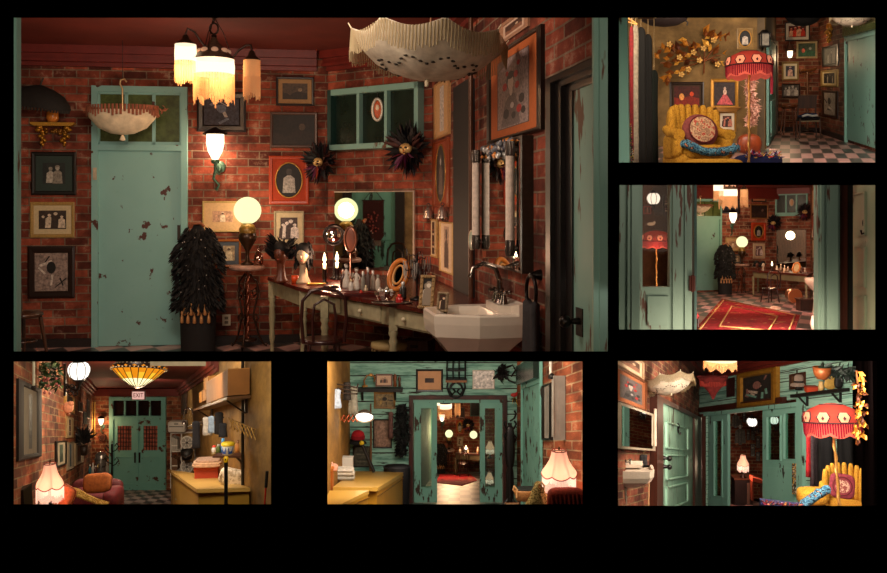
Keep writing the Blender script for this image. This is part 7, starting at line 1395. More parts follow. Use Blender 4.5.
pic(W4x, 456, 420, 463.5, 434, 'red framed oval portrait through the doorway, bottom middle room', '#b04420', 1, '#a03412', .4, 'pale', ['#120e0c', '#a8a098', '#d8c8b8', '#3a3430'], oval=True, dep=1)
pic(W4x, 456, 407, 465, 418, 'dark painting above the red oval portrait through the doorway', '#5a3420', 1, None, 0, 'land', ['#2a1a14', '#5a4034', '#3a241c'], dep=1)
pic(W4x, 457, 437, 463, 446, 'pale framed picture below the red oval portrait through the doorway', '#a89070', .8, '#c8b090', 1, 'group', SEP, dep=1)
mask(W4x, 468, 424, 4.3/F*.34, 'dark feather mask right of the red oval through the doorway', 1.2, .02)
rm = pthing('tall_window', 'dark teal window right of the mask through the doorway', 'window', 475, 418, 4.34); mb = MB(); W4x.pbox(mb, 470, 400, 480, 416, .001, .01); build('frame', mb, M('#2a4a44', .5), rm, True); mb = MB(); W4x.pbox(mb, 471, 401, 479, 415, .01, .012); build('pane', mb, M('#101814', .2), rm, True)
vp = [xy(455, 3.9), xy(484, 3.6), xy(486, 3.9), xy(457, 4.25)]; z4 = -(453-440)*3.9/F
tb = mini_vanity(vp, z4, R4.fz(3.9), 'long vanity table glimpsed through the doorway, bottom middle room', R4, 4, (M('#4a1a14', .3), M('#5a4c38', .5)))
for i, (u, h_, c_) in enumerate(((460, 5, '#e0c8b0'), (464, 6, '#2a1c18'), (468, 4, '#d8c0a8'), (478, 6, '#b89070'))):
    Y = 4.0-(u-455)*.008; r = T('vanity_bottle', ('white bottle nearest the left end', 'dark tall bottle second from left', 'short pale bottle third from left', 'tan bottle at the right end')[i]+' of the vanity through the doorway', 'bottle', u, HV-(z4+R4.k*Y)*F/Y, Y); mb = MB(); mb.lathe([(0, 0), (1.3, 0), (1.2, h_*.6), (.5, h_*.8), (0, h_)], n=8); build('body', mb, M(c_, .3), r); mb = MB(); mb.ball((0, 0, h_), .6, 0, 6, 4); build('stopper', mb, M('#d8c8b8'), r)
r = T('twin_candles', 'bright candle flames on the vanity through the doorway, bottom middle room', 'candle', 466, 453, 3.93); mb = MB(); mb.lathe([(0, 0), (1.4, 0), (.8, 1), (.8, 3), (0, 3)], n=8); build('holder', mb, M('#2a1c14'), r); mb = MB(); mb.lathe([(0, 3), (1.4, 4.4), (.8, 6), (0, 8)], n=8); build('flame', mb, glow('#ffe0b0', 6, 0, 'candle_flame'), r); r.name = 'candle'
copy_tree(BENT, 463, 476, 3.75, .24, 'dark chair before the vanity through the doorway, bottom middle room')
pts = [R4.ground(436, 483)[0], R4.ground(440, 474.5)[0], R4.ground(470, 474.5)[0], R4.ground(477, 481)[0], R4.ground(462, 486)[0]]; mb = MB(); n = len(pts); e = Vector((0, 0, .002)); mb.add([p+e*.2 for p in pts]+[p+e*1.4 for p in pts], [tuple(range(n))[::-1], tuple(range(n, 2*n))]+[(i, (i+1) % n, n+(i+1) % n, n+i) for i in range(n)]); build('red_rug', mb, RUGM, world=True, label='red patterned rug on the floor beyond the doorway, bottom middle room', cat='rug')
copy_tree(table_lamp(490, 441, 3.3, 'pink fringed lamp seen through the right door glass, bottom middle room', k=.33), 489.5, 472, 3.0, .3, 'pale small lamp low behind the right door glass, bottom middle room')
lamp(P(449, 430, 3.6), 2.6, WARM, .03); lamp(P(466, 444, 3.8), .9, WARM, .02); lamp(P(460, 385, 3.0), .35, CREAM, .04)
# on the plank wall
pic(W4b, 416, 369, 443, 391.5, 'black framed print on wide peach mat above the doorway, bottom middle room', '#120e0d', 2, '#c8946c', 7, 'lines', ['#3a2a28', '#4a3834', '#2c2020'], dep=2)
pic(W4b, 472.5, 370, 494.5, 389, 'white framed blank glossy sheet above the doorway, bottom middle room', '#d8c8b8', 1, None, 0, 'blank', ['#f0e4dc', '#f0e4dc', '#f0e4dc'], dep=1.5)
pic(W4b, 374, 392, 395.5, 408.5, 'gold framed painting of dark bird hung directly under the shelf', '#8a6434', 2, None, 0, 'art', ['#8a7450', '#2a2420', '#b09050'], dep=1.6)
pic(W4b, 373, 419, 392, 448, 'black framed pale pinkish poster left of the black boa', '#16110f', 1.4, None, 0, 'portrait', ['#8a6c5a', '#b08c78', '#a07c68'], dep=1.4)
pic(W4b, 353, 446, 371, 467, 'dark framed grey chart above the yellow cabinet, bottom middle room', '#1c1612', 1.3, None, 0, 'lines', ['#5a5646', '#7a7462', '#3a382e'], dep=1.3)
def bracket_shelf(W, u0, u1, v, px, dep, label, col='#140f0d'):
    r = thing('bracket_shelf', label, 'shelf', W.at((u0+u1)/2, v)); mb = MB(); q0, q1 = W.q(u0), W.q(u1); h = W.h((u0+u1)/2, v); W.box(mb, q0, q1, h-3.4*px, h, .001, dep); build('board', mb, M(col, .5), r, True)
    for q in (q0+(q1-q0)*.16, q1-(q1-q0)*.16): mb = MB(); W.box(mb, q-px, q+px, h-13*px, h-3.4*px, .001, 2*px); mb.tube([W.pt(q, h-12*px, 2*px), W.pt(q, h-8*px, dep*.5), W.pt(q, h-3.4*px, dep*.85)], 1.1*px, 6); build('bracket', mb, M(col, .5), r, True)
    return r
bracket_shelf(W4b, 355, 403, 387, p4, .02, 'black bracketed shelf high on the teal planks, bottom middle room')
def shelf_pic(u, v, Y, w_, h_, label, fr, pal, kind='group'):
    r = T('standing_photo_frame', label, 'framed picture', u, v, Y, rot=(-.1, 0, 0)); mb = MB(); w2 = w_/2
    for x0, x1, z0, z1 in ((-w2, w2, 0, 1.5), (-w2, w2, h_-1.5, h_), (-w2, -w2+1.5, 1.5, h_-1.5), (w2-1.5, w2, 1.5, h_-1.5)): mb.box(x0, x1, -.8, .8, z0, z1)
    build('frame', mb, M(fr, .4), r); f = lambda a, c, l=0: Vector((-w2+1.5+(w_-3)*a, -.2-l*.03, 1.5+(h_-3)*c)); mb = MB(); mb.poly([f(0, 0), f(1, 0), f(1, 1), f(0, 1)]); figure(mb, kind, lambda a, c, l=0: f(.2+.6*a, .2+.6*c, l+1), (w_-3)*.6, (h_-3)*.6); build('print', mb, [M(c, .5) for c in pal], r); return r
shelf_pic(384, 386.6, 2.172, 17, 12.5, 'photo in brown frame standing in the middle of the black shelf', '#5a2c18', ['#c8a080', '#8a5a44', '#5a3428', '#3a241c'])
r = T('bird_figurine', 'curved golden ornament at the left end of the black shelf', 'ornament', 369, 386.6, 2.175); mb = MB(); mb.tube([(-4, 0, 0), (-5, 0, 6), (-2, 0, 11), (3, 0, 12), (6, 0, 9), (5, 0, 5)], [1, .8, .8, 1.2, 1, .6], 7); build('loop', mb, M('#8a5a28', .4, .3), r); mb = MB(); mb.ball((2, 0, 11.5), (2, 1.4, 1.6)); mb.lathe([(3, 0), (3, 1), (0, 1.4)], (-4, 0, 0), 10); build('knob', mb, M('#c08840', .35, .4), r)
r = T('wooden_books_ends', 'pair of brown wooden ornaments at the right end of the black shelf', 'ornament', 395, 386.6, 2.175); mb = MB(); mb.lathe([(0, 0), (1.8, 0), (1.4, 5), (2, 9), (1.2, 12), (0, 13)], n=10); build('left_turning', mb, wood('#8a4c28', '#4a2412', .3), r); mb = MB(); mb.lathe([(0, 0), (1.6, 0), (1, 5), (1.6, 8), (0, 11)], (4.5, 0, 0), 10); build('right_turning', mb, wood('#5a3420', '#2a160c', .3), r); r.name = 'turned_ornaments'
r = thing('caged_sconce', 'black iron cage lantern above the doorway, bottom middle room', 'wall lamp', W4b.at(456, 378, .014), s=p4); mb = MB(); IRN = M('#120f0f', .4, .5)
for x in (-9, -3, 3, 9): mb.bar((x, -5, 0), (x, -5, 20), .8); mb.bar((x, 3, 0), (x, 3, 20), .8)
for z in (0, 9, 19): mb.box(-10, 10, -6, 4, z, z+1.4)
build('cage', mb, IRN, r); mb = MB(); mb.box(-10.5, 10.5, -7, 4, -2, 0); build('shelf_plate', mb, M('#8a5a34', .5), r); mb = MB()
for s in (-1, 1): mb.tube([(0, 0, -2), (s*5, -2, -6), (s*7, -2, -11), (s*4, -2, -15), (s*1, -2, -12), (s*3, -2, -9)], 1.2, 6); mb.tube([(s*8, 0, -2), (s*9, -1, -8), (s*6, -1, -16), (0, -1, -19)], 1, 6)
build('scrollwork', mb, IRN, r)
r = thing('black_sculpture', 'black leafy metal sculpture at the upper right of the plank wall', 'wall sculpture', W4b.at(503, 371, .01), s=p4); mb = MB(); mb.spikes(90, lambda: ((random.uniform(-6, 2), random.uniform(-4, 0), random.uniform(-6, 6)), (random.uniform(-1, 1), -.5, random.uniform(-1, 1))), 7, 1.6); build('leaves', mb, M('#15110f', .5), r); mb = MB(); mb.tube([(2, -2, 4), (9, -2, 7), (12, -2, 2), (8, -2, -4), (3, -2, -2), (5, -2, -8), (12, -2, -11)], 1, 6); build('scroll', mb, M('#15110f', .4, .4), r)
def boa(u, v, Y, label, h_, wd, mats, n=700, name='feather_boa', rz=0):
    r = T(name, label, 'boa', u, v, Y, rz=rz); mb = MB()
    def ar(): z = random.uniform(-h_, 0); e = wd*(.6+.4*math.sin(-z/h_*3.1)); return ((random.uniform(-e, e)*.7, random.uniform(-3, 2), z), (random.uniform(-1, 1), random.uniform(-1, 0), random.uniform(-1, .3)))
    mb.spikes(n, ar, 6, 1.1, nm=len(mats)); build('feathers', mb, mats, r); mb = MB(); mb.tube([(0, 1, 0), (1, 1, -h_*.5), (0, 1, -h_)], wd*.5, 8); build('core', mb, mats[0], r); return r
boa(402, 405, 2.17, 'black feather boa hanging left of the doorway, bottom middle room', 49, 8, [BLKF, M('#0f1410', .7)])
coat(391, 412, 2.17, 'dusty pink stole hanging between the poster and black boa', 5, 26, '#6a4a44', name='hanging_stole', seed=31)
r = T('brown_stick', 'tall brown wooden stick leaning between cap and poster', 'stick', 370.5, 474, 2.16); mb = MB(); mb.tube([(0, 0, 0), (.4, 1, 36), (0, 2, 70)], [1.3, 1.1, .8], 7); build('shaft', mb, wood('#8a5a34', '#4a2c18', .2), r); mb = MB(); mb.ball((0, 2, 55), (2, 1.4, 3)); build('blue_wrap', mb, M('#3a6a98', .7), r)
r = T('yellow_tipped_pole', 'black pole with yellow tip leaning behind the yellow cabinet', 'pole', 374, 472, 2.08); mb = MB(); mb.bar((0, 0, 0), (-12, 2, 27), 1.7, 0, 9); build('shaft', mb, M('#1c1410', .5), r); mb = MB(); mb.ball((-12.4, 2, 28.4), (2.4, 1.8, 2.4)); build('tip', mb, M('#e8c41c', .4), r)
r = T('knitted_hat', 'red knitted hat on a hook above the grey chart', 'hat', 358, 441, 2.14); mb = MB(); mb.ball((0, 0, 6), (6.5, 5, 5)); build('crown', mb, M('#b01820', .9, 0, .3, .4), r); mb = MB(); mb.lathe([(6.8, 2), (7.2, 4), (6.8, 5.6)], n=16, sy=.8); build('brim_band', mb, M('#8a1018', .9), r)
r = T('black_hat', 'wide black hat hanging just under the red cap', 'hat', 358, 441.5, 2.13); mb = MB(); mb.lathe([(9, -2), (8, 0), (5, 1), (0, 1.4)], n=18, sy=.5); build('brim', mb, M('#100d0d', .8), r); mb = MB(); mb.ball((0, 0, -2), (5.4, 3.5, 3.6)); build('crown', mb, M('#100d0d', .8), r)
# work lamp on scissor arm
r = T('work_lamp', 'lit metal work lamp on a scissor arm from the ochre wall', 'lamp', 364.5, 416, 1.86, rot=(-.75, 0, 0)); mb = MB(); mb.lathe([(9.4, -2), (8, 2), (4.5, 5), (2, 6.5), (0, 7)], n=20); build('reflector', mb, M('#8a7a68', .3, .6), r); mb = MB(); mb.ball((0, -1, -1), (8.6, 7.6, 3.4)); build('bulb', mb, glow('#fff0e0', 4, .2, 'work_bulb'), r); mb = MB()
for k in range(4): x = -7-k*4.5; mb.bar((x, 1, 2), (x-4.5, 3, -5), .7); mb.bar((x, 2, -5), (x-4.5, 2, 2), .7)
build('scissor_arm', mb, M('#a04c28', .4, .3), r); lamp(P(364.5, 423, 1.84), .09, CREAM, .012)
r = T('towel_rail', 'dark rails with cloths on the ochre left wall, bottom middle room', 'rack', 340, 386, 1.75); mb = MB()
for k in range(3): mb.tube([(-16, -6, 5-k*4), (8, 6, -1-k*4), (16, 10, -4-k*3)], .7, 6)
build('rails', mb, M('#3a2a20', .3, .6), r); mb = MB(); mb.tube([(16, 10, -4), (17, 12, 0)], .9, 6); mb.ball((16, 10, -10), 1.1); build('end_bracket', mb, M('#2a1c14', .4, .5), r)
for u, v, w_, h_, c_, lb, s_ in ((334, 389, 15, 19, '#a8b4c4', 'pale blue towel on the rail at the left edge', 41), (347, 382, 8, 18, '#2c241e', 'dark grey cloth hung over the end of the rail', 42), (353, 386, 10, 28, '#8a8474', 'grey beige shirt hanging from the rail end by the work lamp', 43)):
    coat(u, v, 1.7+(u-334)*.006, lb, w_, h_, c_, name='hanging_towel', cat='towel', seed=s_, hook=False)
# yellow cabinets
YEL = M('#c8922c', .4, 0, .12, 14); YET = M('#e0b050', .32, 0, .12, 14)
def pcab(label, body, top, seams, Yl):
    r = pthing('yellow_cabinet', label, 'cabinet', body[0][0]+10, body[0][1], body[0][2]+.1); mb = MB(); pbox(mb, body); build('body', mb, YEL, r, True); mb = MB(); pbox(mb, top); build('worktop', mb, YET, r, True)
    mb = MB()
    for s in seams: mb.tube([P(*s[0]), P(*s[1])], .0014, 5)
    build('door_seam', mb, M('#8a6018', .5), r, True); return r
pcab('big yellow metal cabinet, back one of two, bottom middle room', [(334, 545, 1.6), (377, 545, 1.6), (403, 512, 2.12), (355, 512, 2.12), (334, 490, 1.6), (377, 491, 1.6), (403, 475, 2.12), (355, 474, 2.12)], [(333, 490.5, 1.59), (378, 491.3, 1.59), (404, 475.5, 2.13), (354, 474.5, 2.13), (333, 487, 1.59), (378, 487.6, 1.59), (404, 471.8, 2.13), (354, 471, 2.13)], [((378, 496, 1.6), (403.5, 478.5, 2.12))], 0)
pcab('low yellow metal cabinet, front one of two at the bottom left corner', [(324, 560, 1.43), (338, 560, 1.42), (368, 540, 1.56), (330, 540, 1.57), (324, 507, 1.43), (338, 508, 1.42), (368, 494, 1.56), (330, 494, 1.57)], [(324, 508, 1.425), (338.5, 508.5, 1.415), (369, 494, 1.565), (328, 494, 1.575), (324, 504.8, 1.425), (338.5, 505.4, 1.415), (369, 490.2, 1.565), (328, 490.5, 1.575)], [((350, 506, 1.46), (369, 497.5, 1.56))], 0)
r = T('orange_carton', 'orange brown box at the left edge standing on the yellow cabinet', 'box', 327, 492, 1.6); mb = MB(); mb.box(-9, 6, -4, 8, 0, 22); build('box', mb, M('#a85c20', .6), r); mb = MB(); mb.box(-9.5, 6.5, -4.5, 8.5, 22, 24); build('lid', mb, M('#b86a28', .6), r)
for i, (v, w_, c_) in enumerate(((477, 11, '#a8a498'), (473, 11, '#c8c0b0'), (469.5, 10, '#d8d0c4'))):
    r = T('folded_linen', ('grey folded linen, bottom of the stack on the yellow cabinet', 'cream folded linen, middle of the stack on the yellow cabinet', 'white folded linen, top of the stack on the yellow cabinet')[i], 'linen', 344, v, 1.78); mb = MB(); sball(mb, (0, 0, 0), (w_, 6, 2), .4); build('cloth', mb, M(c_, .95, 0, .3, .5), r); mb = MB(); mb.tube([(-w_*.9, -5.8, -.4), (0, -6.2, -.2), (w_*.9, -5.8, -.4)], .6, 6); build('fold_edge', mb, M('#8a8478', .95), r)
r = T('white_box', 'white cardboard box behind the stack of linen', 'box', 346, 470, 1.92); mb = MB(); mb.box(-9, 7, -3, 5, 0, 12); build('box', mb, M('#d0ccc4', .7), r); mb = MB(); mb.box(-9.3, 7.3, -3.3, 5.3, 12, 13); build('lid', mb, M('#dcd8d0', .7), r)
r = T('peach_towel', 'peach towel heap on the orange brown box at the left edge', 'towel', 329, 468.5, 1.62); mb = MB(); sball(mb, (0, 0, 1), (9, 6, 3.4), .6); sball(mb, (-2, -1, 4.6), (6, 5, 2.6), .6); build('cloth', mb, M('#d09880', .95, 0, .3, .5), r); mb = MB(); mb.tube([(-8, -5.6, 0), (0, -6.2, .6), (8, -5.6, -.4)], .7, 6); build('hem', mb, M('#b07c64', .95), r)
r = T('black_round_table', 'black round covered table behind the yellow cabinet, left of doorway', 'table', 397, 506, 2.12); mb = MB(); mb.lathe([(12, 0), (13, 20), (13.5, 38), (12, 41), (0, 42)], n=20, sy=.4); build('cover', mb, M('#121114', .5), r); mb = MB(); mb.ring(13.5, .6, (0, 0, 39), 'z', sz=.4); build('rim', mb, M('#2a2a30', .4), r)
# right side
r = T('hall_coat_stand', 'dark carved hall stand with hooks right of the doorway, bottom middle room', 'coat stand', 510, 507, 2.12); mb = MB(); mb.tube([(0, 0, 0), (0, 0, 40), (0, 0, 84)], [3.2, 2.6, 2], 8); sball(mb, (0, 0, 60), (5, 3, 22), .7); sball(mb, (0, 1, 20), (4, 3, 20), .5); build('post', mb, M('#120c0a', .4), r)
for z, s in ((84, -1), (84, 1), (72, -1), (70, 1), (94, 1)): mb = MB(); mb.tube([(0, 0, z-8), (s*4, -2, z-5), (s*6, -3, z), (s*4, -3, z+3)], 1, 6); build('hook_arm', mb, M('#16100e', .4, .3), r)
for s in (-1, 1): mb = MB(); mb.tube([(0, 0, 10), (s*6, -3, 4), (s*9, -4, 0)], 1.4, 7); build('foot', mb, M('#120c0a', .4), r)
r = T('red_bird_ornament', 'small red and yellow ornament hanging beside the plank corner', 'ornament', 514, 395, 2.14); mb = MB(); mb.ball((0, 0, 0), (3.4, 2, 2)); mb.ball((2.6, 0, 1.6), 1.3); build('body', mb, M('#a82420', .5), r); mb = MB(); mb.spikes(10, lambda: ((0, 0, -1), (random.uniform(-.4, .6), 0, -1)), 9, .8, nm=2); build('tail', mb, [M('#b89020', .5), M('#2a1c10', .5)], r)
d4 = wall_door(W4r, 'door_12', 524, 357.5, 543.5, 520, 386, 3.0, 2, (TEAL4, peel('#7cae9e', '#3a2418', 38, .42, .5, .8, '#3c7a68', kind='Object'), M('#1c2a24', .2)), 'teal door with transom seen sideways on the right brick wall, bottom middle room', .008, .004)
rk = thing('grey_metal_box', 'grey metal electrical box on the right brick wall, bottom middle room', 'electrical box', W4r.at(560, 410)); q0, q1 = W4r.q(554.5), W4r.q(566.5); h0, h1 = W4r.h(566, 440), W4r.h(566, 375.5); mb = MB(); W4r.box(mb, q0+.1, q1-.005, h0, h1, .001, .022); build('housing', mb, M('#8a8478', .45, .3, .2, 40), rk, True); mb = MB(); W4r.box(mb, q0+.11, q1-.015, h0+.006, h1-.006, .022, .024); build('front_cover', mb, M('#a09a8c', .4, .3), rk, True)
pic(W4r, 544, 384, 553.5, 440, 'black framed certificate with grey mat left of the grey metal box', '#14100f', 2, '#8a8478', 2.5, 'lines', ['#3a3834', '#1c1a18', '#6a665c'], dep=3.4)
r = thing('white_conduit', 'short white conduit pipe above the grey metal box', 'pipe', W4r.at(556, 376, .012)); q = W4r.q(557); mb = MB(); mb.tube([W4r.pt(q, h1, .012), W4r.pt(q, W4r.h(557, 359), .012)], .003, 8); build('pipe', mb, M('#d8d0c0', .3), r, True); mb = MB(); mb.tube([W4r.pt(q, h1, .012), W4r.pt(q, h1+.006, .012)], .005, 8); mb.ball(W4r.pt(q+.012, h1+.004, .012), .006, 0, 8, 5); build('fitting', mb, M('#2a2622', .4, .5), r, True)
copy_tree(TL3, 559, 450.5, 1.47, 1.0, 'large lit fringed lamp with scalloped pink shade, bottom middle room', sz=(1.3, 1.3, 1.06))
lamp(P(559, 482, 1.47), .16, PINK, .012)
r = T('rust_red_cloth', 'rust red cloth heaped under the big fringed lamp', 'cloth', 566, 509, 1.437); mb = MB(); sball(mb, (0, 0, 8), (19, 8, 13), .5); build('heap', mb, M('#8a2c14', .9, 0, .5, .3), r); mb = MB()
for k in range(8): x = -15+k*4.2; mb.tube([(x, -6.8, 17), (x+1, -8.6, 9), (x, -8.4, -2)], 1.5, 6)
build('fold', mb, M('#a8381c', .9, 0, .4, .3), r)['kind'] = 'stuff'
r = T('wicker_basket', 'wicker basket with dark lining beside the gold cloth', 'basket', 525, 500, 1.75); mb = MB(); mb.lathe([(0, 0), (9, 0), (11.5, 9), (12, 11), (10.6, 10.6), (9, 3), (0, 2)], n=20, sy=.6); build('basket', mb, M('#b07a44', .6, 0, .4, .6), r); mb = MB(); mb.tube([(-12, 0, 10), (-11, -3, 15), (-8, -5, 12), (-9, -6, 4)], .8, 6); build('handle', mb, M('#d0a068', .5), r); mb = MB(); sball(mb, (1, 0, 11), (9.6, 5, 2.4), .6); build('lining', mb, M('#1c2420', .8), r)
r = T('gold_brocade_cloth', 'gold brocade cloth bundle at the bottom edge before the big fringed lamp', 'cloth', 538, 508, 1.455); mb = MB(); mb.lathe([(12, -2), (11, 4), (8, 12), (5, 20), (3, 25), (0, 26)], (0, 0, 0), 18, wob=lambda a, z, t, i: (a*(1+.18*math.sin(5*t+i)), 1.2*math.sin(3*t)), sy=.6); build('bundle', mb, pattern(['#8a7440', '#b89c5c', '#6a5628', '#d0b878'], .5), r); mb = MB(); mb.tube([(0, -2, 24), (3, -3, 27), (6, -2, 23), (5, -3, 17)], 1, 6); build('knot', mb, M('#c8a868', .8), r)
r = T('pale_tray', 'small pale tray on the floor edge beside the hall stand', 'tray', 513, 505, 1.9); mb = MB(); mb.box(-8, 6, -4, 4, -1, .4); build('base', mb, M('#b88c64', .5), r); mb = MB(); mb.tube([(-8, -4, .8), (6, -4, .8), (6, 4, .8), (-8, 4, .8), (-8, -4, .8)], .5, 5); build('rim', mb, M('#8a5c3c', .5), r)
area(P(440, 372, 1.5), P(440, 440, 2.2), 1.7, .25, (1, .86, .72)); area(P(360, 368, 1.5), P(350, 470, 1.9), .5, .12, (1, .82, .58)); area(P(530, 372, 1.44), P(560, 440, 1.75), .28, .08, (1, .80, .64))  # fills added for planks, cabinets and brick, no lamps of the room
# ================================================================ BOTTOM RIGHT ROOM (sink, door and open teal double door)
R5 = Room(460, .2, .375)
W5l = Wall(R5, (615, 1.88), (699, 3.78)); W5b = Wall(R5, (699, 3.78), (853, 2.75)); W5r = Wall(R5, (852.5, 2.75), (888, 1.5))
BR5 = brick(.0165, '#945038', '#48221a', '#84704e', '#947c60')
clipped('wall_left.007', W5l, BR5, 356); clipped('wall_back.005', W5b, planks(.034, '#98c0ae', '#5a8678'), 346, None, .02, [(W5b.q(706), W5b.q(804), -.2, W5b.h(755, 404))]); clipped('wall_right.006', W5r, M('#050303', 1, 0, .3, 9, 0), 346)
floorplate('floor.005', R5, [xy(620, 2.0), xy(880, 1.9), xy(853, 2.75), (1.6, 4.9), (1.0, 4.9), xy(699, 3.8)], tiles(.036, '#a88078', '#443a38', 0, .35, 4), vx=745)
floorplate('ceiling.003', R5, [xy(650, 2.72), xy(860, 2.72), xy(853, 2.78), xy(699, 3.8)], M('#4a1410', .7, 0, .3, 8), True)
mb = MB(); q0, q1 = 0, W5b.L
for h0, h1, o in ((.355, .375, .05), (.339, .355, .034), (.327, .339, .016)): W5b.box(mb, q0, q1, h0, h1, .001, o)
build('trim_22', mb, M('#5a1c14', .45, 0, .3, 9), world=True, kind='structure')
mb = MB(); q0, q1 = W5l.q(664), W5l.L
for h0, h1, o in ((.355, .375, .05), (.339, .355, .034)): W5l.box(mb, q0, q1, h0, h1, .001, o)
build('trim_23', mb, M('#4a1812', .45, 0, .3, 9), world=True, kind='structure')
# door in the brick wall
TEAL5 = peel('#92b8a2', '#4a3020', 34, .40, .5, .22, '#689c86', kind='Object'); pl = lambda Y: Y/F
rd = thing('door_13', 'sage green panelled door in brown surround left of the open double door', 'door', W5l.at(672, 507), kind='structure'); mb = MB()
W5l.pbox(mb, 656.5, 405, 689.5, 560, .001, .012); hd = W5l.h(672, 412)
W5l.box(mb, W5l.q(656), W5l.q(689.5), -.2, hd+.008, .0, .012); Z = lambda v: W5l.h(672, v)
for v0, v1 in ((424, 449), (454, 478), (484, 506)):
    for a, b, c, d in ((661, v0, 684.5, v0+1.4), (661, v1-1.4, 684.5, v1), (661, v0, 662.2, v1), (683.2, v0, 684.5, v1)): W5l.box(mb, W5l.q(a), W5l.q(c), Z(d), Z(b), .012, .017)
build('door_leaf', mb, TEAL5, rd, True); mb = MB(); qa, qb = W5l.q(649.5), W5l.q(656); W5l.box(mb, qa, qb, -.2, hd+.022, .001, .02); W5l.box(mb, W5l.q(689.5), W5l.q(697), -.2, hd+.022, .001, .02); W5l.box(mb, qb, W5l.q(689.5), hd+.008, hd+.022, .001, .02); build('door_surround', mb, wood('#4a2214', '#220e08', 30), rd, True)
for v, nm in ((457.5, 'lock_knob'), (466, 'door_knob')): mb = MB(); mb.tube([W5l.at(658.5, v, .012), W5l.at(658.5, v, .024)], [.007, .004], 8); mb.ball(W5l.at(658.5, v, .03), .0075, 0, 10, 6); build(nm, mb, M('#14100e', .3, .6), rd, True)
r = thing('black_door_hook', 'black iron hook on the sage green panelled door', 'hook', W5l.at(673.5, 428, .013), s=2.9/F); mb = MB(); mb.ball((0, -.6, 2), (2, 1, 3.4)); build('back_plate', mb, M('#100d0c', .4, .5), r); mb = MB(); mb.tube([(0, -1, 0), (0, -4, -3), (1, -5, -5), (2, -4, -3)], .9, 6); build('hook', mb, M('#100d0c', .4, .5), r)
# the double door
DK5 = wood('#4a2016', '#220e08', 30); TEAL5b = peel('#84b4a4', '#2c2018', 34, .38, .5, .3, '#669486', kind='Object')
mb = MB(); W5b.pbox(mb, 702, 402, 787, 407.5, .001, .02); W5b.pbox(mb, 702, 414, 706, 560, .001, .02); build('trim_24', mb, DK5, world=True, kind='structure')
mb = MB(); W5b.pbox(mb, 706, 407, 804, 411, -.015, .012); W5b.pbox(mb, 800, 395, 806, 560, -.015, .014); build('trim_25', mb, TEAL5b, world=True, kind='structure')
def leaf5(name, label, u0, u1, v0, holes, vb=560, o0=-.014, o1=-.002):
    r = thing(name, label, 'door', W5b.at((u0+u1)/2, 508), kind='structure'); mb = MB(); um = (u0+u1)/2; Zh = lambda v: W5b.h(um, v); cuts = sorted({u0, u1} | {x for h in holes for x in h[:2]}); gl = []
    for a, b in zip(cuts, cuts[1:]):
        m = (a+b)/2; hs = [h for h in holes if h[0] < m < h[1]]
        if hs: h = hs[0]; W5b.box(mb, W5b.q(a), W5b.q(b), Zh(h[2]), Zh(v0), o0, o1); W5b.box(mb, W5b.q(a), W5b.q(b), -.2, Zh(h[3]), o0, o1); gl.append((a, b, h[2], h[3]))
        else: W5b.box(mb, W5b.q(a), W5b.q(b), -.2, Zh(v0), o0, o1)
    for a, b, c, d in gl:
        for x0, y0, x1, y1 in ((a-.8, c-.8, b+.8, c), (a-.8, d, b+.8, d+.8), (a-.8, c, a, d), (b, c, b+.8, d)): W5b.box(mb, W5b.q(x0), W5b.q(x1), Zh(y1), Zh(y0), o1, o1+.004)
    if u1-u0 > 30: W5b.box(mb, W5b.q(u0+4), W5b.q(u1-4), Zh(464), Zh(462), o1, o1+.004); W5b.box(mb, W5b.q(u0+5), W5b.q(u1-6), Zh(503), Zh(468), o1, o1+.003)
    build('leaf', mb, TEAL5b, r, True)
    for a, b, c, d in gl: mb = MB(); W5b.box(mb, W5b.q(a), W5b.q(b), Zh(d), Zh(c), (o0+o1)/2, (o0+o1)/2+.002); build('door_glass', mb, glassm('#d8e8e0', .15), r, True)
    return r
leaf5('door_14', 'narrow glazed left leaf of the open double door, bottom right room', 708, 727, 411, [(714, 721.5, 421, 496)])
leaf5('door_15', 'wide right leaf with two glass panes, bottom right room', 762, 801, 408, [(767, 780, 416, 460), (784, 795.5, 414, 459)])
r = thing('beaded_door_strip', 'multicoloured beaded strip hanging on the edge of the wide door leaf', 'bead strip', W5b.at(799, 479, .016), s=3.0/F); mb = MB(); mb.box(-2.6, 2.6, -.6, .4, -15, 16); build('backing', mb, M('#2a2418', .8), r); mb = MB()
for i in range(160): mb.ball((random.uniform(-2.6, 2.6), -.9, random.uniform(-15, 16)), random.uniform(.4, .75), random.randrange(4), 5, 3)
build('beads', mb, [M('#c89c3c', .25), M('#b8b0a0', .25), M('#5a3c1c', .3), M('#8a6a44', .3)], r)['kind'] = 'stuff'
# room behind the opening
W5x = Wall(R5, (690, 4.75), (840, 4.5)); clipped('wall_far.001', W5x, brick(.0175, '#964630', '#68301e', '#9c7a54', '#b08c64'), 350, None, .02)
LL = [('tall narrow black frame leftmost', 734, 408, 737.5, 428), ('tall dark frame second from left', 738.5, 420, 742, 445), ('small pale frame upper middle', 742.5, 412, 746, 422), ('small dark frame in the middle', 746.5, 430, 750, 440), ('pale frame right of the lamp', 750.5, 444, 755, 456), ('dark frame at the right', 756, 436, 760, 448), ('small frame lowest at the right', 756, 452, 760, 461), ('dark frame below the globe lantern', 751, 428, 755, 440)]
for i, (lb, a, b, c, d) in enumerate(LL): pic(W5x, a, b, c, d, lb+' on the far brick through the bottom right opening', ('#14100e', '#3a2a1c')[i % 2], .7, ('#8a8478', '#6a5c50')[i % 2], .7, 'portrait', BW, dep=1)
lantern(752, 423, 4.2, 'white globe lantern seen through the bottom right opening', k=.45, side=1)
copy_tree(TL3, 743, 455, 4.0, .43, 'small lit fringed lamp on a cabinet through the bottom right opening')
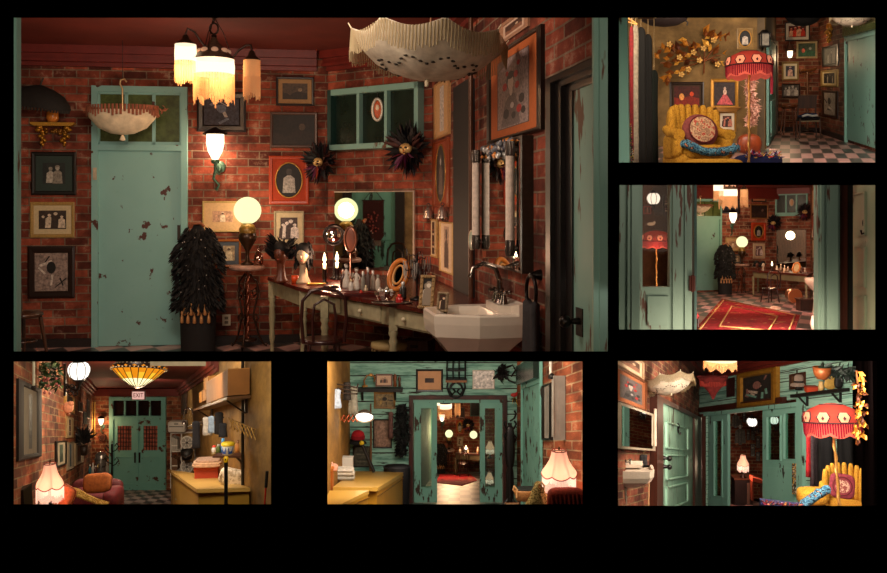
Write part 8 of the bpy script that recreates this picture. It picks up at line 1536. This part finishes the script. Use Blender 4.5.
r = T('dark_lamp_cabinet', 'dark low cabinet carrying the small fringed lamp, bottom right opening', 'cabinet', 743, 505, 4.02); mb = MB(); mb.box(-10, 8, -6, 6, 0, 27); build('body', mb, M('#1c1210', .5), r); mb = MB(); mb.box(-11, 9, -7, 7, 27, 28.6); build('worktop', mb, M('#4a2c1c', .4), r); mb = MB(); mb.box(2, 4.5, -6.4, -6, 3, 24); build('carved_panel', mb, M('#5a4438', .5), r)
r = T('orange_bench', 'orange red draped bench right of the dark lamp cabinet', 'bench', 756, 500, 3.9); mb = MB(); mb.hexa([(-5, -4, 20), (7, -4, 17), (7, 4, 17), (-5, 4, 20), (-5, -4, 24), (7, -4, 20), (7, 4, 20), (-5, 4, 24)]); build('top', mb, M('#a84024', .6), r)
for x in (-4, 6): mb = MB(); mb.box(x-.7, x+.7, -3, 3, 0, 19); build('leg', mb, M('#6a2c18', .5), r)
lamp(P(743, 470, 3.9), .9, PINK, .02); lamp(P(752, 421, 4.0), 1.2, CREAM, .02)
for i, (u, c_) in enumerate(((773, '#e8c890'),)):
    lantern(774, 421, 3.9, 'small warm lantern seen through the left pane of the wide door', k=.4, side=1)
# left wall things
pic(W5l, 612, 352, 643, 371.5, 'pale matted frame at the top left corner of the bottom right room', '#8a6844', 2, '#c8b090', 3, 'land', SEP, dep=2)
pic(W5l, 612, 373, 645.5, 406, 'brown framed lady in red print above the mirror cabinet, bottom right room', '#6a3a20', 2, '#9a5a34', 3.5, 'lady', ['#6a605c', '#a81818', '#1c1618', '#4a4442', '#b8a89c', '#a89c98'], dep=2.5)
rc = thing('mirror_cabinet', 'white edged mirror cabinet above the sink, bottom right room', 'cabinet', W5l.at(633, 428)); mb = MB(); W5l.pbox(mb, 612, 408, 648.5, 449, .001, .018); build('body', mb, M('#b8a890', .4), rc, True); mb = MB(); W5l.pbox(mb, 612.5, 410, 645, 446.5, .018, .0195); build('mirror_glass', mb, mirrorm(), rc, True); mb = MB(); q = W5l.q(646.5); h0, h1 = W5l.h(646, 445), W5l.h(646, 408); mb.tube([W5l.pt(q, h0, .022), W5l.pt(q, h1, .022)], .004, 8); build('tube_lamp', mb, M('#e0d0bc', .3), rc, True)
r = T('wall_sink', 'white ceramic wall sink with chrome taps, bottom right room', 'sink', 633, 468, 2.0); WH5 = M('#e0d0bc', .15, 0, .08, .5, .6)
def rowp(k, z, dx=0): return [(-24*k+dx, -12*k, z), (14*k+dx, -13*k, z), (20*k+dx, -6*k, z), (22*k+dx, 10, z), (-24*k+dx, 10, z)]
rows = [rowp(.25, -19), rowp(.5, -16), rowp(.85, -12), rowp(.98, -7), rowp(1, -1), rowp(1, 0), rowp(.88, 0), rowp(.8, -2), rowp(.4, -3)]
mb = MB(); mb.add([p for q in rows for p in q], [(i*5+k, i*5+(k+1) % 5, (i+1)*5+(k+1) % 5, (i+1)*5+k) for i in range(8) for k in range(5)]+[tuple(range(4, -1, -1)), tuple(range(40, 45))]); build('basin', mb, WH5, r); mb = MB(); mb.box(-24, 12, 8, 11, 0, 2); mb.hexa([(-24, 4, -1), (10, 4, -1), (12, 11, -1), (-24, 11, -1), (-24, 4, 2), (9, 4, 2), (12, 11, 4), (-24, 11, 4)]); build('back_ledge', mb, WH5, r); mb = MB(); mb.tube([(-8, 0, -18), (-8, 0, -26), (-7, 4, -32), (-7, 8, -40)], 2, 8); build('drain_pipe', mb, M('#c8bca8', .25, .5), r)
f = T('sink_taps', 'chrome cross handle taps on the wall sink, bottom right room', 'faucet', 625, 464.5, 2.0); CH5 = M('#a09a90', .15, .9)
mb = MB(); mb.tube([(0, 0, 0), (0, 0, 4), (0, -3, 5), (0, -5, 3)], 1, 8); mb.bar((-5, 0, 2.4), (5, 0, 2.4), .9); build('spout', mb, CH5, f)
for x in (-5, 5): mb = MB(); mb.bar((x, 0, 0), (x, 0, 5), .9); mb.bar((x-1.8, 0, 5), (x+1.8, 0, 5), .6); mb.bar((x, -1.8, 5), (x, 1.8, 5), .6); build('cross_handle', mb, CH5, f)
coat(643.5, 454.5, 2.2, 'dark grey towel hanging right of the mirror cabinet, bottom right room', 8, 15, '#2c2a2a', name='hanging_towel', cat='towel', seed=51)
r = T('white_bottle_floor', 'small white pipe valve under the sink, bottom right room', 'valve', 624, 496, 2.05); r.name = 'pipe_valve'; mb = MB(); mb.bar((0, 0, -5), (0, 0, 7), 1.1); mb.bar((0, 0, 0), (-6, 3, 4), .9); build('pipe', mb, M('#b8b0a4', .3, .5), r); mb = MB(); mb.ball((0, -1.4, -3), (2, 1, 2)); build('handle', mb, M('#d8d0c4', .3), r)
r = T('pale_plunger_handle', 'pale wooden plunger handle standing left of the sage door', 'plunger', 648, 530, 2.3); mb = MB(); mb.bar((0, 0, 6), (1, 0, 52), .9); build('handle', mb, M('#c89c70', .5), r); mb = MB(); mb.lathe([(5, 0), (4.4, 4), (1.2, 7)], n=12); build('cup', mb, M('#5a1c14', .5), r)
_p = copy_tree(PARA, 671, 393.5, 2.3, .33, 'white scalloped parasol hung upside down, bottom right room'); _p.rotation_euler = (-.5, .03, .3)
r = T('fringed_ceiling_shade', 'lit fringed ceiling shade cut by the top edge, bottom right room', 'ceiling lamp', 720, 352, 2.68); mb = MB(); mb.lathe([(15, 0), (16, -4), (16, -9)], n=28); build('silk_shade', mb, CRM, r); mb = MB(); mb.fringe(16, -8.5, 6, 70, 0, zig=4, lobes=9); build('fringe', mb, AMB, r); mb = MB(); mb.lathe([(0, 2), (4, 1.5), (15.2, 0)], n=28); build('crown', mb, M('#4a3424', .4, .5), r); mb = MB(); mb.bar((0, 0, 1), (0, 0, 18), .6); build('hanging_rod', mb, M('#2a1c14', .4), r)
lamp(P(720, 372, 2.68), .9, WARM, .03)
r = T('red_shawl', 'dark red fringed shawl draped from the ceiling beside the gold mirror', 'shawl', 713, 379, 3.2); mb = MB(); N = 9
mb.lathe([(15, 2), (13, -2), (9, -8), (4, -14), (1, -20)], n=24, sy=.4, wob=lambda a, z, t, i: (a*(1+.14*math.sin(5*t)), .8*math.sin(3*t))); mb.lathe([(15, 2), (0, 4)], n=24, sy=.4); build('cloth', mb, M('#6a1814', .9, 0, .4, .3), r); mb = MB(); mb.fringe(13, 0, 5, 50, 0, z0f=lambda t: -2, sy=.4); build('fringe', mb, M('#8a2418', .8), r); mb = MB(); mb.bar((0, 0, 4), (0, 0, 14), .4); build('cord', mb, M('#2a100c'), r)
pic(W5b, 727, 378, 735, 397, 'dark brown panel between the red shawl and the gold framed mirror', '#2a1210', 1, None, 0, 'blank', ['#3a1814', '#3a1814', '#3a1814'], dep=1)
pic(W5b, 741, 370, 781, 406, 'wide gold framed mirror with a painted reflection above the double door', '#9a6a24', 5.5, None, 0, 'art', ['#2a2420', '#8a5c50', '#6a9484', '#b8a08c', '#a06c5c'], dep=5, metal=.35, o=.004)  # a mirror; the room's reflection is painted in the print colours
pic(W5b, 790, 373, 806, 389, 'small dark carved frame behind the grey hat on the shelf', '#3a2014', 2.4, None, 0, 'art', ['#5a3c24', '#8a6844', '#3a2818'], dep=1.5)
p5 = 2.95/F; bracket_shelf(W5b, 801, 850, 391, p5, .04, 'black bracketed shelf on the teal planks above the red fringed lamp')
SY = lambda u: W5b.Y(u)-.03
def shv(u): return HV-(W5b.at(825, 391, .02).z+R5.k*(SY(u)-W5b.Y(825)))*F/SY(u)-.3
r = T('grey_hat', 'grey brown wide brim hat on the left end of the black shelf', 'hat', 799, 386, SY(799)); mb = MB(); mb.lathe([(9, 0), (8.5, 2), (5, 3.4), (5, 9), (3, 11.5), (0, 11.6)], n=20, sy=.5); build('felt', mb, M('#7a685c', .9, 0, .3, .4), r); mb = MB(); mb.lathe([(5.2, 3.4), (5.2, 5.4)], n=20, sy=.5); build('band', mb, M('#1c1412', .8), r); mb = MB(); mb.lathe([(0, -4), (4, -4), (3, 0)], n=12, sy=.5); build('stand', mb, M('#100d0c'), r)
r = T('red_trinket_box', 'small orange red box in the middle of the black shelf', 'box', 811.5, shv(811), SY(811)); mb = MB(); mb.box(-6, 6, -3, 3, 0, 5); build('box', mb, M('#a83818', .6), r); mb = MB(); mb.box(-6.3, 6.3, -3.3, 3.3, 5, 6.2); build('lid', mb, M('#7a2410', .6), r)
r = T('cream_jug', 'small cream jug between the red box and yellow purse on the shelf', 'jug', 821, shv(821), SY(821)); mb = MB(); mb.lathe([(0, 0), (2.4, 0), (3, 4), (2, 7), (2.4, 9), (0, 9)], n=12); build('body', mb, M('#c8a468', .4), r); mb = MB(); mb.tube([(2, 0, 7.4), (4.4, 0, 6), (2.8, 0, 3)], .5, 5); build('handle', mb, M('#c8a468', .4), r)
r = T('yellow_purse', 'mustard oval purse standing on the right part of the black shelf', 'purse', 830, shv(830), SY(830)); mb = MB(); sball(mb, (0, 0, 7.4), (6.5, 2.6, 7.4), .75); build('pouch', mb, M('#a8843c', .7, 0, .3, .4), r); mb = MB(); mb.tube([(-5, 0, 12), (-3, 0, 17), (3, 0, 17), (5, 0, 12)], .6, 6); build('handle', mb, M('#1c1410', .5), r)
r = T('black_bag', 'black bag at the right end of the black shelf', 'bag', 838.5, shv(838), SY(838)); mb = MB(); sball(mb, (0, 0, 6), (4, 2.6, 6), .6); build('pouch', mb, M('#100d0d', .6), r); mb = MB(); mb.tube([(-2, 0, 11), (0, 0, 14), (2, 0, 11)], .5, 5); build('handle', mb, M('#1c1614', .5), r)
r = T('hanging_dark_plant', 'dark trailing plant in a copper pot at the top right, above shelf', 'plant', 836, 372, 2.55); mb = MB(); mb.spikes(160, lambda: ((random.uniform(-14, 20), random.uniform(-5, 4), random.uniform(-3, 5)), (random.uniform(-1, 1), -.3, random.uniform(-1, .5))), 9, 1.8, nm=2); build('leaves', mb, [M('#16241a', .6), M('#0c1410', .6)], r); mb = MB(); mb.lathe([(0, -5), (5, -5), (8, 0), (9, 7), (8, 7)], (-14, 0, -2), 14); build('pot', mb, M('#8a4a24', .4, .4), r); mb = MB(); mb.bar((-14, 0, 5), (-14, 0, 26), .3); build('cord', mb, M('#2a1c14'), r)
# right: curtain, dresses, armchair, lamp
for i, (u, v, w_, h_, c_, lb) in enumerate(((808.5, 432, 5, 45, '#9a1018', 'crimson sequinned gown beside the wide door leaf, bottom right room'), (812.5, 434, 5, 52, '#4a3c40', 'mauve grey gown next to the crimson one, bottom right room'), (816, 437, 5, 54, '#1c1216', 'black gown with lace edge behind the fringed lamp, bottom right room'), (826, 428, 18, 66, '#08080a', 'broad black curtain like gown behind the lamp pole'), (845, 428, 18, 66, '#0a0908', 'broad black gown behind the mustard armchair'))):
    coat(u, v, 2.5+i*.03, lb, w_, h_, c_, name='hanging_gown', seed=60+i)
fl5 = copy_tree(FL1, 831, 404.5, 2.15, 1.22, 'glowing red fringed floor lamp with twisted gold pole, bottom right room', skip=('tassel',)); fl5.rotation_euler = (-.2, 0, 0)
lamp(P(831, 424, 2.15), .06, PINK, .015)
copy_tree(AC, 845, 519, 2.3, .92, 'mustard wing armchair right of the lamp pole, bottom right room', rz=-.35)
cushion(842, 486, 2.2, 'rose pink cushion with floral medallion on the mustard armchair, bottom right room', 12, 4, 12, M('#8a3440', .9, 0, .4, .4), (-.2, .08, -.3), extra=pattern(['#b0806c', '#8a4a44', '#d0a890', '#6a2430'], .4))
scarf(818, 497, 2.05, 'blue patterned scarf heaped left of the lamp pole, bottom right room', [(-13, 4, -9), (-9, 2, -4), (-4, 0, 1), (1, -1, 4), (6, 0, 7), (9, 1, 8)], BLUP)
r = T('mustard_footstool', 'mustard footstool beside the blue scarf at the bottom right', 'footstool', 812, 516, 2.12); mb = MB(); sball(mb, (0, 0, 20), (14, 9, 8), .45); build('cushion', mb, GOLDB(), r); mb = MB(); sball(mb, (0, 0, 7), (13, 8, 6), .3); build('base', mb, M('#5a3a14', .7), r)
r = T('navy_shawl', 'navy shawl with bright feather edge at the bottom of the wide door', 'shawl', 781, 508, 1.95); mb = MB(); mb.hexa([(-20, -6, -4), (24, -6, -6), (26, 6, -6), (-20, 6, -4), (-20, -6, 6), (22, -6, 2), (24, 6, 3), (-20, 6, 8)]); build('cloth', mb, M('#141a3c', .9, 0, .4, .3), r); mb = MB(); mb.spikes(110, lambda: (lambda x: ((x, random.uniform(-8, 0), 6.4-.1*(x+20)), (random.uniform(-1, 1), -.5, random.uniform(0, .9))))(random.uniform(-20, 18)), 5, .8, nm=5); build('feathers', mb, [M('#1c2460', .7), M('#a83050', .7), M('#d8a050', .7), M('#c83828', .7), M('#c8c0d0', .7)], r)
r = thing('gilded_leaf_garland', 'gilded leaf garland hanging down the dark right edge, bottom right room', 'wall sculpture', W5r.at(868, 408, .02), s=2.2/F); mb = MB(); mb.tube([(-2, -1, 34), (0, -2, 10), (1, -2, -14), (-2, -1, -34)], 1, 6); build('stem', mb, LG[2], r); rr = random.Random(8)
for i in range(60):
    z = rr.uniform(-30, 34); a = rr.uniform(0, 6.28); l = rr.uniform(5, 8); w_ = l*.3; x, y = rr.uniform(-4, 4), -3-rr.uniform(0, 5); c, s = math.cos(a), math.sin(a); q = lambda p, o, dy=0: (x+p*c-o*s, y+dy, z+p*s+o*c); mb = MB()
    mb.add([q(0, 0, 1), q(l*.45, w_, 0), q(l, 0, -1.5), q(l*.45, -w_, 0), q(l*.5, 0, 1.3)], [(0, 4, 1), (1, 4, 2), (2, 4, 3), (3, 4, 0)]); build('leaf', mb, LG[rr.choice((0, 1, 1, 2, 3))], r)
r = T('tan_garment_pole', 'tan wooden pole at the far right edge behind the armchair', 'pole', 874, 500, 2.2); mb = MB(); mb.tube([(0, 0, 0), (-1, 1, 40), (-6, 2, 74)], [1.6, 1.5, 1.2], 8); build('shaft', mb, wood('#7a5228', '#3a2410', .3), r); mb = MB(); mb.ball((-6, 2, 75), 2); build('knob', mb, M('#a87838', .4), r)
area(P(800, 358, 1.9), P(700, 450, 3.2), 10, .3, (1, .84, .68)); area(P(800, 356, 1.6), P(800, 460, 2.6), .5, .2, (1, .80, .60)); area(P(730, 362, 1.55), P(645, 450, 2.3), .7, .2, (1, .82, .62)); area(P(762, 375, 2.3), P(735, 455, 3.4), 5, .3, (1, .86, .72)); area(P(830, 368, 2.1), P(825, 400, 2.9), .3, .15, (1, .84, .66))  # added fill lights, none of them belongs to a lamp here
# ================================================================ details that sit on a part go one level deeper
UNDER = {'door_knob': 'door_leaf', 'lock_knob': 'door_leaf', 'lock_plate': 'door_leaf', 'door_latch': 'door_leaf', 'push_handle': 'door_leaf', 'lattice': 'door_leaf', 'window_pane': 'door_leaf', 'hinge': 'door_frame', 'door_glass': 'leaf',
         'crown_jewel': 'crown', 'medallion': 'shade', 'braid': 'shade', 'scalloped_skirt': 'shade', 'slip': 'mat_board', 'oval_rim': 'print', 'lamp_socket': 'tube_lamp', 'embroidery': 'canopy', 'ribs': 'canopy', 'ferrule': 'canopy',
         'ribbon': 'canopy', 'tassel': 'canopy', 'carved_leaves': 'shelf_board', 'glass_jewel': 'lattice_rim', 'leading': 'petal_bowl', 'finial': 'petal_bowl', 'mullion': 'window_frame', 'gold_tassel': 'dress_form', 'collar': 'dress_form', 'mosaic_crest': 'mirror_glass', 'tape': 'carton', 'flap': 'carton', 'tip_hole': 'tip'}
bpy.context.view_layer.update()
def _mid(o): return sum((o.matrix_world @ Vector(c) for c in o.bound_box), Vector())/8
for r in [o for o in bpy.data.objects if o.parent is None and o.type == 'EMPTY']:
    ch = kids(r); base = {}
    for c in ch: base.setdefault(c.name.split('.')[0], []).append(c)
    for c in ch:
        t = base.get(UNDER.get(c.name.split('.')[0], ''), [])
        t = [x for x in t if tuple(x.location) == (0, 0, 0) and tuple(x.rotation_euler) == (0, 0, 0)]
        if t: m = _mid(c); c.parent = min(t, key=lambda x: (_mid(x)-m).length)
